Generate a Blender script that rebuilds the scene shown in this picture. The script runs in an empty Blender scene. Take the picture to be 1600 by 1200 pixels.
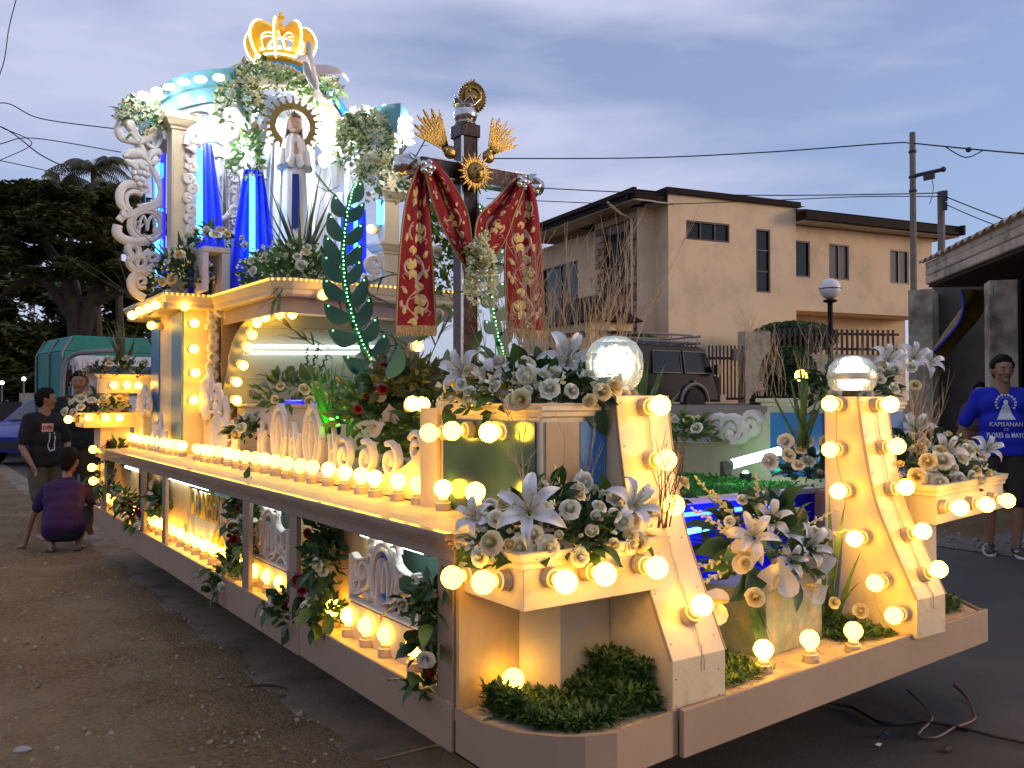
import bpy, math, random
from mathutils import Vector, Matrix, Euler, noise
from mathutils.bvhtree import BVHTree
R = random.Random(7)
sin, cos, pi, rad = math.sin, math.cos, math.pi, math.radians
SC = bpy.context.scene
COL = SC.collection

# ------------------------------------------------------------------ camera
F_PX, CX, CY = 1380.0, 800.0, 600.0
PITCH = math.atan(25 / 1380.0); YAW = rad(34.5)
CAM = Vector((-1.391, -2.307, 1.4))
cd = bpy.data.cameras.new('camera'); cam = bpy.data.objects.new('camera', cd); COL.objects.link(cam)
cam.location = CAM; cam.rotation_euler = (pi / 2 + PITCH, 0, -YAW)
cd.sensor_width = 36; cd.lens = 36 * F_PX / 1600; cd.clip_end = 3000; cd.clip_start = 0.05
SC.camera = cam
SC.render.resolution_x = 1024; SC.render.resolution_y = 768

# ------------------------------------------------------------------ world / light
SUN_HEAD = rad(128 + 0); SUN_EL = rad(9)     # compass heading measured clockwise from +Y
w = bpy.data.worlds.new('World'); SC.world = w; w.use_nodes = True
nt = w.node_tree; nt.nodes.clear()
out = nt.nodes.new('ShaderNodeOutputWorld'); bg = nt.nodes.new('ShaderNodeBackground')
sky = nt.nodes.new('ShaderNodeTexSky'); sky.sky_type = 'NISHITA'; sky.sun_disc = False
sky.sun_elevation = rad(6); sky.sun_rotation = SUN_HEAD; sky.altitude = 0
sky.air_density = 1.0; sky.dust_density = 0.6; sky.ozone_density = 3.0
tc = nt.nodes.new('ShaderNodeTexCoord'); mp = nt.nodes.new('ShaderNodeMapping')
mp.inputs['Scale'].default_value = (1.0, 1.0, 4.2); mp.inputs['Rotation'].default_value = (0.12, 0.1, 0.5)
nz = nt.nodes.new('ShaderNodeTexNoise'); nz.inputs['Scale'].default_value = 2.1; nz.inputs['Detail'].default_value = 9
nz.inputs['Roughness'].default_value = 0.52; nz.inputs['Distortion'].default_value = 0.25
rp = nt.nodes.new('ShaderNodeValToRGB'); rp.color_ramp.elements[0].position = 0.38; rp.color_ramp.elements[1].position = 0.60; rp.color_ramp.elements[0].color = (.40, .40, .40, 1)
mx = nt.nodes.new('ShaderNodeMix'); mx.data_type = 'RGBA'
mx.inputs['B'].default_value = (3.35, 3.55, 4.75, 1)
tint = nt.nodes.new('ShaderNodeMix'); tint.data_type = 'RGBA'; tint.blend_type = 'MULTIPLY'
tint.inputs['Factor'].default_value = 1; tint.inputs['B'].default_value = (1.20, 1.20, 1.5, 1)
fm = nt.nodes.new('ShaderNodeMath'); fm.operation = 'MULTIPLY'; fm.inputs[1].default_value = 0.95
L = nt.links.new
L(tc.outputs['Generated'], mp.inputs['Vector']); L(mp.outputs['Vector'], nz.inputs['Vector'])
L(nz.outputs['Fac'], rp.inputs['Fac']); L(rp.outputs['Color'], fm.inputs[0]); L(fm.outputs[0], mx.inputs['Factor'])
L(sky.outputs['Color'], tint.inputs['A']); L(tint.outputs['Result'], mx.inputs['A'])
L(mx.outputs['Result'], bg.inputs['Color']); bg.inputs['Strength'].default_value = 0.15
L(bg.outputs[0], out.inputs['Surface'])

sl = bpy.data.lights.new('sun', 'SUN'); so = bpy.data.objects.new('sun', sl); COL.objects.link(so)
sl.energy = 1.35; sl.angle = rad(14); sl.color = (1.0, 0.70, 0.44)
sd = Vector((sin(SUN_HEAD) * cos(SUN_EL), cos(SUN_HEAD) * cos(SUN_EL), sin(SUN_EL)))
so.rotation_euler = sd.to_track_quat('Z', 'Y').to_euler(); so.location = (20, -10, 12)

vs = SC.view_settings; vs.view_transform = 'Standard'; vs.look = 'None'; vs.exposure = 0.27; vs.gamma = 1
vs.use_curve_mapping = False
cy = SC.cycles; cy.use_denoising = True
try: cy.denoiser = 'OPENIMAGEDENOISE'
except Exception: pass
cy.max_bounces = 6; cy.diffuse_bounces = 3; cy.glossy_bounces = 3; cy.transmission_bounces = 4; cy.transparent_max_bounces = 8
cy.sample_clamp_indirect = 4.0; cy.caustics_reflective = False; cy.caustics_refractive = False
cy.use_light_tree = True

# ------------------------------------------------------------------ survey helpers: a sighting from the camera onto a known real plane
def ray(px, py):
    x = (px - CX) / F_PX; z = -(py - CY) / F_PX
    f = cos(PITCH) - z * sin(PITCH); zz = sin(PITCH) + z * cos(PITCH)
    return Vector((x * cos(YAW) + f * sin(YAW), -x * sin(YAW) + f * cos(YAW), zz))
def at(px, py, x=None, y=None, z=None):
    r = ray(px, py)
    if x is not None: t = (x - CAM.x) / r.x
    elif y is not None: t = (y - CAM.y) / r.y
    else: t = (z - CAM.z) / r.z
    return CAM + t * r
def head(h):          # unit vector with heading h degrees right of the view axis
    a = YAW + rad(h); return Vector((sin(a), cos(a), 0))
def fwd(px, d, z=0):  # point on column px at forward distance d
    x = (px - CX) / F_PX * d
    return Vector((CAM.x + d * sin(YAW) + x * cos(YAW), CAM.y + d * cos(YAW) - x * sin(YAW), z))
def zat(py, d): return CAM.z + (625 - py) / F_PX * d
def atp(px, py, O, e):  # vertical plane through O along e
    n = Vector((-e.y, e.x, 0)); r = ray(px, py)
    t = (O - CAM).dot(n) / r.dot(n)
    return CAM + t * r

# ------------------------------------------------------------------ materials
MATS = {}
def mat(name, col, rough=0.6, metal=0.0, var=0.12, vscale=6.0, bump=0.0, bscale=60.0, emit=None, estr=1.0, dirt=None,
        dscale=3.0, dpos=(0.5, 0.7), trans=0.0, alpha=1.0, coat=0.0, sss=0.0, spec=None, stretch=None):
    if name in MATS: return MATS[name]
    m = bpy.data.materials.new(name); m.use_nodes = True; t = m.node_tree; n = t.nodes; b = n['Principled BSDF']
    b.inputs['Roughness'].default_value = rough; b.inputs['Metallic'].default_value = metal
    b.inputs['Transmission Weight'].default_value = trans; b.inputs['Coat Weight'].default_value = coat
    if spec is not None: b.inputs['Specular IOR Level'].default_value = spec
    if alpha < 1: b.inputs['Alpha'].default_value = alpha
    c = (*col, 1)
    co = n.new('ShaderNodeTexCoord'); vec = co.outputs['Object']
    if stretch:
        mm = n.new('ShaderNodeMapping'); mm.inputs['Scale'].default_value = stretch; t.links.new(vec, mm.inputs['Vector']); vec = mm.outputs['Vector']
    last = None
    if var > 0:
        a = n.new('ShaderNodeTexNoise'); a.inputs['Scale'].default_value = vscale; a.inputs['Detail'].default_value = 6
        a.inputs['Roughness'].default_value = 0.6
        t.links.new(vec, a.inputs['Vector'])
        mr = n.new('ShaderNodeMapRange'); mr.inputs['From Min'].default_value = 0.3; mr.inputs['From Max'].default_value = 0.7
        mr.inputs['To Min'].default_value = 1 - var; mr.inputs['To Max'].default_value = 1 + var
        t.links.new(a.outputs['Fac'], mr.inputs['Value'])
        mu = n.new('ShaderNodeMix'); mu.data_type = 'RGBA'; mu.blend_type = 'MULTIPLY'; mu.inputs['Factor'].default_value = 1
        mu.inputs['A'].default_value = c; t.links.new(mr.outputs['Result'], mu.inputs['B'])
        last = mu.outputs['Result']
    if dirt:
        d = n.new('ShaderNodeTexNoise'); d.inputs['Scale'].default_value = dscale; d.inputs['Detail'].default_value = 8
        d.inputs['Roughness'].default_value = 0.65
        t.links.new(vec, d.inputs['Vector'])
        dr = n.new('ShaderNodeMapRange'); dr.inputs['From Min'].default_value = dpos[0]; dr.inputs['From Max'].default_value = dpos[1]
        t.links.new(d.outputs['Fac'], dr.inputs['Value'])
        dm = n.new('ShaderNodeMix'); dm.data_type = 'RGBA'; dm.inputs['B'].default_value = (*dirt, 1)
        t.links.new(dr.outputs['Result'], dm.inputs['Factor'])
        if last: t.links.new(last, dm.inputs['A'])
        else: dm.inputs['A'].default_value = c
        last = dm.outputs['Result']
    if last: t.links.new(last, b.inputs['Base Color'])
    else: b.inputs['Base Color'].default_value = c
    if bump > 0:
        e = n.new('ShaderNodeTexNoise'); e.inputs['Scale'].default_value = bscale; e.inputs['Detail'].default_value = 5
        t.links.new(vec, e.inputs['Vector'])
        bp = n.new('ShaderNodeBump'); bp.inputs['Strength'].default_value = bump; bp.inputs['Distance'].default_value = 0.01
        t.links.new(e.outputs['Fac'], bp.inputs['Height']); t.links.new(bp.outputs['Normal'], b.inputs['Normal'])
    if emit is not None:
        b.inputs['Emission Color'].default_value = (*emit, 1); b.inputs['Emission Strength'].default_value = estr
    if sss > 0:
        b.inputs['Subsurface Weight'].default_value = sss; b.inputs['Subsurface Scale'].default_value = 0.02
    MATS[name] = m; return m
def emis(name, col, s):
    if name in MATS: return MATS[name]
    m = bpy.data.materials.new(name); m.use_nodes = True; t = m.node_tree; t.nodes.clear()
    e = t.nodes.new('ShaderNodeEmission'); o = t.nodes.new('ShaderNodeOutputMaterial')
    e.inputs[0].default_value = (*col, 1); e.inputs[1].default_value = s; t.links.new(e.outputs[0], o.inputs[0])
    MATS[name] = m; return m
def leafmat(name, col, col2, rough=0.5, tr=0.25, scale=18, clump=1.5):
    if name in MATS: return MATS[name]
    m = bpy.data.materials.new(name); m.use_nodes = True; t = m.node_tree; n = t.nodes; b = n['Principled BSDF']
    co = n.new('ShaderNodeTexCoord'); a = n.new('ShaderNodeTexNoise'); a.inputs['Scale'].default_value = scale; a.inputs['Detail'].default_value = 3
    t.links.new(co.outputs['Object'], a.inputs['Vector'])
    r = n.new('ShaderNodeValToRGB'); r.color_ramp.elements[0].position = 0.35; r.color_ramp.elements[1].position = 0.65
    r.color_ramp.elements[0].color = (*col, 1); r.color_ramp.elements[1].color = (*col2, 1)
    t.links.new(a.outputs['Fac'], r.inputs['Fac']); t.links.new(r.outputs['Color'], b.inputs['Base Color'])
    b.inputs['Roughness'].default_value = rough
    if tr > 0:
        tb = n.new('ShaderNodeBsdfTranslucent'); t.links.new(r.outputs['Color'], tb.inputs['Color'])
        ms = n.new('ShaderNodeMixShader'); ms.inputs[0].default_value = tr
        o = n['Material Output']; t.links.new(b.outputs[0], ms.inputs[1]); t.links.new(tb.outputs[0], ms.inputs[2]); t.links.new(ms.outputs[0], o.inputs[0])
    MATS[name] = m; return m

WHITE = lambda: mat('white_paint', (0.60, 0.50, 0.37), 0.5, var=0.09, vscale=4, bump=0.25, bscale=30, dirt=(0.36, 0.27, 0.17), dscale=5, dpos=(0.56, 0.78))
CREAM = lambda: mat('cream_paint', (0.66, 0.53, 0.34), 0.42, var=0.09, vscale=4, bump=0.22, bscale=32, dirt=(0.40, 0.28, 0.15), dscale=6, dpos=(0.57, 0.8))
CARVE = lambda: mat('carved_foam_white', (0.64, 0.58, 0.54), 0.55, var=0.07, vscale=20, bump=0.25, bscale=70)
BLUE = lambda: mat('blue_gloss_paint', (0.02, 0.16, 0.42), 0.3, var=0.12, vscale=5, coat=0.3)
TEAL = lambda: mat('pale_teal_paint', (0.16, 0.40, 0.47), 0.28, var=0.10, vscale=4, coat=0.3)
WOOD = lambda: mat('worn_plywood', (0.60, 0.46, 0.30), 0.6, var=0.2, vscale=9, bump=0.3, bscale=40, dirt=(0.33, 0.22, 0.12), dscale=10, dpos=(0.55, 0.75), stretch=(3, 1, 1))
GOLD = lambda: mat('gold', (0.36, 0.235, 0.07), 0.36, 1.0, var=0.2, vscale=40, bump=0.3, bscale=120)
SILVER = lambda: mat('silver', (0.62, 0.60, 0.57), 0.2, 1.0, var=0.2, vscale=15, bump=0.15, bscale=60)
PETAL = lambda: mat('white_petal', (0.82, 0.78, 0.62), 0.5, var=0.1, vscale=30, sss=0.15)
PETALY = lambda: mat('cream_petal', (0.82, 0.68, 0.36), 0.5, var=0.12, vscale=30, sss=0.15)
PETALR = lambda: mat('red_petal', (0.28, 0.006, 0.012), 0.5, var=0.25, vscale=40)
LEAF = lambda: leafmat('dark_leaf', (0.018, 0.05, 0.014), (0.05, 0.11, 0.03))
LEAFM = lambda: leafmat('fresh_leaf', (0.05, 0.13, 0.03), (0.14, 0.24, 0.06))
LEAFD = lambda: leafmat('olive_leaf', (0.07, 0.09, 0.03), (0.16, 0.17, 0.06))
TWIG = lambda: mat('dry_twig', (0.42, 0.31, 0.18), 0.8, var=0.25, vscale=30)
STEM = lambda: mat('green_stem', (0.07, 0.12, 0.035), 0.6, var=0.2, vscale=30)
def BULB():
    m = emis('bulb_glow', (1.0, 0.60, 0.052), 10.5); t = m.node_tree; n = t.nodes
    if 'tuned' in m: return m
    e = [k for k in n if k.type == 'EMISSION'][0]; oi = n.new('ShaderNodeObjectInfo'); tc = n.new('ShaderNodeTexCoord'); sp = n.new('ShaderNodeSeparateXYZ')
    t.links.new(tc.outputs['Object'], sp.inputs[0]); r = n.new('ShaderNodeValToRGB'); r.color_ramp.elements[0].position = .035; r.color_ramp.elements[0].color = (.75, .30, .02, 1)
    r.color_ramp.elements[1].position = .062; r.color_ramp.elements[1].color = (1, .53, .042, 1); t.links.new(sp.outputs[2], r.inputs['Fac']); t.links.new(r.outputs['Color'], e.inputs[0])
    mr = n.new('ShaderNodeMapRange'); mr.inputs['To Min'].default_value = 12.5; mr.inputs['To Max'].default_value = 20; t.links.new(oi.outputs['Random'], mr.inputs['Value']); t.links.new(mr.outputs['Result'], e.inputs[1]); m['tuned'] = 1
    return m
TUBEW = lambda: emis('fluorescent_white', (0.80, 0.97, 1.0), 9.0)
DARKW = lambda: mat('dark_brown_wood', (0.05, 0.022, 0.014), 0.5, var=0.2)

# ------------------------------------------------------------------ mesh builder
class MB:
    def __init__(s): s.v = []; s.f = []
    def add(s, vs, fs):
        o = len(s.v); s.v += [tuple(q) for q in vs]; s.f += [tuple(i + o for i in f) for f in fs]; return s
    def box(s, x0, x1, y0, y1, z0, z1):
        return s.add([(x0, y0, z0), (x1, y0, z0), (x1, y1, z0), (x0, y1, z0), (x0, y0, z1), (x1, y0, z1), (x1, y1, z1), (x0, y1, z1)],
                     [(0, 3, 2, 1), (4, 5, 6, 7), (0, 1, 5, 4), (1, 2, 6, 5), (2, 3, 7, 6), (3, 0, 4, 7)])
    def obox(s, c, a, b, d, ha, hb, hd):   # oriented box centre c axes a,b,d half sizes
        c, a, b, d = map(Vector, (c, a, b, d)); vs = []
        for k in (-1, 1):
            for i, j in ((-1, -1), (1, -1), (1, 1), (-1, 1)): vs.append(c + a * ha * i + b * hb * j + d * hd * k)
        return s.add(vs, [(0, 3, 2, 1), (4, 5, 6, 7), (0, 1, 5, 4), (1, 2, 6, 5), (2, 3, 7, 6), (3, 0, 4, 7)])
    def slab(s, p, q, thick, z0, z1):      # vertical board from p to q (plan), thickness to the left of p->q
        p, q = Vector((p[0], p[1], 0)), Vector((q[0], q[1], 0)); d = (q - p).normalized(); n = Vector((-d.y, d.x, 0)) * thick
        P = [p, q, q + n, p + n]
        return s.add([(a.x, a.y, z0) for a in P] + [(a.x, a.y, z1) for a in P], [(0, 3, 2, 1), (4, 5, 6, 7), (0, 1, 5, 4), (1, 2, 6, 5), (2, 3, 7, 6), (3, 0, 4, 7)])
    def prism(s, poly, z0, z1):
        n = len(poly)
        return s.add([(p[0], p[1], z0) for p in poly] + [(p[0], p[1], z1) for p in poly],
                     [tuple(reversed(range(n))), tuple(range(n, 2 * n))] + [(i, (i + 1) % n, n + (i + 1) % n, n + i) for i in range(n)])
    def extr(s, poly, vec):                # 3D polygon extruded by vec
        n = len(poly); vec = Vector(vec); P = [Vector(p) for p in poly]
        return s.add(P + [p + vec for p in P], [tuple(reversed(range(n))), tuple(range(n, 2 * n))] + [(i, (i + 1) % n, n + (i + 1) % n, n + i) for i in range(n)])
    def loft(s, rings, close=True, caps=True):
        n = len(rings[0]); o = len(s.v)
        for r in rings: s.v += [tuple(p) for p in r]
        for i in range(len(rings) - 1):
            for j in range(n if close else n - 1):
                k = (j + 1) % n
                s.f.append((o + i * n + j, o + i * n + k, o + (i + 1) * n + k, o + (i + 1) * n + j))
        if caps and close:
            s.f.append(tuple(o + j for j in reversed(range(n)))); s.f.append(tuple(o + (len(rings) - 1) * n + j for j in range(n)))
        return s
    def tube(s, pts, r, n=6, caps=True):
        pts = [Vector(p) for p in pts]; rings = []; m = len(pts)
        up = None
        for i, p in enumerate(pts):
            d = (pts[min(i + 1, m - 1)] - pts[max(i - 1, 0)])
            if d.length < 1e-9: d = Vector((0, 0, 1))
            d.normalize()
            if up is None:
                up = d.cross(Vector((0, 0, 1)));
                if up.length < 0.1: up = d.cross(Vector((1, 0, 0)))
            a = (up - d * up.dot(d));
            if a.length < 1e-6: a = d.orthogonal()
            a.normalize(); up = a; b = d.cross(a)
            rr = r[i] if isinstance(r, (list, tuple)) else r
            rings.append([p + a * rr * cos(2 * pi * k / n) + b * rr * sin(2 * pi * k / n) for k in range(n)])
        return s.loft(rings, True, caps)
    def lathe(s, prof, n=12, c=(0, 0, 0), M=None):   # prof [(r,z)]
        rings = []
        for r, z in prof:
            ring = [Vector((r * cos(2 * pi * k / n), r * sin(2 * pi * k / n), z)) for k in range(n)]
            if M: ring = [M @ p for p in ring]
            rings.append([p + Vector(c) for p in ring])
        return s.loft(rings)
    def ball(s, c, r, n=10, m=7, sc=(1, 1, 1), M=None):
        rings = []
        for i in range(m + 1):
            a = -pi / 2 + pi * i / m; a = max(-pi / 2 + 0.06, min(pi / 2 - 0.06, a))
            ring = [Vector((r * cos(a) * cos(2 * pi * k / n) * sc[0], r * cos(a) * sin(2 * pi * k / n) * sc[1], r * sin(a) * sc[2])) for k in range(n)]
            if M: ring = [M @ p for p in ring]
            rings.append([p + Vector(c) for p in ring])
        return s.loft(rings)
    def quad(s, a, b, c, d): return s.add([a, b, c, d], [(0, 1, 2, 3)])
    def mesh(s, name):
        me = bpy.data.meshes.new(name); me.from_pydata(s.v, [], s.f); me.update(); return me
    def build(s, name, m, parent=None, smooth=False, bevel=0, local=False, kind=None, label=None, fix=True):
        me = s.mesh(name)
        if parent is not None and not local:
            lo = parent_loc(parent)
            me.transform(Matrix.Translation(-lo))
        if fix and len(s.f) < 60000: fixn(me)
        me.materials.append(m)
        if smooth:
            me.shade_smooth()
            try: me.set_sharp_from_angle(angle=rad(42))
            except Exception: pass
        o = bpy.data.objects.new(name, me); COL.objects.link(o)
        if parent is not None: o.parent = parent
        if bevel:
            b = o.modifiers.new('bevel', 'BEVEL'); b.width = bevel; b.segments = 2; b.limit_method = 'ANGLE'; b.angle_limit = rad(40)
        if kind: o['kind'] = kind
        if label: o['label'] = label
        return o
def fixn(me):
    import bmesh
    b = bmesh.new(); b.from_mesh(me); bmesh.ops.recalc_face_normals(b, faces=b.faces); b.to_mesh(me); b.free()
def parent_loc(p):
    l = Vector((0, 0, 0))
    while p is not None: l += Vector(p.location); p = p.parent
    return l
def thing(name, label, cat, loc=(0, 0, 0), group=None):
    o = bpy.data.objects.new(name, None); COL.objects.link(o); o.location = loc; o.empty_display_size = 0.1
    o['label'] = label; o['category'] = cat
    if group: o['group'] = group
    return o
def tag(o, label, cat, group=None):
    o['label'] = label; o['category'] = cat
    if group: o['group'] = group
    return o
def struct(o): o['kind'] = 'structure'; return o
def copyo(src, parent, loc, q=None, scale=1.0, childs=True):
    c = src.copy(); COL.objects.link(c); c.parent = parent
    lo = parent_loc(parent) if parent is not None else Vector((0, 0, 0))
    c.location = Vector(loc) - lo
    if q is not None: c.rotation_mode = 'QUATERNION'; c.rotation_quaternion = q
    c.scale = (scale, scale, scale) if not isinstance(scale, (tuple, list)) else scale
    if childs:
        for k in list(src.children):
            d = k.copy(); COL.objects.link(d); d.parent = c
    return c
def aim(d, spin=0.0):
    q = Vector(d).normalized().to_track_quat('Z', 'Y')
    from mathutils import Quaternion
    return q @ Quaternion((0, 0, 1), spin)
PROTOS = []
def proto_done():
    for o in PROTOS:
        for k in list(o.children): bpy.data.objects.remove(k)
        bpy.data.objects.remove(o)
def catmull(P, n=6, closed=False):
    P = [Vector(p) for p in P]; outp = []; m = len(P)
    rng = m if closed else m - 1
    for i in range(rng):
        g = lambda k: P[k % m] if closed else P[max(0, min(m - 1, k))]
        a, b, c, d = g(i - 1), g(i), g(i + 1), g(i + 2)
        for j in range(n):
            t = j / n
            outp.append(0.5 * ((2 * b) + (c - a) * t + (2 * a - 5 * b + 4 * c - d) * t * t + (3 * b - a - 3 * c + d) * t ** 3))
    if not closed: outp.append(P[-1])
    return outp
# ================================================================== THE SETTING
def sstep(t): t = max(0, min(1, t)); return t * t * (3 - 2 * t)
def gz(x, y):      # the ground rises towards the gated lot behind the float's right side
    dx, dy = x - CAM.x, y - CAM.y
    f = dx * sin(YAW) + dy * cos(YAW); rgt = dx * cos(YAW) - dy * sin(YAW)
    if f < 1: return 0
    q = rgt / f
    return 1.27 * sstep((f - 10) / 10) * sstep((q - 0.02) / 0.10) * (1 - 0.75 * sstep((q - 0.5) / 0.2))
def ground():
    b = MB(); N = 110
    xs = [-60 + 120 * i / N for i in range(N + 1)]
    def w_(t): return math.copysign(abs(t) ** 1.6 * 900, t)
    ax = [w_(-1 + 2 * i / N) for i in range(N + 1)]
    vs = [(CAM.x + a, CAM.y + c, gz(CAM.x + a, CAM.y + c) + 0.012 * noise.noise(Vector((a * .9, c * .9, 0)))-0.02) for c in ax for a in ax]
    fs = [(j * (N + 1) + i, j * (N + 1) + i + 1, (j + 1) * (N + 1) + i + 1, (j + 1) * (N + 1) + i) for j in range(N) for i in range(N)]
    b.add(vs, fs)
    m = mat('dirt', (0.21, 0.122, 0.048), 0.95, var=0.55, vscale=38, bump=1.0, bscale=70, dirt=(0.32, 0.22, 0.115), dscale=1.6, dpos=(0.42, 0.72))
    m.node_tree.nodes['Bump'].inputs['Distance'].default_value = .035
    struct(b.build('ground', m, fix=False))
    # fine dirt skirt near the camera with real relief
    b = MB(); NX, NY = 150, 300; x0, x1, y0, y1 = -6.0, 0.30, -2.6, 26
    for j in range(NY + 1):
        for i in range(NX + 1):
            y = y0 + (y1 - y0) * (j / NY) ** 1.6; x = x0 + (x1 - x0) * (i / NX)
            h = 0.018 * noise.noise(Vector((x * 2.2, y * 2.2, 0))) + 0.010 * noise.noise(Vector((x * 9, y * 9, 3))) + 0.006 * noise.noise(Vector((x * 24, y * 24, 7)))
            ed = .10 + .09 * noise.noise(Vector((y * 1.7, 0, 5))) + .03 * noise.noise(Vector((y * 9, 0, 5))); e = sstep((ed + .12 - x) / 0.16)
            b.v.append((x, y, -.012 + (0.033 + h) * e))
    b.f = [(j * (NX + 1) + i, j * (NX + 1) + i + 1, (j + 1) * (NX + 1) + i + 1, (j + 1) * (NX + 1) + i) for j in range(NY) for i in range(NX)]
    struct(b.build('dirt_shoulder', m, smooth=True, fix=False))
ground()
CONC = lambda: mat('old_concrete', (0.27, 0.195, 0.12), 0.9, var=0.2, vscale=5, bump=0.5, bscale=50, dirt=(0.09, 0.075, 0.055), dscale=3, dpos=(0.48, 0.68))
ASPH = lambda: mat('asphalt', (0.062, 0.052, 0.045), 0.75, var=0.22, vscale=2.5, bump=0.5, bscale=220, dirt=(0.10, 0.085, 0.07), dscale=1.1, dpos=(0.5, 0.75))
# gutter: concrete strip between dirt and road, cast in sections
for k in range(16):
    y = -3 + k * 1.9
    b = MB(); b.box(0.045, 0.40, y + 0.006, y + 1.894, -0.05, 0.018 + R.uniform(-.003, .003)); struct(b.build('gutter', CONC(), bevel=0.006))
b = MB()
for k in range(60):
    y0 = -40 + k * 2.0; b.add([(0.40, y0, 0.006), (6.72, y0, 0.006), (6.72, y0 + 2, 0.006), (0.40, y0 + 2, 0.006)], [(0, 1, 2, 3)])
struct(b.build('road', ASPH()))
b = MB()     # gravel verge on the far side of the road
NX, NY = 60, 90
for j in range(NY + 1):
    for i in range(NX + 1):
        x = 6.72 + 9 * i / NX; y = -8 + 30 * j / NY
        b.v.append((x, y, gz(x, y) + 0.012 + 0.02 * abs(noise.noise(Vector((x * 3, y * 3, 1)))) * min(1, i / 3)))
b.f = [(j * (NX + 1) + i, j * (NX + 1) + i + 1, (j + 1) * (NX + 1) + i + 1, (j + 1) * (NX + 1) + i) for j in range(NY) for i in range(NX)]
struct(b.build('gravel_verge', mat('gravel_soil', (0.16, 0.135, 0.10), 0.95, var=0.3, vscale=3, bump=1, bscale=70, dirt=(0.25, 0.22, 0.18), dscale=40, dpos=(0.52, 0.6)), fix=False))
# pebbles
def stones(name, m, n, region, smin, smax, zf):
    b = MB()
    for _ in range(n):
        x, y = region(); s = R.uniform(smin, smax) * (0.4 + 1.2 * R.random() ** 3); z = zf(x, y)
        M = Euler((R.random(), R.random(), R.random() * 6)).to_matrix()
        b.ball((x, y, z + s * .15), s, 6, 3, (1, R.uniform(.6, 1), R.uniform(.4, .7)), M)
    o = b.build(name, m, smooth=False, kind='stuff', fix=False); return o
def dreg():
    y = -1.6 + 11 * R.random() ** 1.5; return (R.uniform(-3.2, 0.10), y)
stones('pebbles', mat('pebble', (0.36, 0.27, 0.17), 0.9, var=0.4, vscale=8), 9000, dreg, 0.003, 0.013, lambda x, y: 0.021)
stones('gravel', mat('pebble2', (0.26, 0.23, 0.19), 0.9, var=0.4, vscale=8), 2500, lambda: (6.7 + 4 * R.random() ** 1.5, R.uniform(-2, 9)), 0.012, 0.03, lambda x, y: gz(x, y) + 0.02)
for (px, py, s, c, lab) in ((35, 1172, .035, (0.35, 0.32, 0.30), 'flat pale stone lying in the dirt at the bottom left corner'),
                       (105, 1033, .012, (0.7, 0.68, 0.65), 'small round white pebble lying alone on the dirt shoulder'),
                       (345, 1058, .014, (0.3, 0.26, 0.2), 'small brown stone on the dirt beside the concrete gutter')):
    p = at(px, py, z=0.02); b = MB(); b.ball(p, s, 9, 6, (1.3, .9, .45), Euler((.1, .2, R.random() * 3)).to_matrix())
    o = b.build('stone', mat('stone%d' % px, c, 0.85, var=.2, bump=.3), smooth=True); tag(o, lab, 'stone', 'stones on the dirt')
p = at(400, 1075, z=0.03); b = MB(); b.tube([p + Vector((-.03, .05, 0)), p + Vector((.03, .0, .008)), p + Vector((.09, -.04, .004)), p + Vector((.12, -.09, .0))], [.004, .008, .006, .003], 6)
tag(b.build('fallen_twig', mat('dark_twig', (.05, .035, .02), .9)), 'dark broken twig lying on the edge of the concrete gutter', 'twig')

# ------------------------------------------------------------------ two storey house
TAN = mat('tan_render', (0.74, 0.55, 0.35), 0.85, var=0.06, vscale=0.6, bump=0.2, bscale=14, dirt=(0.50, 0.36, 0.23), dscale=0.7, dpos=(0.48, 0.72))
BROWN = mat('brown_fascia', (0.014, 0.006, 0.005), 0.8, var=0.2, vscale=2, spec=.25)
SOFF = mat('soffit_white', (0.5, 0.42, 0.34), 0.8)
FRM = mat('window_frame_brown', (0.035, 0.016, 0.012), 0.4)
GLASS = mat('dark_window_glass', (0.008, 0.008, 0.009), 0.08, var=0, spec=.35)
CURT = mat('brown_curtain_glass', (0.14, 0.10, 0.075), 0.12, var=0.15, vscale=1)
UP = Vector((0, 0, 1))
O = fwd(1045, 27.0); e1 = head(66); e2 = head(-26); nf = head(66 + 90)    # nf = outward normal of the front wall
HG = 1.2
def wallholes(b, O, e, n, u0, u1, z0, z1, holes, th=0.25):
    us = sorted({u0, u1, *[h[0] for h in holes], *[h[1] for h in holes]}); zs = sorted({z0, z1, *[h[2] for h in holes], *[h[3] for h in holes]})
    for i in range(len(us) - 1):
        for j in range(len(zs) - 1):
            uc, zc = (us[i] + us[i + 1]) / 2, (zs[j] + zs[j + 1]) / 2
            if any(h[0] < uc < h[1] and h[2] < zc < h[3] for h in holes): continue
            c = O + e * uc - n * (th / 2); b.obox((c.x, c.y, zc), e, n, UP, (us[i + 1] - us[i]) / 2, th / 2, (zs[j + 1] - zs[j]) / 2)
def uz(px, py, O, e): p = atp(px, py, O, e); return (p - O).dot(e), p.z
def hole(p0, p1, O, e):
    a = uz(*p0, O, e); c = uz(*p1, O, e); return (a[0], c[0], min(a[1], c[1]), max(a[1], c[1]))
house = thing('two_storey_house', 'tan two storey house with dark brown eaves and a stone clad corner behind the float', 'house', fwd(1045, 27, HG))
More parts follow.
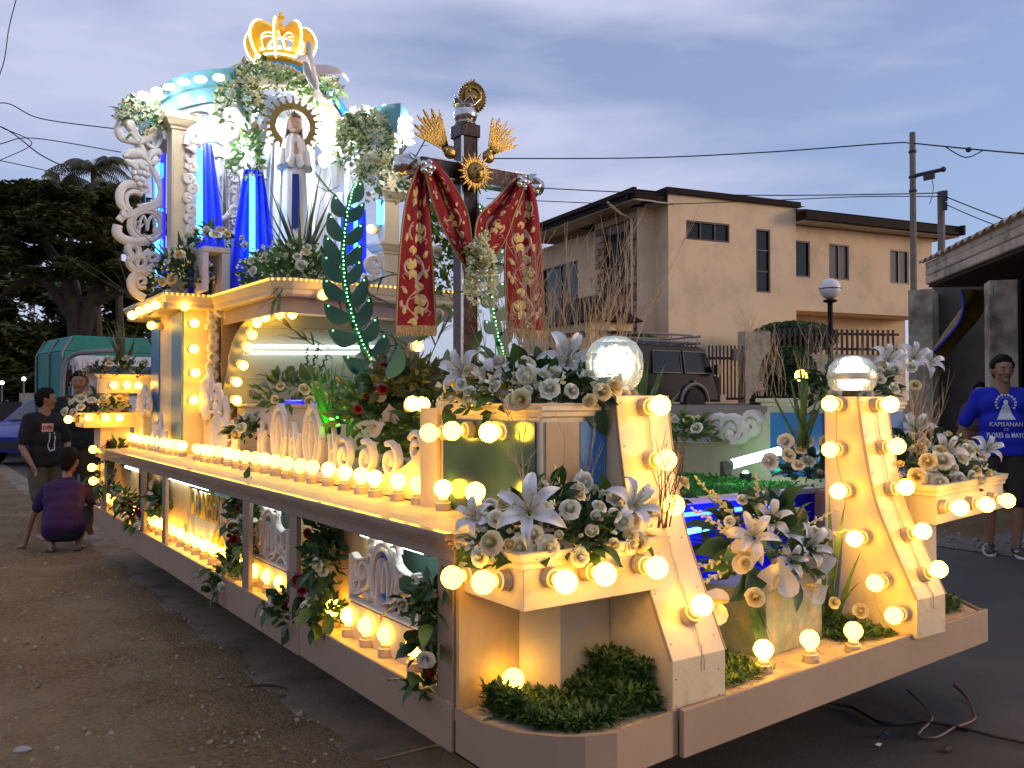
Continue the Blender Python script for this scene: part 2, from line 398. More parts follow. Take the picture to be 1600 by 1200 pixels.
def window(O, e, n, h, parts, parent, mull=1, gl=GLASS, trans=0, fw=0.055, label=None):
    u0, u1, z0, z1 = h; b = MB()
    def bar(a0, a1, c0, c1, dpt=.05, off=-.06):
        c = O + e * ((a0 + a1) / 2) + n * off; b.obox((c.x, c.y, (c0 + c1) / 2), e, n, UP, (a1 - a0) / 2, dpt, (c1 - c0) / 2)
    bar(u0, u0 + fw, z0, z1); bar(u1 - fw, u1, z0, z1); bar(u0 + fw, u1 - fw, z0, z0 + fw); bar(u0 + fw, u1 - fw, z1 - fw, z1)
    for k in range(1, mull + 1):
        u = u0 + (u1 - u0) * k / (mull + 1); bar(u - fw * .45, u + fw * .45, z0 + fw, z1 - fw, .04)
    for k in range(1, trans + 1):
        z = z0 + (z1 - z0) * k / (trans + 1); bar(u0 + fw, u1 - fw, z - fw * .4, z + fw * .4, .03)
    f = b.build('window', FRM, parent)
    for k in range(mull + 1):
        ua = u0 + (u1 - u0) * k / (mull + 1) + .02; ub = u0 + (u1 - u0) * (k + 1) / (mull + 1) - .02
        b = MB(); c = O + e * ((ua + ub) / 2) - n * .08; b.obox((c.x, c.y, (z0 + z1) / 2), e, n, UP, (ub - ua) / 2, .006, (z1 - z0) / 2 - .02)
        b.build('pane', gl, f)
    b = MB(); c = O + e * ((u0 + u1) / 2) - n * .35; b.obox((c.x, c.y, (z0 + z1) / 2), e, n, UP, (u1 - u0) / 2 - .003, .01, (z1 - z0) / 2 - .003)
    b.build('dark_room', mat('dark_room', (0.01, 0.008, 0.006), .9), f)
ztop = zat(295, 27)
h1 = hole((1072, 346), (1140, 381), O, e1); h1 = (h1[0], h1[1], zat(377, 27.7), zat(347, 27.7))
h2 = hole((1181, 357), (1204, 458), O, e1)
b = MB(); wallholes(b, O, e1, nf, 0, 5.0, HG - 1, ztop - .12, [h1, h2])
b.obox(O + e1 * 0.125 - nf * 1.4 + UP * ((ztop + HG) / 2 - .15), e1, nf, UP, .125, 1.15, (ztop - HG) / 2 + .05)   # left return
b.obox(O + e1 * 4.875 - nf * 3.4 + UP * ((ztop + HG) / 2 - .15), e1, nf, UP, .125, 3.15, (ztop - HG) / 2 + .05)
b.build('wall', TAN, house)
window(O, e1, nf, h1, None, house, mull=2); window(O, e1, nf, h2, None, house, mull=0, trans=2)
b = MB(); b.obox(O + e1 * 2.5 - nf * 3 + UP * (ztop - .03), e1, nf, UP, 2.62, 3.12, .09); b.build('parapet_cap', BROWN, house)
# rear right wing
O2 = O - nf * 0.15; zb = zat(474, 29.0); z2t = 7.2
hs = [hole((1249, 376), (1266, 432), O2, e1), hole((1295, 382), (1327, 437), O2, e1), hole((1390, 391), (1420, 443), O2, e1)]
hs = [(a, c, zat(437, 30), zat(381, 30)) for (a, c, d, f) in hs]
hs[0] = (5.06, hs[0][1], hs[0][2], hs[0][3])
uR = uz(1456, 400, O2, e1)[0]
b = MB(); wallholes(b, O2, e1, nf, 5.0, uR, zb, z2t, hs)
b.obox(O2 + e1 * (5 + uR) / 2 - nf * 1.5 + UP * (zb - .1), e1, nf, UP, (uR - 5) / 2, 1.5, .1)
b.obox(O2 + e1 * (uR - .125) - nf * 3.4 + UP * ((zb + z2t) / 2), e1, nf, UP, .125, 3.15, (z2t - zb) / 2)
b.build('upper_wall', TAN, house)
b = MB(); wallholes(b, O2 - nf * 1.2, e1, nf, 5.0, uR, HG - 1, zb - .2, []); b.build('lower_wall', TAN, house)
for i, h in enumerate(hs): window(O2, e1, nf, h, None, house, mull=1 if i else 0, gl=CURT if i else GLASS)
b = MB()  # eave: fascia, soffit, low hip roof
u0, u1 = 4.99, uR + .75; n0 = .65
P = lambda u, nn, z: O2 + e1 * u + nf * nn + UP * z
b.obox(P((u0 + u1) / 2, n0 - .05, 7.43), e1, nf, UP, (u1 - u0) / 2, .05, .13); b.obox(P((u0 + u1) / 2, n0 + .02, 7.33), e1, nf, UP, (u1 - u0) / 2 + .03, .05, .05)
b.obox(P(u1 - .05, -3, 7.45), nf, e1, UP, 3.8, .05, .17)
b.build('fascia', BROWN, house)
b = MB(); b.obox(P((u0 + u1) / 2, n0 / 2 - .1, 7.25), e1, nf, UP, (u1 - u0) / 2 - .02, n0 / 2, .02); b.obox(P(uR + .35, -3, 7.25), e1, nf, UP, .35, 3.2, .02); b.build('soffit', SOFF, house)
b = MB(); A = [P(u0, n0, 7.6), P(u1, n0, 7.6), P(u1, -7, 7.6), P(u0, -7, 7.6)]; rz = 8.35
b.add(A + [P(u0, -3, rz), P(u1 - 3.5, -3, rz)], [(0, 1, 5, 4), (1, 2, 5), (2, 3, 4, 5), (0, 4, 3), (3, 2, 1, 0)]); b.build('roof', mat('roof_sheet_brown', (0.16, 0.07, 0.05), .6, var=.2), house)
# entrance side (left)
O3 = O - nf * .7; u3 = uz(995, 400, O3, e1)[0]
b = MB(); wallholes(b, O3, e1, nf, u3, 0, HG - 1, 7.45, []); b.build('front_wall', TAN, house)
P1 = O3 + e1 * u3; n2 = -head(-26 + 90)    # outward normal of entrance side
uS = uz(933, 400, P1, e2)[0]; uE = uz(800, 400, P1, e2)[0]
ws = hole((982, 352), (947, 462), P1, e2); ws = (min(ws[0], ws[1]), max(ws[0], ws[1]), ws[2], ws[3]); zA, zB = zat(460, 27.8), zat(356, 27.8); ws = (ws[0], ws[1], zA, zB)
dr = (ws[0] + .0, ws[1], HG - 1, zat(480, 28)); 
b = MB(); wallholes(b, P1, e2, n2, 0, uS, HG - 1, 7.4, [ws, dr], .3); b.build('corner_wall', mat('stone_bed_mortar', (.18, .13, .09), .95, var=.2), house)
window(P1, e2, n2, ws, None, house, mull=1, trans=1); window(P1, e2, n2, dr, None, house, mull=0, gl=mat('dark_green_glass', (.012, .02, .012), .1, var=0))
stm = [mat('wall_stone_%d' % i, c, .85, var=.25, vscale=5, bump=.3, bscale=20) for i, c in enumerate([(.30, .19, .11), (.19, .11, .07), (.36, .25, .16), (.14, .09, .065), (.26, .15, .10)])]
protos = []
u = 0.0; rowz = HG
b0 = MB(); b0.box(-.5, .5, -.5, .5, -.5, .5); stme = [b0.mesh('stone') for _ in range(5)]
for i in range(5): stme[i].materials.append(stm[i])
z = HG - .2
while z < 7.35:
    hh = R.uniform(.18, .28); u = 0.0
    while u < uS - .05:
        wd = min(R.uniform(.22, .45), uS - u)
        c0, c1 = u, u + wd
        segs = [(c0, c1)]
        for hz in (ws, dr):
            if hz[2] - .03 < z + hh and z < hz[3] + .03:
                ns = []
                for a, c in segs:
                    if c <= hz[0] or a >= hz[1]: ns.append((a, c)); continue
                    if a < hz[0]: ns.append((a, hz[0]))
                    if c > hz[1]: ns.append((hz[1], c))
                segs = ns
        for a, c in segs:
            if c - a < .07: continue
            o = bpy.data.objects.new('stone', stme[R.randrange(5)]); COL.objects.link(o); o.parent = house
            ctr = P1 + e2 * ((a + c) / 2) + n2 * .03 + UP * (z + hh / 2)
            o.location = ctr - house.location; o.rotation_euler = (0, 0, math.atan2(e2.y, e2.x)); o.scale = (c - a - .03, .10 + R.uniform(0, .05), hh - .03)
        u += wd
    z += hh
P2_ = P1 + e2 * uS - n2 * .5
cv = (uz(903, 450, P2_, e2)[0], uz(848, 400, P2_, e2)[0]); o4 = (min(cv), max(cv), HG + 1.9, zat(390, 29.5))
b = MB(); wallholes(b, P2_, e2, n2, 0, uE - uS, HG - 1, 7.25, [(o4[0], o4[1], zat(505, 29.5), o4[3])]); b.build('side_wall', TAN, house)
window(P2_, e2, n2, (o4[0], o4[1], zat(505, 29.5), o4[3]), None, house, mull=1, trans=1)
b = MB()
Q = lambda u, nn, z: P1 + e2 * u + n2 * nn + UP * z
for (nn, z, hh) in ((.62, 7.53, .09), (.70, 7.68, .07)):
    b.obox(Q(uE / 2 - .45, nn, z), e2, n2, UP, uE / 2 + .5, .06, hh); 
b.obox(Q(-.6, .0, 7.6), n2, e2, UP, .75, .06, .14)
b.obox(O3 + e1 * (u3 / 2) + nf * .55 + UP * 7.6, e1, nf, UP, -u3 / 2 + .3, .06, .14)
b.build('fascia', BROWN, house)
b = MB(); b.obox(Q(uE / 2 - .4, .25, 7.43), e2, n2, UP, uE / 2 + .4, .4, .02); b.obox(O3 + e1 * (u3 / 2) + nf * .3 + UP * 7.43, e1, nf, UP, -u3 / 2 + .2, .45, .02); b.build('soffit', SOFF, house)
b = MB(); b.add([Q(-.7, .72, 7.76), Q(uE, .72, 7.76), Q(uE, -6, 7.8), Q(-1, -6, 7.8), Q(2, -2.5, 8.5), Q(uE, -2.5, 8.5)], [(0, 1, 5, 4), (0, 4, 3), (3, 4, 5, 2), (1, 2, 5), (0, 3, 2, 1)]); b.build('roof', MATS['roof_sheet_brown'], house)
# little entrance porch with gabled hood
pO = fwd(915, 26.5); b = MB(); b.obox(pO + UP * 3.5, e2, n2, UP, 1.5, .7, .12); b.build('porch_beam', TAN, house)
b = MB(); 
for k in (-1.3, 1.3): b = MB(); b.obox(pO + e2 * k + n2 * .55 + UP * 2.2, e2, n2, UP, .13, .13, 1.3); b.build('porch_post', TAN, house)
b = MB(); gp = [pO + e2 * -1.8 + n2 * .9 + UP * 3.64, pO + e2 * 1.8 + n2 * .9 + UP * 3.64, pO + e2 * 1.8 - n2 * .9 + UP * 3.64, pO - e2 * 1.8 - n2 * .9 + UP * 3.64, pO - e2 * .6 + UP * 4.5, pO + e2 * .6 + UP * 4.5]
b.add(gp, [(0, 1, 5, 4), (1, 2, 5), (2, 3, 4, 5), (3, 0, 4), (3, 2, 1, 0)]); b.build('porch_roof', BROWN, house)
b = MB(); b.tube([Q(.2, .95, 7.5), Q(.1, .5, 7.15), Q(.1, .12, 7.05), Q(.1, .1, 3)], .045, 8); b.build('downpipe', TAN, house)

# ------------------------------------------------------------------ front wall, gate and hedges of the house
GW = 24.6; gO = fwd(1165, GW)
def gp_(px, d=GW): return fwd(px, d)
fw_ = thing('boundary_wall', 'stained grey concrete boundary wall with a pillar beside the slatted steel gate', 'wall', fwd(1165, GW, HG))
CW = mat('stained_concrete', (0.46, 0.39, 0.29), 0.9, var=0.2, vscale=1.2, bump=.4, bscale=20, dirt=(0.11, 0.09, 0.06), dscale=1.3, dpos=(0.48, 0.66))
zw = zat(552, GW)
eg = head(80)
a0 = fwd(1165, GW); a1 = a0 + eg * .75; a2 = a0 + eg * 4.5
b = MB(); b.slab(a0, a1, .5, HG - 1.2, zat(517, GW)); b.build('pillar', CW, fw_)
b = MB(); b.slab(a1, a2, .22, HG - 1.2, zw); b.build('wall', CW, fw_)
c1 = fwd(1090, GW); c2 = fwd(1103, GW); b = MB(); b.slab(c1, c2, .35, HG - 1.2, zat(541, GW)); b.build('gate_post', CW, fw_)
d1 = fwd(1040, GW - .3); b = MB(); b.slab(d1, c1, .2, HG - 1.2, zat(567, GW)); b.build('low_wall', CW, fw_)
def pickets(px0, px1, zt, zb_, n, parent, d=GW - .1, m=FRM, rails=()):
    A, B = fwd(px0, d), fwd(px1, d); e = (B - A).normalized(); nn = Vector((-e.y, e.x, 0))
    for k in range(n):
        p = A + (B - A) * ((k + .5) / n); q = MB(); q.obox((p.x, p.y, (zt + zb_) / 2), e, nn, UP, .022, .012, (zt - zb_) / 2); q.build('picket', m, parent)
    for z in rails:
        q = MB(); c = (A + B) / 2 + nn * .03; q.obox((c.x, c.y, z), e, nn, UP, (B - A).length / 2, .02, .035); q.build('rail', m, parent)
g = thing('gate', 'narrow steel gate of dark vertical bars between two concrete posts', 'gate', fwd(1133, GW, HG))
pickets(1105, 1163, zat(540, GW), zat(625, GW), 10, g, rails=(zat(560, GW), zat(623, GW)))
b = MB(); p = fwd(1152, GW - .25); b.obox((p.x, p.y, zat(555, GW)), eg, Vector((-eg.y, eg.x, 0)), UP, .13, .06, .16); b.build('mailbox', mat('dull_steel', (.12, .11, .09), .5), g)
g = thing('picket_fence', 'short run of dark pickets on the low wall behind the jeep', 'fence', fwd(1072, GW, HG))
pickets(1052, 1090, zat(540, GW), zat(568, GW), 6, g, rails=(zat(545, GW), zat(562, GW)))
g = thing('picket_fence', 'long dark picket fence along the top of the stained boundary wall', 'fence', a1)
for k in range(24):
    p = a1 + eg * (.1 + k * .16); q = MB(); q.obox((p.x, p.y, zw + .35), eg, Vector((-eg.y, eg.x, 0)), UP, .03, .02, .36); q.build('picket', FRM, g)
for z in (.15, .58):
    q = MB(); p = a1 + eg * 2; q.obox((p.x, p.y + .04, zw + z), eg, Vector((-eg.y, eg.x, 0)), UP, 2, .02, .035); q.build('rail', FRM, g)
b = MB(); b.slab(fwd(1095, GW - 1.2), fwd(1260, GW - 1.2), .3, HG - 1, zat(630, GW - 1.2)); struct(b.build('kerb', CONC(), bevel=.02))

def leafcloud(b, c, rx, ry, rz, n, s, shell=0.6, flat=0.0, ell=2):
    for _ in range(n):
        while True:
            p = Vector((R.uniform(-1, 1), R.uniform(-1, 1), R.uniform(-1, 1)))
            l = p.length
            if l < 1 and l > 0.05: break
        k = (shell + (1 - shell) * R.random()) / l if R.random() < .8 else 1
        p = Vector((p.x * k * rx, p.y * k * ry, p.z * k * rz)) + Vector(c)
        M = Euler((R.uniform(-1, 1) * (1 - flat), R.uniform(-1, 1) * (1 - flat), R.random() * 6.3)).to_matrix()
        t = s * R.uniform(.6, 1.3)
        vs = [M @ Vector(v) + p for v in ((0, -t, 0), (t * .45, 0, t * .12), (0, t, -t * .1), (-t * .45, 0, t * .12))]
        b.add(vs, [(0, 1, 2), (0, 2, 3)])
def bush(name, label, c, r, n, s, m, cat='bush', trunk=True, rz=None):
    o = thing(name, label, cat, (c[0], c[1], c[2] - (rz or r)))
    b = MB(); b.ball(c, r * .86, 12, 8, (1, 1, (rz or r) / r)); b.build('inner_twigs', mat('bush_core', (.012, .02, .008), .95), o)
    b = MB(); leafcloud(b, c, r, r, rz or r, n, s, .92); b.build('foliage', m, o, kind='stuff', fix=False)
    return o
HEDG = leafmat('hedge_leaf', (.02, .055, .012), (.05, .12, .025), scale=2)
bush('topiary_bush', 'round clipped green bush in front of the stained boundary wall', fwd(1232, 20.0, zat(582, 20)), .62, 3500, .05, HEDG)
bush('shrub', 'reddish brown leafy shrub at the foot of the boundary wall', fwd(1196, 21.0, zat(634, 21)), .38, 900, .06, leafmat('croton_leaf', (.09, .03, .02), (.12, .10, .03), scale=4))
bush('hedge', 'bright green clipped hedge behind the parked jeep', fwd(985, 25.6, zat(545, 25.6)), 1.05, 3500, .07, leafmat('lime_hedge', (.05, .13, .02), (.10, .22, .03), scale=2), 'hedge', rz=.45)
bush('hedge', 'dark green hedge on the wall behind the picket fence above the clipped bush', fwd(1240, 26.6, zat(528, 26.6)), 1.3, 2500, .08, HEDG, 'hedge', rz=.5)

# garden lamp with globe
gl_ = thing('garden_lamp', 'unlit garden lamp with a white globe on a dark post before the house', 'lamp', fwd(1298, 21, HG))
pz = zat(470, 21); p = fwd(1298, 21); b = MB(); b.tube([(p.x, p.y, HG), (p.x, p.y, pz)], .06, 10); b.lathe([(.06, 0), (.16, .03), (.16, .07), (.1, .09)], 12, (p.x, p.y, pz - .05)); b.build('post', BROWN, gl_)
b = MB(); b.ball((p.x, p.y, zat(451, 21)), .25, 16, 10); b.build('globe', mat('milk_glass', (.75, .72, .68), .25), gl_, smooth=True)
b = MB(); b.lathe([(.252, 0), (.262, .012), (.252, .024)], 16, (p.x, p.y, zat(451, 21) - .01)); b.build('band', BROWN, gl_)

# ------------------------------------------------------------------ low house at the right with its eave
lh = thing('low_house', 'low grey house with a weathered gutter and open dark porch behind the man in blue', 'house', fwd(1560, 11.5))
ED = 9.6
ea = fwd(1447, 13.2); eb = fwd(1640, 9.2); ee = (eb - ea).normalized(); en = Vector((ee.y, -ee.x, 0))
eb = ea + ee * 8; zf = zat(428, 13.2)
GREYW = mat('weathered_grey_trim', (.55, .43, .31), .8, var=.3, vscale=2, bump=.3, bscale=20, dirt=(.08, .06, .05), dscale=3)
b = MB()   # fascia mouldings
for (dz, t, hh) in ((.12, .06, .05), (.02, .12, .055), (-.10, .07, .06)):
    b.slab(ea - ee * .0, eb, t, zf + dz - hh, zf + dz + hh)
b.build('gutter_fascia', GREYW, lh, bevel=.02)
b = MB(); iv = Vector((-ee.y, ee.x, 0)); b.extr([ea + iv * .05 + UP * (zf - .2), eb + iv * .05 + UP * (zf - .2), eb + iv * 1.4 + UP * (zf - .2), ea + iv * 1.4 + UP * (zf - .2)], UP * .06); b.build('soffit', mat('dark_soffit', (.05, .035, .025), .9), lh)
b = MB()   # corrugated roof sheets, real ridges
n = 120; ring0 = []; ring1 = []
for k in range(n + 1):
    u = -.1 + 8.2 * k / n; h = .025 * sin(k * 1.7); q = ea + ee * u + iv * -.06
    ring0.append(q + UP * (zf + .19 + h)); tt = 3.2 + 0.0 * u; ring1.append(ea + ee * (u * .8 + 1.7) + iv * tt + UP * (zf + 1.55 + h))
b.loft([ring0, ring1], close=False); b.loft([[p - UP * .02 for p in ring1], [p - UP * .02 for p in ring0]], close=False); b.build('roof_sheet', mat('rusty_roof', (.46, .36, .26), .8, var=.3, vscale=1.5, dirt=(.07, .04, .03), dscale=2), lh)
b = MB()
for k in range(9):      # patched tiles
    u = 2.2 + k * .36; q = ea + ee * u + iv * .5; b.extr([q + UP * (zf + .48), q + ee * .31 + UP * (zf + .53), q + ee * .31 + iv * .7 + UP * (zf + .86), q + iv * .6 + UP * (zf + .80)], UP * .03)
    b_ = b
    t = b.build('roof_tile', mat('pale_teal_tile', (.34, .42, .42), .6, var=.2), lh); b = MB()
w0 = ea + iv * 1.25
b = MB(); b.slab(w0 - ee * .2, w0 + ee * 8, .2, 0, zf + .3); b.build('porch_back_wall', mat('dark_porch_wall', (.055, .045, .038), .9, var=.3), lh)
tm = mat('dark_wall_tile', (.05, .052, .045), .4, var=.3, vscale=2)
tb = MB(); tb.box(-.5, .5, -.5, .5, -.5, .5); tme = tb.mesh('tile'); tme.materials.append(tm)
for i in range(13):
    for j in range(11):
        o = bpy.data.objects.new('tile', tme); COL.objects.link(o); o.parent = lh
        q = w0 + ee * (.75 + i * .155) - iv * .012 + UP * (.62 + j * .155); o.location = q - lh.location; o.rotation_euler = (0, 0, math.atan2(ee.y, ee.x)); o.scale = (.148, .018, .148)
cA = fwd(1547, 10.6); cB = fwd(1592, 10.5)
b = MB(); b.slab(cA, cB, .34, 0, zat(436, 10.5)); b.build('column', CW, lh, bevel=.01)
b = MB(); b.slab(fwd(1597, 10.8), fwd(1606, 10.8), .1, 0, zat(436, 10.8)); b.build('door_post', BROWN, lh)
b = MB(); q0 = fwd(1557, 10.585); q1 = fwd(1583, 10.575); b.slab(q1, q0, .006, zat(549, 10.58), zat(520, 10.58)); b.build('notice_paper', mat('aged_paper', (.42, .37, .31), .9, var=.06), lh)
b = MB(); q0 = fwd(1553, 10.588); q1 = fwd(1571, 10.58); b.slab(q1, q0, .005, zat(463, 10.58), zat(447, 10.58)); b.build('sticker', mat('lime_sticker', (.18, .28, .05), .7, var=.4, vscale=60), lh)
b = MB()
for k, (x0, x1, y) in enumerate(((1561, 1573, 524), (1565, 1571, 531), (1564, 1569, 537), (1571, 1577, 538), (1561, 1581, 543), (1561, 1581, 545.5))):
    q0 = fwd(x0, 10.57); q1 = fwd(x1, 10.565); b.slab(q1, q0, .003, zat(y + 1, 10.57), zat(y, 10.57))
b.build('handwriting', mat('faded_ink', (.10, .09, .08), .9), lh)
cC = fwd(1420, 14.2); cD = fwd(1458, 14.0)
bw = thing('block_wall', 'rough grey block pier standing beside the low eave of the porch house', 'wall', fwd(1440, 14.2))
b = MB(); b.slab(cC, cD, .9, 0, zat(452, 14.1)); b.build('pier', CW, bw)
b = MB(); b.slab(fwd(1458, 14.6), fwd(1620, 13.4), .2, 0, zat(440, 14.3)); b.build('panel', mat('dark_interior_board', (.10, .09, .075), .9, var=.3, vscale=2), bw)  # added board, its dark colour stands for the shaded porch interior
# tarpaulin hanging below the eave
b = MB(); rows = []
for k in range(13):
    t = k / 12; a = fwd(1503 - 40 * t - 14 * sin(t * 3.1) * -0.3, 11.6, zat(452 + 104 * t, 11.6)); c = fwd(1548 - 74 * t + 3 * sin(t * 5), 11.9, zat(452 + 108 * t, 11.9))
    rows.append([a + (c - a) * s + iv * (.10 * sin(s * 6 + t * 4)) for s in [i / 10 for i in range(11)]])
b.loft(rows, close=False); t_ = b.build('tarpaulin', mat('mustard_tarp', (.22, .12, .02), .5, var=.3, vscale=3), smooth=True)
tag(t_, 'mustard yellow tarpaulin edged in blue hanging folded under the low eave', 'tarpaulin')
b = MB(); b.tube([r[0] for r in rows], .022, 6); b.build('blue_hem', mat('tarp_blue', (.02, .04, .30), .5), t_)

# ------------------------------------------------------------------ utility poles and wires
def pole(px, d, pyt, r0, r1, label, z0):
    p = fwd(px, d); o = thing('utility_pole', label, 'pole', (p.x, p.y, z0)); b = MB(); b.tube([(p.x, p.y, z0), (p.x, p.y, zat(pyt, d))], [r0, r1], 10)
    b.build('shaft', mat('weathered_pole', (.20, .17, .14), .85, var=.25, vscale=3), o); return o, p
po, pp = pole(1429, 15.5, 205, .062, .05, 'tall thin grey utility pole carrying a dark unlit tube lamp on an arm', .4)
a = fwd(1433, 15.45, zat(273, 15.45)); c = fwd(1477, 15.2, zat(263, 15.2)); b = MB(); b.tube([a, c], .035, 8); b.ball(c, .05, 8, 5); b.obox(a * .5 + c * .5 - UP * .07, (c - a).normalized(), Vector((0, 0, 1)).cross((c - a).normalized()), UP, .09, .04, .05); b.build('lamp_arm', mat('dark_steel', (.03, .03, .035), .5), po)
for z in (237, 277, 299): b = MB(); b.lathe([(.066, 0), (.072, .02), (.066, .04)], 10, (pp.x, pp.y, zat(z, 15.5))); b.build('clamp', MATS['dark_steel'], po)
po2, pp2 = pole(1473, 17.5, 298, .075, .068, 'shorter square grey utility pole behind the tall thin one', .3)
b = MB(); q = fwd(1478, 17.3, zat(305, 17.3)); b.obox(q, ee, iv, UP, .05, .05, .1); b.obox(q + UP * -.2, ee, iv, UP, .03, .05, .08); b.build('insulator', MATS['dark_steel'], po2)
WIRE = mat('wire_black', (.012, .012, .014), .5, var=0)
def wire(pts, label, r=.012, name='overhead_wire'):
    P = catmull([fwd(x, d, zat(y, d)) for x, y, d in pts], 8); b = MB(); b.tube(P, r, 5)
    tag(b.build(name, WIRE), label, 'wire', 'overhead wires')
wire([(760, 246, 18), (1000, 245, 18), (1200, 236, 17), (1390, 222, 16), (1428, 222, 15.5), (1470, 226, 15), (1600, 238, 13.5), (1800, 250, 12)], 'overhead wire running from behind the cross past the top of the tall pole', .013)
wire([(1480, 227, 15), (1505, 242, 14.8), (1520, 243, 14.7), (1540, 233, 14.5)], 'short loop of wire with a black joint hanging right of the tall pole', .010)
b = MB(); b.ball(fwd(1517, 14.8, zat(232, 14.8)), .05, 8, 6, (1, 1, .9)); tag(b.build('cable_joint', WIRE), 'small black cable joint on the wire right of the tall pole', 'cable joint')
wire([(760, 288, 19), (1000, 300, 19), (1200, 304, 18.5), (1400, 302, 18), (1475, 300, 17.4)], 'upper of the two wires crossing the tan house to the shorter pole')
wire([(760, 309, 19), (1000, 318, 19), (1200, 312, 18.5), (1350, 306, 18), (1475, 306, 17.4)], 'lower of the two wires crossing the tan house to the shorter pole', .010)
wire([(1478, 305, 17.4), (1530, 326, 15.5), (1600, 352, 13.5), (1700, 385, 12)], 'upper wire falling from the shorter pole towards the low roof')
wire([(1480, 318, 17.4), (1530, 340, 15.5), (1600, 366, 13.5), (1700, 400, 12)], 'lower wire falling from the shorter pole towards the low roof', .010)
wire([(1458, 273, 15.4), (1461, 290, 15.4), (1459, 305, 15.4), (1455, 318, 15.4)], 'thin lamp wire dangling below the arm of the tall pole', .007)
wire([(-60, 180, 26), (0, 158, 25), (60, 183, 25), (186, 200, 24)], 'topmost wire crossing the sky to the carved shrine panel', .016)
wire([(-60, 190, 24), (0, 197, 23), (60, 240, 24), (105, 262, 26)], 'wire sloping down over the tree from the left edge', .018)
wire([(-40, 235, 24), (0, 222, 24), (50, 214, 24), (186, 236, 24)], 'wire bending over the palm towards the carved shrine panel', .014)
wire([(-30, 260, 27), (0, 247, 27), (46, 222, 26), (0, 198, 24)], 'wire looping back near the left edge of the sky', .014)
wire([(-40, 244, 27), (0, 250, 27), (60, 263, 27), (110, 275, 28)], 'lowest wire vanishing into the tree on the left', .014)
wire([(20, -10, 14), (8, 40, 14), (0, 95, 14), (-20, 150, 14)], 'steep wire in the upper left corner of the sky', .008)

# ------------------------------------------------------------------ trees
BARK = mat('dark_bark', (.06, .045, .032), .95, var=.3, vscale=3)
def tree(name, label, base, trunks, blobs, m, s, dens, seed=1, group='trees left of the float'):
    o = thing(name, label, 'tree', base, group)
    b = MB()
    for pts, rr in trunks: b.tube(catmull(pts, 5), [rr * (1 - .75 * i / (5 * (len(pts) - 1))) for i in range(5 * (len(pts) - 1) + 1)], 7)
    b.build('trunk', BARK, o, smooth=True)
    b = MB()
    for (c, rx, ry, rz) in blobs: leafcloud(b, c, rx, ry, rz, int(dens * rx * (ry + rz) / s / 10), s, .35, .35)
    b.build('crown', m, o, kind='stuff', fix=False); return o
TREEL = leafmat('tree_leaf_dark', (.035, .046, .014), (.095, .115, .032), tr=.15, scale=.5)
def crown_from_px(specs, d):
    bl = []
    for (px, py, rpx, rpy) in specs:
        dd = d + R.uniform(-2.5, 2.5); c = fwd(px, dd, zat(py, dd)); k = dd / F_PX
        for _ in range(8):
            bl.append((c + Vector((R.uniform(-.6, .6) * rpx * k, R.uniform(-.6, .6) * rpx * k, R.uniform(-.6, .6) * rpy * k)), rpx * k * .55, rpx * k * .5, rpy * k * .5))
    return bl
D = 34
sp = [(30, 300, 60, 22), (90, 300, 50, 24), (150, 310, 60, 26), (190, 330, 50, 30), (0, 320, 60, 25), (60, 340, 60, 30), (120, 350, 70, 30), (180, 370, 50, 30), (10, 370, 60, 30), (80, 385, 50, 25),
      (150, 400, 50, 22), (30, 410, 40, 18), (190, 430, 40, 25), (110, 420, 40, 18), (230, 350, 40, 30), (-50, 330, 70, 40), (-40, 400, 60, 30), (60, 430, 30, 14), (250, 420, 40, 40)]
tb_ = fwd(125, D)
tr = [([tb_, fwd(122, D, zat(530, D)), fwd(105, D, zat(440, D)), fwd(60, D, zat(370, D))], .55), ([fwd(122, D, zat(540, D)), fwd(150, D, zat(450, D)), fwd(190, D, zat(380, D))], .4),
      ([fwd(118, D, zat(500, D)), fwd(70, D, zat(440, D)), fwd(10, D, zat(400, D))], .3), ([fwd(128, D + 1, 0), fwd(120, D + 1, zat(480, D + 1)), fwd(108, D + 1, zat(400, D)), fwd(110, D + 1, zat(320, D))], .28),
      ([fwd(60, D, zat(430, D)), fwd(20, D, zat(450, D)), fwd(-20, D, zat(480, D))], .2), ([fwd(150, D, zat(470, D)), fwd(215, D, zat(440, D)), fwd(250, D, zat(400, D))], .22)]
tree('rain_tree', 'huge dark spreading tree filling the left behind the green truck', tb_, tr, crown_from_px(sp, D), TREEL, .19, 560)
D2 = 44
sp = [(20, 530, 60, 30), (80, 520, 50, 30), (150, 500, 60, 40), (210, 500, 50, 40), (40, 570, 60, 25), (110, 560, 60, 30), (-30, 500, 50, 40), (170, 560, 60, 30), (10, 480, 30, 15), (230, 560, 50, 30), (90, 480, 35, 18), (60, 600, 90, 20), (180, 600, 60, 20), (0, 440, 50, 25), (60, 450, 50, 25), (130, 450, 50, 25), (190, 460, 50, 25), (-60, 450, 60, 30), (-60, 540, 60, 30)]
tree('dense_tree', 'dense low dark tree mass under the spreading crown at far left', fwd(60, D2), [([fwd(60, D2), fwd(62, D2, zat(560, D2)), fwd(70, D2, zat(500, D2))], .4)], crown_from_px(sp, D2), TREEL, .27, 330)
b = MB()
for (px, py) in ((1490, 395), (1518, 392), (1505, 400), (1545, 388), (1470, 402)):
    pass
tree('leafy_tree', 'small green tree top showing behind the low roof beside the house', fwd(1510, 30), [([fwd(1510, 30), fwd(1512, 30, zat(400, 30))], .2)],
     crown_from_px([(1490, 396, 20, 10), (1525, 388, 22, 12), (1545, 384, 14, 10), (1505, 402, 30, 10)], 30), leafmat('tree_leaf_green', (.03, .06, .015), (.06, .12, .03), scale=1), .12, 80, group='trees behind the low roof')
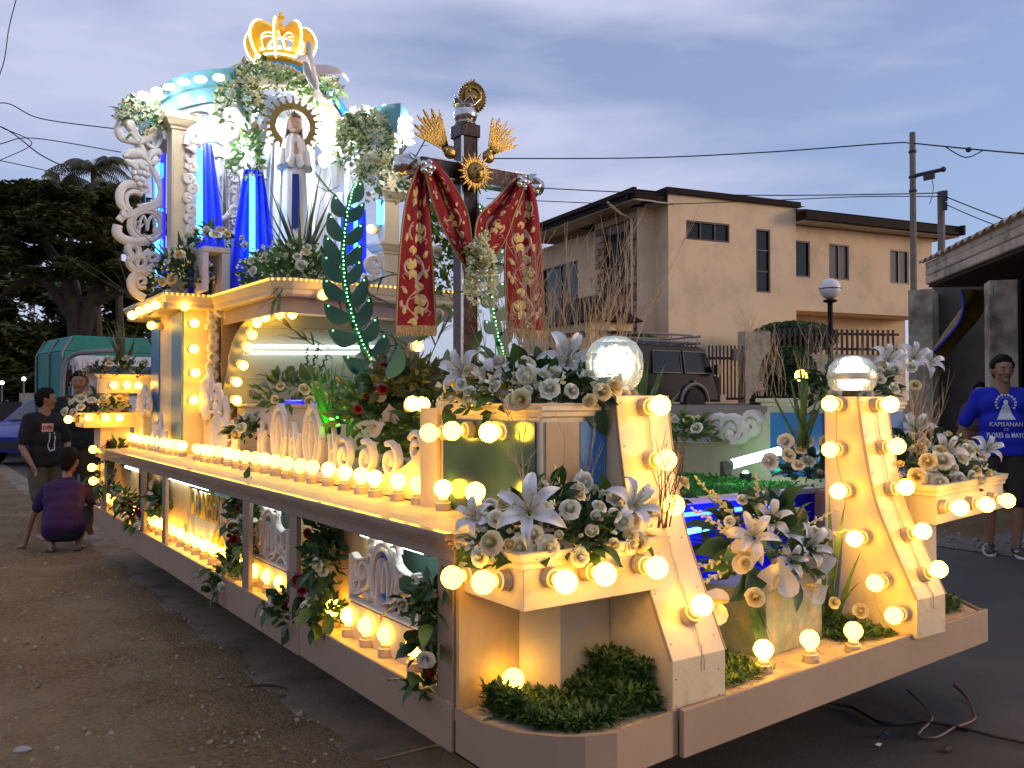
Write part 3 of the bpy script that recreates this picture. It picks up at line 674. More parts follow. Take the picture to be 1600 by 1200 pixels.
# coconut palms
def palm(px, py, d, label, nf=15, L_=3.2):
    c = fwd(px, d, zat(py, d)); o = thing('palm_tree', label, 'palm tree', (c.x, c.y, 0), 'trees left of the float')
    b = MB(); b.tube([(c.x + .5, c.y, 0), (c.x + .2, c.y, c.z * .5), tuple(c)], [.22, .17, .14], 7); b.build('trunk', BARK, o)
    b = MB()
    for k in range(nf):
        a = k * 2.4 + R.random(); el = R.uniform(-.1, 1.1); ln = L_ * R.uniform(.8, 1.1)
        P = [c + Vector((cos(a) * cos(el) * ln * t, sin(a) * cos(el) * ln * t, (sin(el) * ln * t - 1.5 * t * t * ln * .42))) for t in [i / 9 for i in range(10)]]
        b.tube(P, .02, 3)
        for i in range(1, 9):
            for j in (0, .5):
                q = P[i] + (P[i + 1] - P[i]) * j; dr = (P[i + 1] - P[i]).normalized(); sd_ = dr.cross(UP).normalized()
                for s in (-1, 1):
                    tip = q + sd_ * s * .55 * sin(pi * (i + j) / 10 + .25) + dr * .3 - UP * .35; wv = dr * .05
                    b.add([q - wv, q + wv, tip], [(0, 1, 2)])
    b.build('crown', leafmat('palm_leaf', (.05, .055, .02), (.12, .11, .04), tr=.2, scale=1), o, kind='stuff', fix=False)
palm(143, 262, 42, 'coconut palm rising above the spreading tree, the taller of two', 20, 2.4)
palm(92, 285, 44, 'lower coconut palm half hidden by the tree crown', 14, 1.9)
palm(178, 300, 40, 'palm with drooping fronds beside the carved shrine panel', 12, 1.8)

b = MB()
for px in range(-700, 360, 22):
    d_ = 62 + R.uniform(-4, 4); hh_ = R.uniform(6.0, 9.0); c_ = fwd(px, d_, hh_ * .5); leafcloud(b, c_, 2.4, 2.4, hh_ * .62, 700, .34, .3, .3)
o_ = b.build('treeline', TREEL, kind='stuff', fix=False); o_['label'] = 'dark far-off line of trees closing the view under the big crown'
# ------------------------------------------------------------------ truck, blue car, far wall, far lamps, jeep
def wheel(c, r, wdt, axis, parent, name='wheel'):
    a = Vector(axis).normalized(); b = MB(); M = a.to_track_quat('Z', 'Y').to_matrix()
    b.lathe([(r * .6, -wdt / 2), (r * .93, -wdt / 2), (r, -wdt * .35), (r, wdt * .35), (r * .93, wdt / 2), (r * .6, wdt / 2)], 20, c, M)
    o = b.build(name, mat('tyre_rubber', (.018, .018, .018), .85, bump=.3), parent, smooth=True)
    b = MB(); b.lathe([(r * .12, -wdt * .3), (r * .58, -wdt * .25), (r * .62, 0), (r * .58, wdt * .4), (r * .4, wdt * .42), (r * .12, wdt * .5)], 14, c, M); b.build('rim', mat('rim_grey', (.25, .25, .25), .4, .6), o)
tk = thing('truck', 'white cab truck with a high teal canvas cargo cover', 'truck', fwd(170, 15.5))
td = head(40); tn = head(130)       # front face direction along td, facing tn (towards viewer right)
T0 = fwd(202, 18.0)
tf = head(139)                        # truck's forward: towards the camera
tl = Vector((tf.y, -tf.x, 0))        # its lateral axis, left in the picture
def TP(a, l, z): return T0 + tf * max(a, -3.3) + tl * l + UP * z * 1.08
TEALC = mat('teal_canvas', (.008, .18, .15), .7, var=.15, vscale=2, bump=.4, bscale=6)
CABW = mat('truck_white', (.42, .42, .42), .35, var=.1)
tl = -tl if (fwd(100, 15) - fwd(200, 15)).dot(tl) < 0 else tl
b = MB(); b.extr([TP(-1.2, .95, 1.0), TP(-5.5, .95, 1.0), TP(-5.5, .95, 2.25), TP(-1.2, .95, 2.25)], -tl * 1.9)
b.add([TP(-1.2, .95, 2.25), TP(-1.2, .75, 2.55), TP(-1.2, -.75, 2.55), TP(-1.2, -.95, 2.25), TP(-5.5, .95, 2.25), TP(-5.5, .75, 2.55), TP(-5.5, -.75, 2.55), TP(-5.5, -.95, 2.25)],
      [(0, 1, 2, 3), (4, 5, 1, 0), (5, 6, 2, 1), (6, 7, 3, 2), (7, 6, 5, 4)])
b.build('cargo_cover', TEALC, tk, bevel=.04)
for a_ in (-1.15, -2.2, -3.28): b = MB(); b.tube([TP(a_, .98, 1.0), TP(a_, .98, 2.2), TP(a_, .8, 2.52)], .025, 6); b.build('cover_hoop', mat('grey_tube', (.2, .2, .2), .5), tk)
prof = [(0.0, .55), (.95, .55), (.98, 1.2), (.72, 1.3), (.48, 2.02), (.32, 2.14), (0, 2.16)]
b = MB(); b.extr([TP(a_ - 1.0, .88, z) for a_, z in prof], -tl * 1.76); b.build('cab', CABW, tk, bevel=.05)
b = MB(); b.add([TP(-.262, .72, 1.38), TP(-.262, -.72, 1.38), TP(-.468, -.68, 1.95), TP(-.468, .68, 1.95)], [(0, 1, 2, 3)]); b.build('windscreen', mat('cab_glass', (.06, .065, .08), .08, var=0), tk)
b = MB(); b.extr([TP(-.95, .885, 1.35), TP(-.40, .885, 1.35), TP(-.58, .885, 1.95), TP(-.95, .885, 1.95)], tl * .01); b.build('side_window', MATS['cab_glass'], tk)
b = MB(); b.obox(TP(.0, 0, .72), tf, tl, UP, .05, .9, .13); b.build('bumper', mat('bumper_grey', (.25, .24, .24), .5), tk)
for s in (-1, 1):
    b = MB(); b.obox(TP(-.02, .62 * s, 1.02), tf, tl, UP, .03, .17, .09); b.build('headlight', mat('lamp_lens', (.5, .5, .5), .15), tk)
    wheel(TP(-.6, .82 * s, .38), .38, .22, tl, tk); wheel(TP(-2.7, .85 * s, .38), .38, .3, tl, tk)
b = MB(); b.obox(TP(-.012, -.1, .98), tf, tl, UP, .012, .3, .07); b.build('grille', BROWN, tk)
b = MB(); b.tube([TP(-.45, .95, .95), TP(-.3, 1.1, 1.5), TP(-.35, 1.1, 1.9)], .015, 6); b.obox(TP(-.3, 1.1, 1.7), tf, tl, UP, .03, .09, .16); b.build('mirror', BROWN, tk)
# curved grey awning pipe beside the truck
P = catmull([fwd(98, 12.6, 0), fwd(97, 12.6, zat(640, 12.6)), fwd(100, 12.6, zat(575, 12.6)), fwd(112, 12.6, zat(556, 12.6)), fwd(140, 12.6, zat(550, 12.6)), fwd(180, 12.8, zat(548, 12.8))], 6)
b = MB(); b.tube(P, .035, 8); tag(b.build('awning_pipe', mat('grey_tube', (.2, .2, .2), .5)), 'bent grey steel pipe frame standing in front of the truck cab', 'pipe')
# blue car at far left
bc = thing('blue_car', 'bright blue car with a clear headlight cut by the left edge', 'car', fwd(-5, 19.5))
cf = -head(-20 + 30); cl = Vector((-cf.y, cf.x, 0)); C0 = fwd(2, 18.6)
cl = -cl if (fwd(100, 15) - fwd(200, 15)).dot(cl) < 0 else cl
def CP(a, l, z): return C0 + cf * a + cl * l + UP * z
BL = mat('car_blue', (.005, .015, .26), .3, var=0, coat=.2)
def carbody(P_, prof, half, m, parent, name='body'):
    rings = []
    for l, sc_, dz in ((-half, .93, -.03), (-half * .85, 1, 0), (half * .85, 1, 0), (half, .93, -.03)):
        rings.append([P_(a * (1 if abs(l) < half else .98), l, (z + dz) if z > .4 else z) for a, z in prof])
    b = MB(); b.loft(rings); return b.build(name, m, parent, smooth=True)
carbody(CP, [(0, .3), (.02, .62), (-.3, .82), (-1.0, .95), (-4.1, 1.0), (-4.3, .8), (-4.3, .3)], .83, BL, bc)
b = MB(); b.loft([[CP(-.95, l, .93), CP(-1.6, l * .82, 1.42), CP(-3.2, l * .82, 1.45), CP(-4.0, l, .98)] for l in (-.75, .75)]); b.build('cabin', BL, bc, smooth=True)
b = MB(); b.add([CP(-.96, .68, .965), CP(-.96, -.68, .965), CP(-1.56, -.56, 1.40), CP(-1.56, .56, 1.40)], [(0, 1, 2, 3)]); b.build('windscreen', MATS['cab_glass'], bc)
for s in (-1, 1):
    b = MB(); b.ball(CP(-.10, .58 * s, .68), .16, 10, 6, (1, 1, .6)); b.build('headlight', mat('lamp_lens', (.5, .5, .5), .15), bc, smooth=True)
    wheel(CP(-.75, .78 * s, .31), .31, .2, cl, bc); wheel(CP(-3.4, .78 * s, .31), .31, .2, cl, bc)
b = MB(); b.obox(CP(.01, 0, .45), cf, cl, UP, .02, .45, .08); b.build('grille', WIRE, bc)
b = MB(); b.slab(fwd(30, 22), fwd(92, 21), .2, 0, zat(614, 21.5)); tag(b.build('concrete_wall', CW), 'low grey concrete wall between the blue car and the green truck', 'wall')
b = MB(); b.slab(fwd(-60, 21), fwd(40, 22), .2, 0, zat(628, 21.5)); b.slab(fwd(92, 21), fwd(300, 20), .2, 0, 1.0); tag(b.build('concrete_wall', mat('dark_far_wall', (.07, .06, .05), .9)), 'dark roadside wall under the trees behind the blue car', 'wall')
for (px, py) in ((3, 598), (37, 592)):
    d = 38; p = fwd(px, d, zat(py, d)); o = thing('street_lamp', 'distant lit street lamp under the trees, %s' % ('at the very left edge' if px < 10 else 'nearer to the boys'), 'street lamp', (p.x, p.y, 0), 'distant lit street lamps')
    b = MB(); b.tube([(p.x, p.y, 0), tuple(p)], .04, 6); b.build('pole', MATS['grey_tube'], o); b = MB(); b.ball(p, .085, 8, 6); b.build('lamp', emis('far_lamp', (1, .9, .7), 6), o)
# jeep
jp = thing('jeep', 'dusty grey jeep with roof rack and black windows parked by the gate', 'car', fwd(1040, 19, .95))
jf = head(58); J0 = fwd(1088, 22.5); jl = Vector((-jf.y, jf.x, 0)); jz = 1.02
jf = -head(-62 + 0) if False else jf
def JP(a, l, z): return J0 + jf * a + jl * l + UP * (z + jz)
JG = mat('jeep_grey', (.022, .020, .021), .6, var=.2, spec=.2)
b = MB(); b.loft([[JP(0, l, .35), JP(.02, l, .95), JP(-.15, l * .94, 1.0), JP(-.38, l * .88, 1.62), JP(-.55, l * .85, 1.68), JP(-2.6, l * .85, 1.70), JP(-3.1, l * .94, 1.05), JP(-4.1, l, 1.0), JP(-4.2, l, .35)] for l in (-.82, .82)]); b.build('body', JG, jp, bevel=.04)
for (pa, nm) in (([(-.22, 1.03), (-.42, 1.55), (-1.15, 1.55), (-1.15, 1.03)], 'rear_window'), ([(-1.25, 1.03), (-1.25, 1.55), (-2.1, 1.55), (-2.15, 1.03)], 'side_window')):
    for s in (-1,):
        b = MB(); b.extr([JP(a, s * (.80 - (z - 1.0) * .16), z) for a, z in pa], -jl * .02); b.build(nm, GLASS, jp)
        b = MB(); b.tube([JP(a, s * (.83 - (z - 1.0) * .16), z) for a, z in pa + pa[:1]], .016, 5); b.build('window_trim', mat('trim_grey', (.20, .18, .17), .5), jp)
b = MB(); b.extr([JP(-.165, -.62, 1.06), JP(-.165, .62, 1.06), JP(-.36, .56, 1.56), JP(-.36, -.56, 1.56)], jf * .03); b.build('tail_window', GLASS, jp)
for a in (-.85, -3.4):
    for s in (-1, 1): wheel(JP(a, .76 * s, .33), .33, .22, jl, jp)
b = MB()
for a in (-.85, -3.4):
    b.tube([JP(a + .44 * cos(t), -.84, .33 + .44 * sin(t)) for t in [pi * i / 10 for i in range(11)]], .04, 6)
b.build('fender_flare', MATS['trim_grey'], jp, smooth=True)
b = MB()
for z in (1.78, 1.95): b.tube(catmull([JP(-.5, -.62, z), JP(-.42, 0, z), JP(-.5, .62, z), JP(-2.3, .62, z), JP(-2.4, 0, z), JP(-2.3, -.62, z)], 5, True), .028, 6)
for k in range(8): b.tube([JP(-.55 - k * .25, -.62, 1.78), JP(-.55 - k * .25, .62, 1.78)], .015, 5)
for k in range(5):
    for s in (-1, 1): b.tube([JP(-.55 - k * .43, .62 * s, 1.66), JP(-.55 - k * .43, .62 * s, 1.95)], .014, 5)
b.build('roof_rack', MATS['trim_grey'], jp, smooth=True)
b = MB(); b.obox(JP(-.2, -.95, 1.12), jf, jl, UP, .07, .06, .12); b.build('mirror', WIRE, jp)
b = MB(); b.obox(JP(.08, 0, .42), jf, jl, UP, .09, .85, .09); b.build('bumper', MATS['trim_grey'], jp)
b = MB(); b.lathe([(.055, 0), (.05, .02), (.01, .025)], 12, JP(-.85, -.825, .82), (-jl).to_track_quat('Z', 'Y').to_matrix()); b.build('fuel_cap', WIRE, jp)
# ================================================================== THE FLOAT
FL = thing('parade_float', 'long cream and blue religious parade float covered in lit bulbs, carved panels and flowers', 'parade float', (1.3, 3.0, 0))
W_, C_, WD_ = WHITE(), CREAM(), WOOD()
PLYO = mat('stained_ply', (0.55, 0.36, 0.16), 0.55, var=0.2, vscale=6, bump=.2, bscale=30, stretch=(1, 1, .3))
# bulb prototype
pb = MB(); pb.lathe([(.012, .028), (.015, .034), (.020, .045), (.032, .058), (.0385, .072), (.0385, .084), (.031, .101), (.018, .111), (.004, .114)], 12)
pb.v = [(x * .88, y * .88, z * .90 + .010) for x, y, z in pb.v]
BULB_P = pb.build('light_bulb', BULB(), None, smooth=True, local=True); PROTOS.append(BULB_P)
pb = MB(); pb.lathe([(.029, 0), (.030, .014), (.028, .029), (.021, .031), (.019, .041), (.012, .044)], 14)
sk = pb.build('socket', mat('ceramic_socket', (.50, .40, .29), .5, var=.12, vscale=40, bump=.2), BULB_P, smooth=True, local=True)
def bulb(center, d, parent=None, s=1.0, spin=None):
    d = Vector(d).normalized(); center = Vector(center)
    return copyo(BULB_P, parent or FL, center - d * .078 * s, aim(d + Vector((R.uniform(-.05, .05), R.uniform(-.05, .05), R.uniform(-.05, .05))), R.random() * 6), s)
def prof_y(z, dy):
    T_ = [(.46, -.34), (.615, -.34), (.80, -.25), (.99, -.165), (1.2, -.118), (1.36, -.092), (1.5, -.088)]
    for (a, b_), (c, d) in zip(T_, T_[1:]):
        if z <= c: return b_ + (d - b_) * (z - a) / (c - a) + dy
    return -.088 + dy
def strip_bulb(px, py, x, dy, d):
    d = Vector(d).normalized(); y = -.3
    for _ in range(6):
        z = at(px, py, y=y).z; y = prof_y(z - d.z * .078, dy) + d.y * .078
    bulb((x, y, z), d)
def bulbs_x(pts, x, sgn=-1, parent=None, d=None):
    for p in pts: bulb(at(p[0], p[1], x=x + sgn * .078), d or (sgn, 0, 0), parent)
def bulbs_y(pts, y, parent=None, d=(0, -1, 0), x=None):
    for p in pts: bulb(at(p[0], p[1], y=y - .078), d, parent)

# chassis and wheels
b = MB()
for x in (.62, 1.95): b.box(x, x + .12, .35, 6.0, .19, .33)
for y in (.5, 1.7, 3.0, 4.3, 5.6): b.box(.35, 2.4, y, y + .1, .33, .41)
b.build('chassis', mat('chassis_black', (.02, .018, .016), .7), FL)
for y in (1.2, 4.6, 5.3):
    for x in (.55, 2.15): wheel(Vector((x, y, .29)), .29, .2, (1, 0, 0), FL)
# lower platform
edge = [(0, 6.2), (0, .0), (-.002, -.154), (.035, -.26), (.108, -.346), (.17, -.39), (.255, -.418), (.38, -.40), (.522, -.385), (2.55, -.235), (2.79, .09), (2.79, 6.2)]
b = MB(); b.prism(edge, .425, .46); b.build('lower_platform', WD_, FL)
b = MB()
def skirt(P0, P1, z0=.335, z1=.475, t=.014, gap=.003, nm='skirt_board', m=None):
    b = MB(); p, q = Vector((*P0, 0)), Vector((*P1, 0)); d = (q - p).normalized()
    b.slab(p + d * gap, q - d * gap, -t, z0, z1); return b.build(nm, m or SB, FL, bevel=.003)
SB = mat('mauve_skirt_paint', (.33, .225, .15), .55, var=.07, vscale=3, bump=.12, bscale=30, dirt=(.22, .15, .10), dscale=5, dpos=(.62, .85))
ys = [6.2, 5.0, 3.76, 2.52, 1.28, 0.02]
for i in range(5): skirt((0, ys[i]), (0, ys[i + 1]), .30 + .007 * i)
b = MB(); n_ = 0
cv_ = edge[1:9]
rings = []
for p in cv_:
    rings.append([(p[0] * .985 + .005, p[1] * .985, .34), (p[0] * .985 + .005, p[1] * .985, .468)])
out_ = []
for i, p in enumerate(cv_):
    a = Vector(cv_[max(i - 1, 0)]); c = Vector(cv_[min(i + 1, len(cv_) - 1)]); d = (c - a).normalized(); nn = Vector((d.y, -d.x))
    nn = -nn if nn.dot(Vector(p) - Vector((.6, .4))) < 0 else nn
    q = Vector(p) + nn * .012; out_.append((p, q))
b.loft([[(p[0], p[1], .34), (q.x, q.y, .34), (q.x, q.y, .472), (p[0], p[1], .472)] for p, q in out_]); b.build('curved_skirt', SB, FL)
skirt((.520, -.402), (2.56, -.252), .335, .478, .018); skirt((2.555, -.235), (2.80, .09), .345, .47); skirt((2.79, .1), (2.79, 6.2))
# recess back wall and front recess
b = MB(); b.box(.30, .33, .03, 6.1, .46, .945); b.box(2.45, 2.48, .03, 6.1, .46, .945); b.box(.34, 2.44, 6.0, 6.03, .46, .945); b.build('recess_wall', PLYO, FL)
# deck
dk = [(-.02, 0.012), (.75, .012), (.95, .569), (.95, 3.1), (2.81, 3.1), (2.81, 6.22), (-.02, 6.22)]
b = MB(); b.prism(dk, .958, .992); b.build('deck', WD_, FL); b = MB(); b.box(.952, 2.80, .57, 3.098, .905, .935); b.box(.935, .949, .60, 3.09, .935, .9575); b.build('basin_floor', WD_, FL)
for (x, z0, z1) in ((-.052, .976, .998), (-.040, .962, .975), (-.026, .948, .961)):
    b = MB(); b.box(x, -.021, -.005, 6.24, z0, z1); b.build('deck_moulding', mat('brown_moulding', (.30, .20, .14), .35, var=.2, coat=.2), FL, bevel=.004)
FASC = mat('mauve_brown_board', (.30, .21, .15), .5, var=.1, bump=.1)
for i in range(5):
    y0 = .02 + i * 1.24; b = MB(); b.box(-.004, .016, y0, y0 + 1.236, .902, .946); b.build('fascia_board', FASC, FL, bevel=.002)
def yx(px, x=.01): return at(px, 700, x=x).y
for (a, c) in ((713, 689), (468, 457), (393, 383), (262, 257), (228, 223), (166, 160)):
    b = MB(); b.box(-.002, .02, yx(a), yx(c), .461, .901); b.build('bay_post', FASC, FL, bevel=.002)
for (a, c, dx, m) in ((550, 469, .14, PLYO), (261, 229, .14, PLYO), (221, 208, .2, WHITE()), (182, 150, .16, PLYO)):
    b = MB(); b.box(dx, dx + .02, yx(a), yx(c), .461, .93); b.build('recess_panel', m, FL)
GLT = mat('glitter_teal', (.10, .22, .20), .35, .3, var=.4, vscale=150, bump=.8, bscale=300)
for (a, c) in ((688, 562), (456, 398), (366, 262), (207, 190)):
    b = MB(); b.box(.285, .299, yx(a, .28), yx(c, .28) , .47, .94); b.build('glitter_panel', GLT, FL)
# fluorescent tubes in the bays
def ftube(a, c, r=.015, m=None, parent=None, nm='fluorescent_tube'):
    a, c = Vector(a), Vector(c); d = (c - a).normalized(); b = MB(); b.tube([a, c], r, 10); o = b.build(nm, m or TUBEW(), parent or FL, smooth=True)
    b = MB()
    for e, s in ((a, 1), (c, -1)): b.tube([e - d * s * .02, e + d * s * .006], r * 1.15, 10)
    b.build('end_cap', mat('tube_cap', (.4, .4, .38), .4, .5), o); return o
for (p, q) in (((566, 826), (668, 868)), ((403, 776), (452, 797)), ((262, 741), (330, 768)), ((198, 728), (220, 736))):
    u = at(*p, x=.12); v = at(*q, x=.12); v.z = u.z = min(.90, (u.z + v.z) / 2); ftube(u, v)

# ---- front left: wall under the tray, post, tray
b = MB(); b.box(.0, .50, .0, .018, .461, .84); b.build('end_wall', PLYO, FL)
b = MB(); b.prism([(.22, -.002), (.31, -.10), (.512, -.10), (.512, -.002)], .461, .82); b.build('tray_post', C_, FL, bevel=.002)
def tray(poly, zb_, zt, nm, flare=.028, mh=.05, wallm=None, open_=True):
    n = len(poly); c = Vector((sum(p[0] for p in poly) / n, sum(p[1] for p in poly) / n))
    o = MB(); o.prism(poly, zb_, zt - mh); r = o.build(nm, wallm or W_, FL, bevel=.002)
    def off(k): 
        res = []
        for p in poly:
            v = Vector(p) - c; res.append(tuple(c + v * (1 + k / v.length)))
        return res
    b = MB(); prev = None
    rings = []
    for (k, z) in ((.004, zt - mh), (.012, zt - mh + .004), (.012, zt - mh * .62), (.022, zt - mh * .5), (flare, zt - mh * .2), (flare + .004, zt - .003), (flare, zt), (-.01, zt), (-.012, zt - .02)):
        rings.append([(p[0], p[1], z) for p in off(k)])
    b.loft(rings, True, True); b.build(nm.replace('_box', '') + '_moulding', C_, FL); return r
tray([(.02, -.31), (.55, -.30), (.55, .01), (.02, .01)], .815, .978, 'tray_box')
bulbs_x([(708, 900), (757, 911)], .02)
bulbs_y([(884, 908), (944, 898), (1026, 887)], -.31)
bulb(at(802, 1062, z=.545), (0, -.1, 1)); bulb(at(1193, 1015, z=.537), (0, 0, 1)); bulb(at(1267, 1000, z=.537), (0, 0, 1)); bulb(at(1333, 986, z=.537), (0, 0, 1))
# ---- buttress towers
def tower(x0, x1, dy):
    pr = [(-.34, .461), (-.34, .615)] + [(v.x, v.y) for v in catmull([Vector((-.34, .615, 0)), Vector((-.25, .80, 0)), Vector((-.165, .99, 0)), Vector((-.118, 1.2, 0)), Vector((-.092, 1.36, 0)), Vector((-.088, 1.415, 0))], 4)[1:]] + [(.08, 1.415), (.08, .461)]
    pr = [(y + dy, z) for y, z in pr]
    b = MB(); b.extr([(x0, y, z) for y, z in pr], (x1 - x0, 0, 0)); b.build('buttress', C_, FL, bevel=.003)
    b = MB()
    fr = pr[1:-2]
    for k in (x0 - .003, x1 + .0005):     # thin lipping along the curved edges
        b.loft([[(k, y + .010, z - .002), (k + .0025, y + .010, z - .002), (k + .0025, y - .003, z), (k, y - .003, z)] for y, z in fr])
    b.build('edge_lipping', mat('lipping_brown', (.4, .3, .2), .6), FL)
tower(.514, .744, -.045); tower(1.891, 2.092, 0.0)
bulbs_x([(1297, 632), (1298, 702), (1310, 768), (1336, 841), (1368, 910), (1396, 962)], 1.891)
for (px, py, d) in ((1383, 632, (0, -1, .05)), (1387, 698, (0, -1, .1)), (1399, 763, (0, -1, .2)), (1423, 832, (0, -1, .35)), (1456, 893, (0, -1, .45))): strip_bulb(px, py, 1.99, 0, d)
for (px, py, d) in ((1000, 635, (0, -1, .05)), (1003, 719, (0, -1, .1)), (1027, 792, (0, -1, .2)), (1082, 948, (0, -.75, .65))): strip_bulb(px, py, .63, -.045, d)
bulbs_x([(1021, 635), (1026, 717), (1040, 806), (1056, 882), (1098, 970), (1114, 1022)], .744, 1)
# cords strung from socket to socket, nail heads and joint lines on the boards
def cord(P, r=.0022):
    P = [Vector(p) for p in P]; Q = []
    for a, c in zip(P, P[1:]): Q += [a, (a + c) / 2 + Vector((R.uniform(-.004, .004), R.uniform(-.002, .0), -.003))]
    b = MB(); b.tube(catmull(Q + [P[-1]], 4), r, 4); b.build('lamp_cord', mat('cord_white', (.45, .40, .32), .6), FL)
for x in (.632, 1.985): cord([(x + .012, prof_y(z, -.045 if x < 1 else 0) - .006, z) for z in [1.41 - .035 * i for i in range(25)]])
cord([(1.887, y, z) for y, z in ((.02, 1.38), (.02, 1.17), (-.02, .98), (-.08, .80), (-.15, .63), (-.2, .5))])
b = MB()
for (x0, dy) in ((.514, -.045), (1.891, 0)):
    for z in (.48, .56, .66, .8, .95, 1.1, 1.25, 1.39):
        for x in (x0 + .015, x0 + .2): b.ball((x, prof_y(z, dy) - .0005, z), .0026, 5, 3)
for k in range(26): b.ball((.60 + k * .075, -.2705 + .0735 * (k * .075) - .146 + .13, .465), .0022, 5, 3)
for k in range(60):
    for z in (.33, .45): b.ball((-.0145, .08 + k * .103, z), .0024, 5, 3)
    b.ball((-.0045, .08 + k * .103, .925), .0022, 5, 3)
b.build('nail_heads', mat('rusty_nail', (.20, .12, .07), .6, .4), FL, kind='stuff', fix=False)
# ---- upper planter box (front left) 
tray([(.25, -.08), (.514, -.08), (.90, .40), (.90, 1.0), (.5, 1.0), (.30, .63)], .985, 1.39, 'planter_box', .02, .045, W_)
TLG = mat('teal_gloss_sheet', (.055, .115, .095), .2, .25, var=.35, vscale=2.5, coat=.3)
b = MB(); b.slab((.249, -.06), (.297, .62), -.006, .99, 1.335) if False else b.slab((.297, .60), (.2495, -.055), -.006, 1.0, 1.33); b.build('teal_panel', TLG, FL)
b = MB(); b.box(.265, .40, -.087, -.0815, 1.0, 1.33); b.build('beige_panel', mat('beige_gloss', (.42, .30, .18), .25, var=.3, vscale=3, coat=.3), FL)
b = MB(); b.box(.40, .508, -.089, -.0815, 1.0, 1.33); b.build('blue_panel', BLUE(), FL)
bulbs_x([(707, 672), (765, 675)], .27); bulb(at(672, 676, x=.20), (-1, 0, 0)); bulb(at(742, 770, x=.16), (-.2, -.1, 1))
b = MB(); b.slab((.302, .642), (.268, .715), .02, .99, 1.37); b.build('swoop_board', C_, FL)
# concave parapet behind it with carved scrolls
sw = catmull([Vector((.70, 1.37, 0)), Vector((.80, 1.25, 0)), Vector((.98, 1.13, 0)), Vector((1.25, 1.07, 0)), Vector((1.75, 1.05, 0))], 5)
b = MB(); b.extr([(.33, v.x, v.y) for v in sw] + [(.33, 1.75, .99), (.33, .70, .99)], (.03, 0, 0)); b.build('swoop_parapet', C_, FL)
# ---- deck edge bulbs
row = [(690, 743), (653, 734), (620, 738), (0, 0)]
bl = [at(652 + 0, 751, z=1.065)]
for k, px in enumerate((693, 654, 621, 586, 563, 538, 512, 488, 468, 448, 430, 414, 399, 382, 369, 356, 341, 329, 319, 308, 285, 278, 270, 262, 254, 247, 238, 229, 220, 211, 203, 195, 187, 179, 172)):
    x_ = .255 + .012 * sin(k * 1.3); bulb((x_, at(px, 760, x=x_).y, .992 + .078), (0, 0, 1))
b = MB(); b.tube([(.30, t * .25, .993 + .004 * sin(t * 2.1)) for t in range(1, 25)], .004, 5); b.build('power_cord', WIRE, FL)
# ---- lower ledge bulbs
for rng in (((648, 1012), (603, 992), (574, 978), (546, 963), (520, 950)), ((440, 895), (420, 886), (401, 880), (382, 870)),
            ((346, 850), (333, 842), (320, 834), (307, 827), (295, 820), (283, 813), (271, 807), (260, 801), (249, 795), (240, 790)), ((215, 778), (206, 775), (176, 758), (168, 754), (155, 750))):
    for (px, py) in rng:
        p = at(px, py, z=.537); p.x = min(max(p.x, .055), .085); bulb((p.x, at(px, py, x=p.x).y, .538), (0, 0, 1))
# ledge rear end bulbs pointing left
bulbs_x([(146, 702), (144, 731), (146, 752)], 0.02)

# ---- middle bay: blue panel, grass basin
BLF = mat('blue_foil', (.006, .008, .55), .38, 0, var=.25, vscale=14, bump=.5, bscale=28, spec=.25)
b = MB(); b.box(.95, 2.72, .548, .568, .462, .925); b.build('foil_panel', BLF, FL)
b = MB(); b.box(.94, 2.72, .530, .60, .926, .952); b.build('basin_rim', mat('pinkish_white', (.62, .5, .48), .5, var=.1), FL, bevel=.006)
b = MB(); b.box(.93, .95, -.0, .548, .462, .93); b.build('bay_side', BLF, FL)
CY_ = emis('cyan_tube', (.06, .55, 1.0), 9); BT = emis('blue_tube', (.03, .09, 1.0), 9)
for (p, q) in (((1060, 834), (1108, 824)), ((1165, 803), (1190, 800)), ((1232, 802), (1246, 799))):
    u = at(*p, y=.47); v = at(*q, y=.47); ftube(u, v, .012, CY_)
ftube((1.2, .50, .89), (2.2, .50, .89), .010, BT, nm='blue_tube'); ftube((1.2, .42, .52), (2.2, .42, .52), .010, BT, nm='blue_tube')
# right hand parapet with swooping top, tray and planter
par = [(.45, 1.385), (.97, 1.385), (.97, 1.33)] + [(v.x, v.y) for v in catmull([Vector((.98, 1.33, 0)), Vector((1.06, 1.22, 0)), Vector((1.22, 1.16, 0)), Vector((1.5, 1.14, 0)), Vector((2.2, 1.14, 0))], 5)] + [(3.6, 1.14), (3.6, .936), (.572, .936), (.572, 1.0), (.45, 1.0)]
OLV = mat('olive_cream_wall', (.55, .53, .38), .5, var=.08)
b = MB(); b.extr([(2.60, y, z) for y, z in par], (.05, 0, 0)); b.build('right_parapet', OLV, FL)
b = MB(); b.box(2.588, 2.599, .60, .94, .99, 1.33); b.build('blue_panel', BLUE(), FL)
b = MB(); b.box(2.57, 2.68, .42, 1.03, 1.387, 1.41); b.box(2.58, 2.67, .44, 1.0, 1.365, 1.3868); b.build('parapet_capital', W_, FL, bevel=.004)
b = MB(); b.box(1.0, 2.6, 3.05, 3.10, .936, 1.14); b.build('basin_back', OLV, FL)
p = at(1120, 708, y=2.0); b = MB(); b.box(1.9, 2.3, 3.03, 3.049, 1.03, 1.1); b.build('vent_opening', WIRE, FL)
ftube(at(1140, 726, x=2.15) , at(1218, 705, x=2.5), .024)
u, v = at(1042, 712, y=1.75), at(1118, 699, y=1.85); ftube(u, v, .018, mat('unlit_teal_tube', (.10, .26, .24), .3))
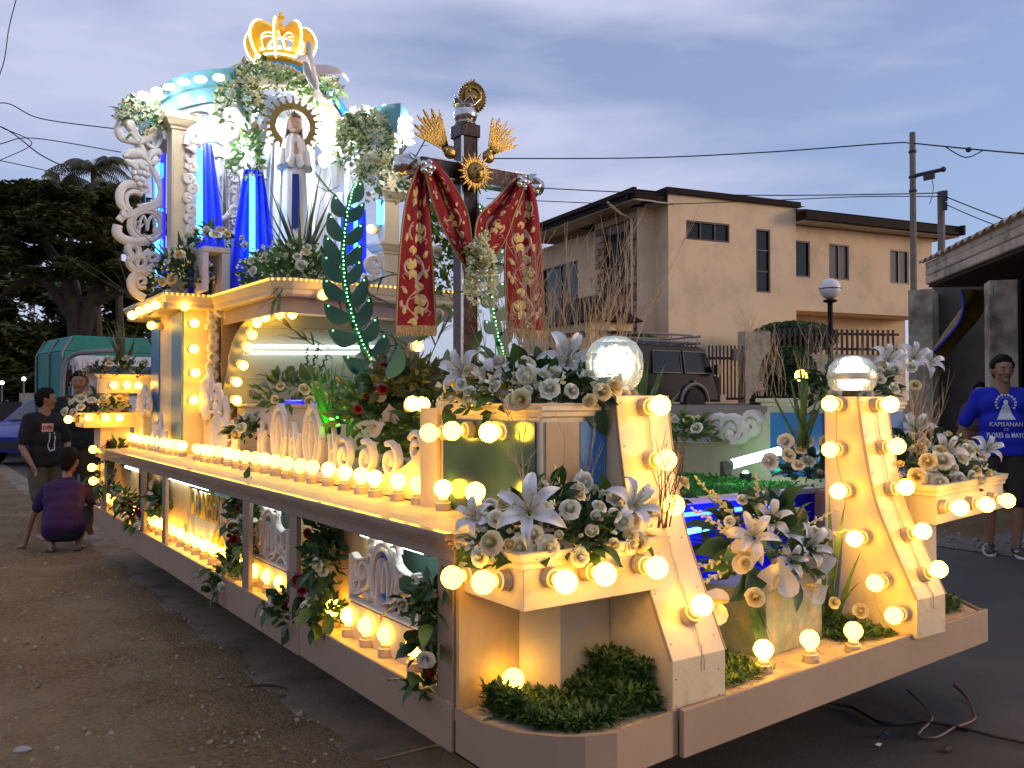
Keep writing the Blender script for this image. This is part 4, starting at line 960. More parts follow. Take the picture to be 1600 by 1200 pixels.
q = at(1134, 735, y=1.02); b = MB(); b.box(q.x - .03, q.x + .03, q.y - .02, q.y + .02, .985, q.z + .05); b.build('lamp_stand', mat('dark_speckled', (.05, .035, .03), .6, var=.6, vscale=60), FL, bevel=.008)
# right tray & planter
tray([(2.15, -.27), (2.98, -.13), (3.02, .12), (2.8, .42), (2.15, .20)], .88, 1.045, 'tray_box', .026)
b = MB(); b.prism([(2.14, -.08), (2.55, -.04), (2.62, .38), (2.14, .19)], .461, .88); b.build('tray_post', W_, FL)
for (px, py) in ((1500, 794), (1541, 788), (1573, 781)):
    n_ = Vector((.17, -.98, 0)); u = at(px, py, y=-.27); 
    a0_ = Vector((2.15, -.27, 0)); e_ = Vector((.83, .14, 0)).normalized(); nn_ = Vector((e_.y, -e_.x, 0)); c_ = atp(px, py, a0_ + nn_ * .078, e_); bulb(c_, nn_)
bulb(at(1252, 588, y=.9), (-1, 0, .1)); 
tray([(2.14, .085), (2.55, .12), (2.62, .46), (2.14, .20)], 1.05, 1.40, 'planter_box', .02, .045, mat('pale_blue_board', (.40, .50, .52), .4))
b = MB(); b.slab((2.55, .118), (2.17, .088), .006, 1.06, 1.34) if False else b.slab((2.17, .088), (2.54, .119), -.006, 1.06, 1.345); b.build('blue_panel', BLUE(), FL)

# ---- mid platform and rear body
b = MB(); b.box(.62, 2.1, 2.3, 4.18, .988, 1.35); b.build('mid_platform', mat('grey_white_board', (.52, .47, .42), .55, var=.06), FL)
b = MB(); b.box(.60, 2.12, 2.28, 4.2, 1.352, 1.372); b.build('platform_edge', C_, FL, bevel=.003)
BG = mat('blue_grey_paint', (.10, .22, .30), .4, var=.1)
def yy(px, x): return at(px, 600, x=x).y
yb = yy(237, .35)
b = MB(); b.box(.35, .62, 4.65, yb, .988, 2.12); b.build('pilaster', C_, FL)
b = MB(); b.box(1.98, 2.25, 4.65, 5.6, .988, 2.12); b.build('pilaster', C_, FL)
for (a, c, m) in ((286, 270, BG), (250, 238, BLUE())):
    b = MB(); b.box(.338, .3495, yy(a, .35), yy(c, .35), .99, 2.07); b.build('blue_stripe', m, FL)
b = MB(); b.box(.353, .62, 4.638, 4.6495, .99, 2.11); b.build('yellow_face', C_, FL)
bulbs_y([(304, 505), (303, 545), (305, 583), (303, 625)], 4.64); bulbs_y([(288, 478)], 4.60); 
# low boxes at the pilaster foot
tray([(.50, 4.30), (.62, 4.30), (.62, 4.62), (.50, 4.62)], .988, 1.345, 'foot_box', .03, .04)
tray([(.30, 5.75), (.55, 5.75), (.55, 6.1), (.30, 6.1)], .988, 1.30, 'foot_box', .03, .04)
# arch panel with tubes
PNL = mat('satin_white_sheet', (.20, .215, .165), .25, .1, var=.06, vscale=2, bump=.15, bscale=4, stretch=(.4, 1, 5))
arc = [(2.15, 1.374), (2.15, 2.10), (1.0, 2.10)] + [(.98 - .42 * sin(t) ** .8, 1.62 + .48 * cos(t)) for t in [pi / 2 * i / 8 for i in range(9)]][1:] + [(.50, 1.374)]
b = MB(); b.extr([(x, 4.21, z) for x, z in arc], (0, .02, 0)); b.build('arch_sheet', PNL, FL)
for k in range(1, 4):
    b = MB(); z = 1.374 + k * .19; b.box(.56 + .06 * k * k / 3, 2.14, 4.205, 4.2095, z, z + .003); b.build('sheet_seam', mat('seam_grey', (.3, .3, .28), .6), FL)
b = MB(); b.box(.625, 1.97, 4.60, 4.62, .99, 2.12); b.build('arch_back', PLYO, FL)
ftube(at(430, 479, y=4.13), at(604, 481, y=4.13)); ftube(at(388, 541, y=4.15), at(604, 542, y=4.15), .010); ftube(at(388, 551, y=4.13), at(604, 552, y=4.13), .010)
for (px, py, d) in ((457, 491, (.1, -.5, -1)), (437, 491, (.1, -.5, -1)), (415, 495, (.2, -.5, -1)), (401, 504, (.2, -.6, -.9)), (394, 523, (.2, -.8, -.6)), (386, 543, (.2, -.9, -.4)), (380, 571, (.2, -1, -.3)), (370, 597, (.2, -1, -.2)), (370, 625, (.2, -1, -.1))):
    bulb(at(px, py, y=4.10), d)
# big ledge
led = [(.22, 4.55), (.56, 4.55), (.60, 3.34), (.70, 3.28), (1.90, 3.28), (2.0, 3.34), (2.04, 4.55), (2.38, 4.55), (2.38, 5.95), (.22, 5.95)]
def offp(poly, k):
    n = len(poly); r = []
    for i in range(n):
        a, p, c = Vector(poly[i - 1]), Vector(poly[i]), Vector(poly[(i + 1) % n]); d1 = (p - a).normalized(); d2 = (c - p).normalized()
        n1 = Vector((d1.y, -d1.x)); n2 = Vector((d2.y, -d2.x)); m = (n1 + n2); m = m / max(.3, m.length_squared) * 2
        r.append(tuple(p + m * k * .5 if True else p))
    return r
s_ = -1 if Vector(offp(led, .05)[0]).x > .22 else 1
b = MB(); rings = []
for (k, z) in ((.0, 2.085), (.03, 2.10), (.03, 2.125), (.05, 2.135), (.075, 2.175), (.085, 2.18), (.085, 2.20)): rings.append([(p[0], p[1], z) for p in offp(led, s_ * k)])
b.loft(rings); b.build('ledge_cornice', C_, FL)
BEAD = emis('amber_bead', (1.0, .50, .06), 2.6)
b = MB(); pl = offp(led, s_ * .088)
for i in list(range(0, 7)):
    a, c = Vector(pl[i]), Vector(pl[i + 1]); n_ = int((c - a).length / .035)
    for j in range(n_):
        q = a + (c - a) * ((j + .5) / n_); b.ball((q.x, q.y, 2.188), .009, 5, 3)
b.build('bead_lights', BEAD, FL, kind='stuff', fix=False)
b = MB(); b.box(.64, 1.96, 3.36, 3.38, 1.98, 2.084); b.box(.64, .66, 3.381, 4.6, 1.98, 2.084); b.build('valance_board', mat('mauve_board', (.36, .27, .24), .5, var=.1), FL)
b = MB(); b.box(.66, 1.95, 3.38, 4.6, 2.05, 2.083); b.build('ledge_underside', PLYO, FL)
for (px, py) in ((207, 492), (219, 487), (231, 482), (243, 477)): bulb(at(px, py, x=.12), (-1, -.1, 0))
bulb(at(237, 509, x=.26), (-1, -.2, 0)); bulb(at(506, 461, y=3.16), (0, -1, 0)); bulb(at(580, 358, y=4.5), (-1, -.5, 0))
bulb(at(652, 541, y=2.6), (0, -1, 0)); bulb(at(645, 630, y=1.2), (-.7, -.6, 0)); bulb(at(659, 632, y=1.2), (.5, -.7, .1)); bulb(at(502, 520, y=4.1), (0, -1, -.3)) if False else None
# right hand column with two capitals
def capital(x0, x1, y0, y1, z, m, parent, h=.1):
    b = MB(); c = ((x0 + x1) / 2, (y0 + y1) / 2); rings = []
    for (k, zz) in ((0, 0), (.012, .005), (.012, .02), (.03, .035), (.05, .07), (.06, .075), (.06, h)):
        rings.append([(x0 - k, y0 - k, z + zz), (x1 + k, y0 - k, z + zz), (x1 + k, y1 + k, z + zz), (x0 - k, y1 + k, z + zz)])
    b.loft(rings); return b.build('capital', m, parent)
SH = thing('shrine_canopy', 'blue and white domed shrine canopy with curved cornices standing on the rear of the float', 'shrine canopy', (1.3, 5.0, 2.2))
b = MB(); b.box(2.04, 2.22, 4.66, 4.84, 2.203, 2.68); b.build('column', C_, SH, bevel=.004); capital(2.04, 2.22, 4.66, 4.84, 2.68, C_, SH)
b = MB(); b.box(2.06, 2.20, 4.68, 4.82, 2.78, 3.15); b.build('column', C_, SH, bevel=.004); capital(2.06, 2.20, 4.68, 4.82, 3.15, C_, SH)
b = MB(); b.box(2.07, 2.19, 4.69, 4.81, 3.252, 3.62); b.build('column', C_, SH)
b = MB(); b.box(.275, .40, 4.72, 4.86, 2.203, 3.48); b.build('column', C_, SH, bevel=.004); capital(.275, .40, 4.72, 4.86, 3.48, C_, SH, .13)
b = MB(); b.box(.285, .292, 4.715, 4.7195, 2.25, 3.45); b.box(.383, .39, 4.715, 4.7195, 2.25, 3.45); b.build('column_fillet', W_, SH)
# neon channel beside the left column
BCH = mat('blue_glow_acrylic', (.02, .02, .35), .2, var=0, emit=(.02, .015, .75), estr=.9)  # blue glow of the tube put into the acrylic as emission
b = MB(); b.box(.255, .272, 4.88, 5.09, 2.30, 3.33); b.build('neon_channel', BCH, SH, bevel=.003)
ftube((.235, 4.99, 2.36), (.235, 4.99, 3.28), .016, emis('neon_cyan', (.05, .42, 1.0), 6), SH, 'neon_tube')
# curved cornices
CTL = mat('cornice_teal', (.14, .36, .42), .35, var=.08)
CW2 = mat('cornice_soffit', (.62, .68, .72), .5, var=.05)
def cornice(mir):
    X = (lambda x: x) if not mir else (lambda x: 2.6 - x)
    P = catmull([Vector((.24, 5.9, 0)), Vector((.26, 5.3, 0)), Vector((.33, 4.8, 0)), Vector((.45, 4.5, 0)), Vector((.64, 4.3, 0))], 7)
    b = MB(); out = []; inn = []
    for p in P:
        out.append((X(p.x), p.y)); 
    rings = []
    n_ = len(P)
    for i, p in enumerate(P):
        a, c = P[max(0, i - 1)], P[min(n_ - 1, i + 1)]; d = (c - a).normalized(); nn = Vector((-d.y, d.x, 0)); 
        if nn.x > 0 : nn = -nn
        def q(k, z): v = p + nn * k; return (X(v.x), v.y, z)
        rings.append([q(0, 3.64), q(.03, 3.64), q(.03, 3.75), q(.05, 3.76), q(.05, 3.88), q(0, 3.88)])
    b.loft(rings); b.build('curved_fascia', CTL, SH)
    b = MB(); b.extr([(X(.64), 4.30, 3.64), (X(.90), 4.75, 3.64), (X(.90), 4.75, 3.88), (X(.64), 4.30, 3.88)], (.012 if mir else -.012, .01, 0)); b.build('return_fascia', CTL, SH)
    b = MB(); po_ = [(X(p.x + .0), p.y) for p in P] + [(X(.90), 4.75), (X(.9), 5.9)]
    b.prism(po_ if not mir else po_[::-1], 3.60, 3.638); b.build('cornice_soffit', CW2, SH)
    for i in range(5, 26, 3):
        b = MB(); p = P[i]; b.obox((X(p.x + .06), p.y + .05, 3.57), (1, 0, 0), (0, 1, 0), (0, 0, 1), .02, .03, .03); b.build('dentil', CW2, SH)
    return [(X(p.x), p.y) for p in P]
PL = cornice(False); PR = cornice(True)
WB = emis('white_lamp_glow', (.92, .97, 1.0), 110); 
pb = MB(); pb.lathe([(.010, .02), (.018, .03), (.024, .05), (.022, .085), (.012, .105), (.003, .112)], 9)
WL = pb.build('white_lamp', WB, None, smooth=True, local=True); PROTOS.append(WL)
pb = MB(); pb.lathe([(.022, 0), (.022, .018), (.012, .022)], 9); pb.build('socket', W_, WL, local=True)
def wlamp(c, d, parent=None, s=1.0): return copyo(WL, parent or SH, Vector(c) - Vector(d).normalized() * .07 * s, aim(d), s)
for (px, py, x) in ((222, 148, .20), (243, 142, .20), (262, 136, .23), (284, 128, .27), (310, 124, .34), (340, 121, .45)): wlamp(at(px, py, x=x - .04), (-.8, -.6, -.35))
for (px, py) in ((552, 172), (574, 170), (601, 168)): wlamp(at(px, py, y=4.55), (-.3, -.8, -.3))
for z in range(4): wlamp(at(637 + z, 186 + z * 12, y=4.35), (1, -.3, 0))
for (px, py, y) in ((300, 203, 4.75), (323, 204, 4.7), (347, 203, 4.6), (366, 207, 4.7), (500, 205, 4.7), (516, 215, 4.7), (530, 226, 4.8), (510, 190, 4.8), (420, 165, 4.95), (440, 168, 4.95), (405, 180, 4.95), (350, 232, 5.1), (372, 262, 5.2), (505, 255, 5.1), (420, 235, 5.2), (430, 200, 4.95)): wlamp(at(px, py, y=y), (0, -.7, -.7), s=1.25)
# central arch
AB = mat('arch_blue', (.03, .25, .62), .35, var=.1)
def arch(x0, r0, r1, zc, y0, y1, m, nm, n=22, foot=2.203):
    pts_o = [(x0 - r1 * cos(pi * i / n), zc + r1 * sin(pi * i / n)) for i in range(n + 1)]; pts_i = [(x0 - r0 * cos(pi * i / n), zc + r0 * sin(pi * i / n)) for i in range(n + 1)]
    pts_o = [(x0 - r1, foot)] + pts_o + [(x0 + r1, foot)]; pts_i = [(x0 - r0, foot)] + pts_i + [(x0 + r0, foot)]
    b = MB(); b.loft([[(o[0], y0, o[1]), (i[0], y0, i[1]), (i[0], y1, i[1]), (o[0], y1, o[1])] for o, i in zip(pts_o, pts_i)]); return b.build(nm, m, SH)
arch(1.3, .50, .60, 3.62, 5.05, 5.2, W_, 'arch'); arch(1.3, .601, .64, 3.66, 5.0, 5.25, AB, 'arch_rim')
# tulle drapes: real pleated sheets
TUL = mat('white_tulle', (.80, .82, .88), .8, var=.05)
def drape(P0, P1, z0, z1, m, nm, parent, amp=.03, nf=7, pinch=None, nz=16, nu=40, nor=(0, -1, 0), flare=0):
    P0, P1 = Vector(P0), Vector(P1); b = MB(); rings = []
    for j in range(nz + 1):
        t = j / nz; z = z1 + (z0 - z1) * t; k = (1 if pinch is None else (1 - pinch * sin(pi * t) ** 2)) * (1 - flare * (1 - t) ** 1.3)
        r = []
        for i in range(nu + 1):
            s = i / nu; c = (P0 + P1) / 2 + (P1 - P0) * (s - .5) * k; c = c + Vector(nor) * amp * (sin(s * nf * 6.283 + 1.5 * sin(t * 3)) * (.5 + .5 * t) + .3 * sin(s * 31 + t * 2)); c.z = z; r.append(c)
        rings.append(r)
    b.loft(rings, close=False); return b.build(nm, m, parent, smooth=True, fix=False)
drape((.95, 5.3, 0), (1.65, 5.3, 0), 2.2, 4.1, TUL, 'tulle_drape', SH)
drape((.42, 5.5, 0), (.98, 5.5, 0), 2.2, 3.62, TUL, 'tulle_drape', SH, .03, 6); drape((1.62, 5.5, 0), (2.15, 5.5, 0), 2.2, 3.62, TUL, 'tulle_drape', SH, .03, 6)
drape((.72, 4.95, 0), (.92, 5.1, 0), 2.2, 3.75, TUL, 'tulle_drape', SH, .02, 3, .4)
drape((1.7, 5.1, 0), (1.95, 4.95, 0), 2.2, 3.75, TUL, 'tulle_drape', SH, .02, 3, .4)
def swag(P, wd, m, nm, parent):
    Q = catmull(P, 7); rings = []
    for i, p in enumerate(Q):
        t = i / (len(Q) - 1); d = (Q[min(i + 1, len(Q) - 1)] - Q[max(i - 1, 0)]).normalized(); a = d.cross(Vector((0, 1, 0))).normalized(); ww = wd * (.5 + .7 * sin(pi * t))
        rings.append([p + a * ww * cos(k) + Vector((0, 1, 0)) * ww * .5 * sin(k) * (1 + .3 * sin(k * 5 + t * 4)) for k in [2 * pi * j / 18 for j in range(18)]])
    b = MB(); b.loft(rings); return b.build(nm, m, parent, smooth=True)
swag([at(395, 150, y=4.9), at(430, 165, y=4.8), at(480, 185, y=4.8), at(520, 240, y=4.8), at(528, 300, y=4.85)], .085, TUL, 'tulle_swag', SH)
swag([at(440, 150, y=5.0), at(415, 190, y=4.9), at(405, 240, y=4.9), at(400, 280, y=4.9)], .08, TUL, 'tulle_swag', SH)
BTU = mat('blue_lit_tulle', (.03, .05, .80), .7, var=.1)  # white tulle with the tubes' blue light put into its base colour
NC = emis('neon_cyan2', (.03, .36, 1.0), 11)
for (px, y0, y1, yd, w0) in ((394, 276, 402, 4.7, .12), (312, 232, 372, 4.75, .12)):
    a = at(px, y0, y=yd); c = at(px, y1, y=yd); ftube((c.x, yd, max(2.22, c.z)), (a.x, yd, a.z), .022, NC, SH, 'neon_tube')
    drape((a.x - w0 * 1.5, yd + .07, 0), (a.x + w0 * 2.1, yd + .09, 0), 2.2, a.z + .08, BTU, 'blue_lit_drape', SH, .022, 5, flare=.62); drape((a.x + w0 * .5, yd + .2, 0), (a.x + w0 * 2.2, yd + .22, 0), 2.2, a.z + .45, TUL, 'tulle_drape', SH, .02, 4, .2)
drape((.44, 5.2, 0), (1.0, 5.45, 0), 2.2, 2.75, BTU, 'blue_lit_drape', SH, .02, 5)
for (px, y0, y1) in ((556, 300, 440), (592, 312, 352), (610, 345, 385)):
    a = at(px, y0, y=4.75); c = at(px, y1, y=4.75); ftube(c, a, .016, NC, SH, 'neon_tube')
drape((1.72, 4.86, 0), (1.98, 4.9, 0), 2.2, 3.1, BTU, 'blue_lit_drape', SH, .02, 4)
b = MB(); b.box(1.30, 2.0, 5.5, 5.52, 2.2, 2.9); b.build('back_board', TUL, SH)
# white pedestal box (two legged) left of the statue
pdm = mat('pedestal_white', (.62, .55, .55), .5, var=.06)
pc = thing('pedestal', 'small white table shaped pedestal with roses on top beside the blue lit drape', 'pedestal', (.66, 4.3, 2.2))
u, v = at(318, 390, y=4.28), at(360, 388, y=4.28)
b = MB(); b.box(u.x, v.x, 4.28, 4.55, 2.49, 2.53); b.build('top', pdm, pc, bevel=.004)
for (a, c) in ((u.x, u.x + .04), (v.x - .06, v.x)): b = MB(); b.box(a, c, 4.285, 4.54, 2.202, 2.489); b.build('leg', pdm, pc, bevel=.004)
# rear corner tiers
tray([(-.12, 6.05), (.42, 6.05), (.42, 6.5), (-.12, 6.5)], 1.16, 1.29, 'rear_tray_box', .03, .035, C_)
b = MB(); b.box(.02, .26, 6.1, 6.4, .988, 1.16); b.build('rear_post', C_, FL); b = MB(); b.box(.05, .27, 6.2, 6.4, 1.291, 1.46); b.build('rear_post', C_, FL)
tray([(.0, 6.15), (.55, 6.15), (.55, 6.6), (.0, 6.6)], 1.46, 1.63, 'rear_tray_box', .03, .035, mat('mauve_white', (.5, .45, .45), .5))
bulbs_y([(138, 652), (165, 652), (187, 652)], 6.05); bulbs_y([(178, 602), (198, 602), (216, 602)], 6.15); bulb(at(107, 655, x=-.2), (-1, 0, 0))
# ================================================================== carved panels
def relief(b, pts, w, d, n, taper=False, back=.0):
    """raised half round ribbon along pts lying in a plane with normal n"""
    n = Vector(n).normalized(); rings = []; m = len(pts); pts = [Vector(p) for p in pts]
    for i, p in enumerate(pts):
        t = (pts[min(i + 1, m - 1)] - pts[max(i - 1, 0)]).normalized(); a = t.cross(n).normalized(); s = i / max(1, m - 1)
        ww = w * ((.35 + .65 * sin(pi * min(1, s * 1.0 + .0))) if taper == 1 else (1 - .7 * s) if taper == 2 else 1) * .5
        rings.append([p - a * ww - n * back, p - a * ww + n * d * .55, p - a * ww * .5 + n * d, p + a * ww * .5 + n * d, p + a * ww + n * d * .55, p + a * ww - n * back])
    return b.loft(rings)
def spiral(cx, cy, r0, r1, a0, turns, n=22):
    return [(cx + (r0 + (r1 - r0) * i / n) * cos(a0 + turns * 2 * pi * i / n), cy + (r0 + (r1 - r0) * i / n) * sin(a0 + turns * 2 * pi * i / n)) for i in range(n + 1)]
def ell(cx, cy, rx, ry, n=32): return [(cx + rx * cos(2 * pi * i / n), cy + ry * sin(2 * pi * i / n)) for i in range(n + 1)]
def crv(*P, n=7): return [(v.x, v.y) for v in catmull([Vector((p[0], p[1], 0)) for p in P], n)]
def panel2d(name, label, O, s, t, n, strokes, m=None, group=None, d=.016, cat='carving', back=None, bk=None):
    """strokes: (part name, [(u,v)...], width, taper)"""
    O, s, t, n = map(Vector, (O, s, t, n)); th = thing(name, label, cat, O, group); parts = {}
    k = 0
    for (pn, pts, w, tp) in strokes:
        b = MB(); k += 1
        relief(b, [O + s * u + t * v for u, v in pts], w, d + .0013 * (k % 7), n, tp, back=.004 + .0007 * (k % 5)); b.build(pn, m or CARVE(), th, smooth=True)
    if bk:
        b = MB(); b.extr([O + s * u + t * v - n * .012 for u, v in bk[:-1]], n * .006); b.build('blue_field', BLUE(), th)
    if back:
        b = MB(); b.extr([O + s * u + t * v - n * .02 for u, v in back], n * .014); b.build('backing', m or CARVE(), th)
    return th
def mono(w, h, ov=.5):
    cx = w * ov; rx = w * .19; S = []
    S.append(('oval_frame', ell(cx, h * .52, rx, h * .46), h * .065, 0))
    S.append(('oval_frame', ell(cx, h * .52, rx * .74, h * .37), h * .022, 0))
    # flowing M inside the oval
    S.append(('monogram', crv((cx - rx * .75, h * .25), (cx - rx * .45, h * .22), (cx - rx * .42, h * .55), (cx - rx * .25, h * .75), (cx - rx * .08, h * .55), (cx, h * .30)), h * .045, 0))
    S.append(('monogram', crv((cx, h * .30), (cx + rx * .08, h * .55), (cx + rx * .25, h * .75), (cx + rx * .42, h * .55), (cx + rx * .45, h * .22), (cx + rx * .75, h * .25)), h * .045, 0))
    for sg in (-1, 1):
        e = cx + sg * rx; W2 = (w - e) if sg > 0 else e; u = lambda f: e + sg * W2 * f
        S.append(('scroll', [(cx + sg * (x - cx), y) for x, y in spiral(cx + rx + W2 * .32, h * .48, W2 * .34, W2 * .07, -pi / 2, -1.3 if sg > 0 else -1.3)], h * .06, 0))
        S.append(('scroll', crv((u(.0), h * .78), (u(.25), h * .70), (u(.62), h * .66), (u(.85), h * .72), (u(.9), h * .60)), h * .07, 2))
        S.append(('scroll', crv((u(.05), h * .10), (u(.4), h * .22), (u(.8), h * .12), (u(.97), h * .25), (u(.98), h * .58)), h * .07, 0))
        S.append(('leaf', crv((u(.1), h * .9), (u(.0), h * 1.0), (u(-.25), h * .98)), h * .08, 1))
        S.append(('scroll', [(cx + sg * (x - cx), y) for x, y in spiral(cx + rx + W2 * .7, h * .30, W2 * .22, W2 * .05, pi * .6, 1.1)], h * .045, 0))
        S.append(('leaf', crv((u(.15), h * .62), (u(.05), h * .80), (u(-.1), h * .92)), h * .055, 1))
        S.append(('end_post', [(u(.97), h * .04), (u(.97), h * .70)], h * .07, 0))
    S.append(('base_rail', [(0, h * .03), (w, h * .03)], h * .07, 0))
    return S
NX_ = (-1, 0, 0); SY = (0, -1, 0); TZ = (0, 0, 1)
def side_panel(label, pxa, pxb, x, z0, z1, fn, bb=False, **kw):
    ya, yb = at(pxa, 700, x=x).y, at(pxb, 700, x=x).y
    if bb:
        b = MB(); b.box(x - .02, x + .05, min(ya, yb) - .0, max(ya, yb) + .0, .461, z0 - .004); b.build('panel_plinth', C_, FL); kw['bk'] = ell((ya - yb) * .5, (z1 - z0) * .52, (ya - yb) * .15, (z1 - z0) * .38)
    return panel2d(kw.pop('name', 'carved_ornament'), label, (x, ya, z0), SY, TZ, NX_, fn(ya - yb, z1 - z0), **kw)
side_panel('carved white panel with an oval M monogram in the side bay nearest the front corner', 553, 662, .10, .60, .865, mono, bb=True, group='carved monogram panels')
side_panel('smaller looking carved white M monogram panel in the second side bay', 397, 456, .10, .60, .865, mono, bb=True, group='carved monogram panels')
# double ring panel on the deck
def double(w, h):
    S = []
    for c in (.30, .72):
        S.append(('oval_frame', ell(w * c, h * .55, h * .30, h * .43), h * .10, 0)); S.append(('oval_frame', ell(w * c, h * .52, h * .17, h * .30), h * .05, 0))
        S.append(('leaf', crv((w * c, h * .25), (w * c - h * .05, h * .5), (w * c, h * .75)), h * .07, 1))
    for c, q in ((.06, 1), (.51, 1), (.95, -1)):
        S.append(('scroll', spiral(w * c, h * .33, h * .2, h * .04, 1.5, 1.2 * q), h * .06, 0)); S.append(('scroll', crv((w * c, h * .1), (w * c + h * .05, h * .4), (w * c - h * .04, h * .75)), h * .08, 1))
        S.append(('leaf', crv((w * c - h * .15, h * .1), (w * c - h * .1, h * .35), (w * c - h * .16, h * .62)), h * .07, 1)); S.append(('leaf', crv((w * c + h * .15, h * .1), (w * c + h * .1, h * .35), (w * c + h * .16, h * .6)), h * .07, 1))
    S.append(('base_rail', [(0, h * .04), (w, h * .04)], h * .1, 0))
    return S
def flame(w, h):
    S = [('leaf', crv((w * .5, 0), (w * .45, h * .4), (w * .62, h * .7), (w * .55, h)), w * .3, 2), ('leaf', crv((w * .25, 0), (w * .1, h * .3), (w * .22, h * .55), (w * .12, h * .62)), w * .25, 2),
         ('leaf', crv((w * .8, 0), (w * .95, h * .3), (w * .8, h * .5), (w * .95, h * .62)), w * .25, 2), ('leaf', crv((w * .5, 0), (w * .3, h * .4), (w * .35, h * .75)), w * .3, 2), ('base_rail', [(0, h * .04), (w, h * .04)], h * .09, 0), ('scroll', spiral(w * .5, h * .3, w * .25, w * .06, 0, 1.4), w * .1, 0)]
    return S
side_panel('tall carved panel of two linked ovals behind the long row of deck bulbs', 405, 532, .42, .99, 1.37, double, group='carved panels on the deck')
side_panel('carved flame shaped pinkish panel standing against the yellow rear pilaster', 303, 347, .48, 1.30, 1.62, flame, group='carved panels on the deck')
side_panel('low carved corner piece with a leaning scroll before the grey box by the pilaster', 330, 372, .44, .99, 1.42, flame, group='carved panels on the deck')
side_panel('small white carved scroll between the two blue stripes of the rear pilaster', 238, 262, .28, .99, 1.30, flame, group='carved panels on the deck')
side_panel('small pinkish carved flame above the rear box left of the blue stripe', 215, 236, .3, 1.31, 1.52, flame, group='carved panels on the deck')
def lowscroll(w, h):
    S = []
    for i, c in enumerate((.12, .38, .64)):
        S.append(('scroll', spiral(w * c, h * .5, h * .48, h * .08, 2.0, -1.5), h * .16, 0)); S.append(('leaf', crv((w * c + h * .2, h * .1), (w * c + h * .5, h * .5), (w * c + h * .35, h * .95)), h * .14, 1))
    S.append(('scroll', spiral(w * .88, h * .9, h * .4, h * .1, 2.6, -1.3), h * .16, 0)); S.append(('base_rail', [(0, h * .05), (w, h * .05)], h * .12, 0)); return S
panel2d('carved_scroll', 'low carved run of white scrolls on the swooping parapet beside the front planter', (.35, 1.75, 1.05), SY, TZ, NX_, lowscroll(.95, .17), group='carved panels on the deck', cat='carving')
# right parapet scrolls (seen over the grass)
OO = at(1104, 690, x=2.585); O2_ = at(1192, 655, x=2.585)
def cgs(w, h):
    return [('scroll', spiral(h * .5, h * .5, h * .44, h * .10, .6, 1.35), h * .26, 0), ('scroll', spiral(w * .5, h * .5, h * .44, h * .08, 2.8, -1.45), h * .26, 0), ('scroll', spiral(w * .82, h * .66, h * .40, h * .10, .3, 1.3), h * .24, 0), ('scroll', crv((w * .5, h * .1), (w * .68, h * .2), (w * .78, h * .5)), h * .2, 0)]
panel2d('carved_scroll', 'pinkish white carved C scrolls on the far right parapet above the grass basin', (2.59, OO.y, 1.13), SY, TZ, NX_, cgs(abs(OO.y - O2_.y), .19), d=.03)
# great fretwork wing behind the blue neon, drawn on its own plane
XW = 4.95
def W2(*P, n=6): return [at(p[0], p[1], y=XW) for p in [(v.x, v.y) for v in catmull([Vector((q[0], q[1], 0)) for q in P], n)]]
wing = thing('carved_wing', 'tall white openwork wing of leaves, grapes and scrolls behind the blue neon', 'carving', at(225, 455, y=XW))
def px_spiral(cx, cy, r0, r1, a0, turns, n=20): return [at(x, y, y=XW) for x, y in spiral(cx, cy, r0, r1, a0, turns, n)]
WS = {'leaf': [(W2((186, 178), (196, 188), (206, 200), (214, 212)), .13), (W2((190, 190), (184, 200), (190, 214), (205, 220), (216, 226)), .10), (W2((196, 184), (200, 196), (210, 208)), .09), (W2((216, 226), (230, 216), (244, 206), (250, 196)), .11), (W2((193, 245), (205, 240), (218, 240), (230, 250)), .13), (W2((195, 250), (208, 256), (222, 254), (234, 258)), .10), (W2((232, 250), (238, 240), (246, 236), (250, 244)), .10), (W2((236, 262), (244, 250), (250, 252)), .09)],
      'stem': [(W2((205, 205), (218, 225), (230, 250), (245, 275), (252, 300), (250, 325)), .075), (W2((214, 212), (240, 232), (250, 215), (246, 204)), .055), (W2((210, 235), (228, 250), (240, 262)), .05), (W2((252, 300), (244, 316), (226, 322), (215, 324)), .07)],
      'scroll': [(W2((204, 330), (190, 320), (187, 303), (195, 290), (210, 288), (224, 294), (228, 302)), .10), (W2((206, 334), (198, 320), (198, 306), (208, 300), (222, 304)), .06), (W2((190, 330), (200, 338), (215, 330), (235, 326), (252, 318)), .08), (px_spiral(196, 333, 8, 3, 0, 1.2), .04), (W2((184, 352), (183, 365), (195, 375), (215, 378), (235, 374)), .11), (W2((186, 345), (192, 338), (205, 334)), .09),
                 (px_spiral(206, 392, 14, 4, 2.2, -1.2), .07), (W2((205, 372), (200, 385), (206, 402), (222, 400), (234, 392)), .08), (px_spiral(218, 412, 12, 3, 3.4, 1.2), .06), (W2((200, 408), (208, 420), (225, 424), (240, 414)), .08), (W2((232, 425), (214, 428), (205, 440), (210, 456), (226, 466)), .10), (px_spiral(238, 404, 10, 3, 1, -1.2), .055), (px_spiral(222, 440, 10, 3, 1, 1.2), .05), (W2((246, 330), (254, 345), (252, 365)), .05)],
      'ring': [([at(229 + 26 * cos(a), 351 + 25 * sin(a), y=XW) for a in [2 * pi * i / 32 for i in range(33)]], .075), ([at(229 + 20 * cos(a), 351 + 19 * sin(a), y=XW) for a in [2 * pi * i / 32 for i in range(33)]], .03)],
      'monogram': [(W2((213, 358), (216, 364), (219, 346), (224, 338), (229, 350), (230, 360)), .035), (W2((230, 360), (232, 346), (238, 338), (242, 350), (241, 362), (246, 356)), .035), (px_spiral(216, 350, 7, 2, 0, 1), .02), (px_spiral(243, 350, 7, 2, 2, -1), .02)]}
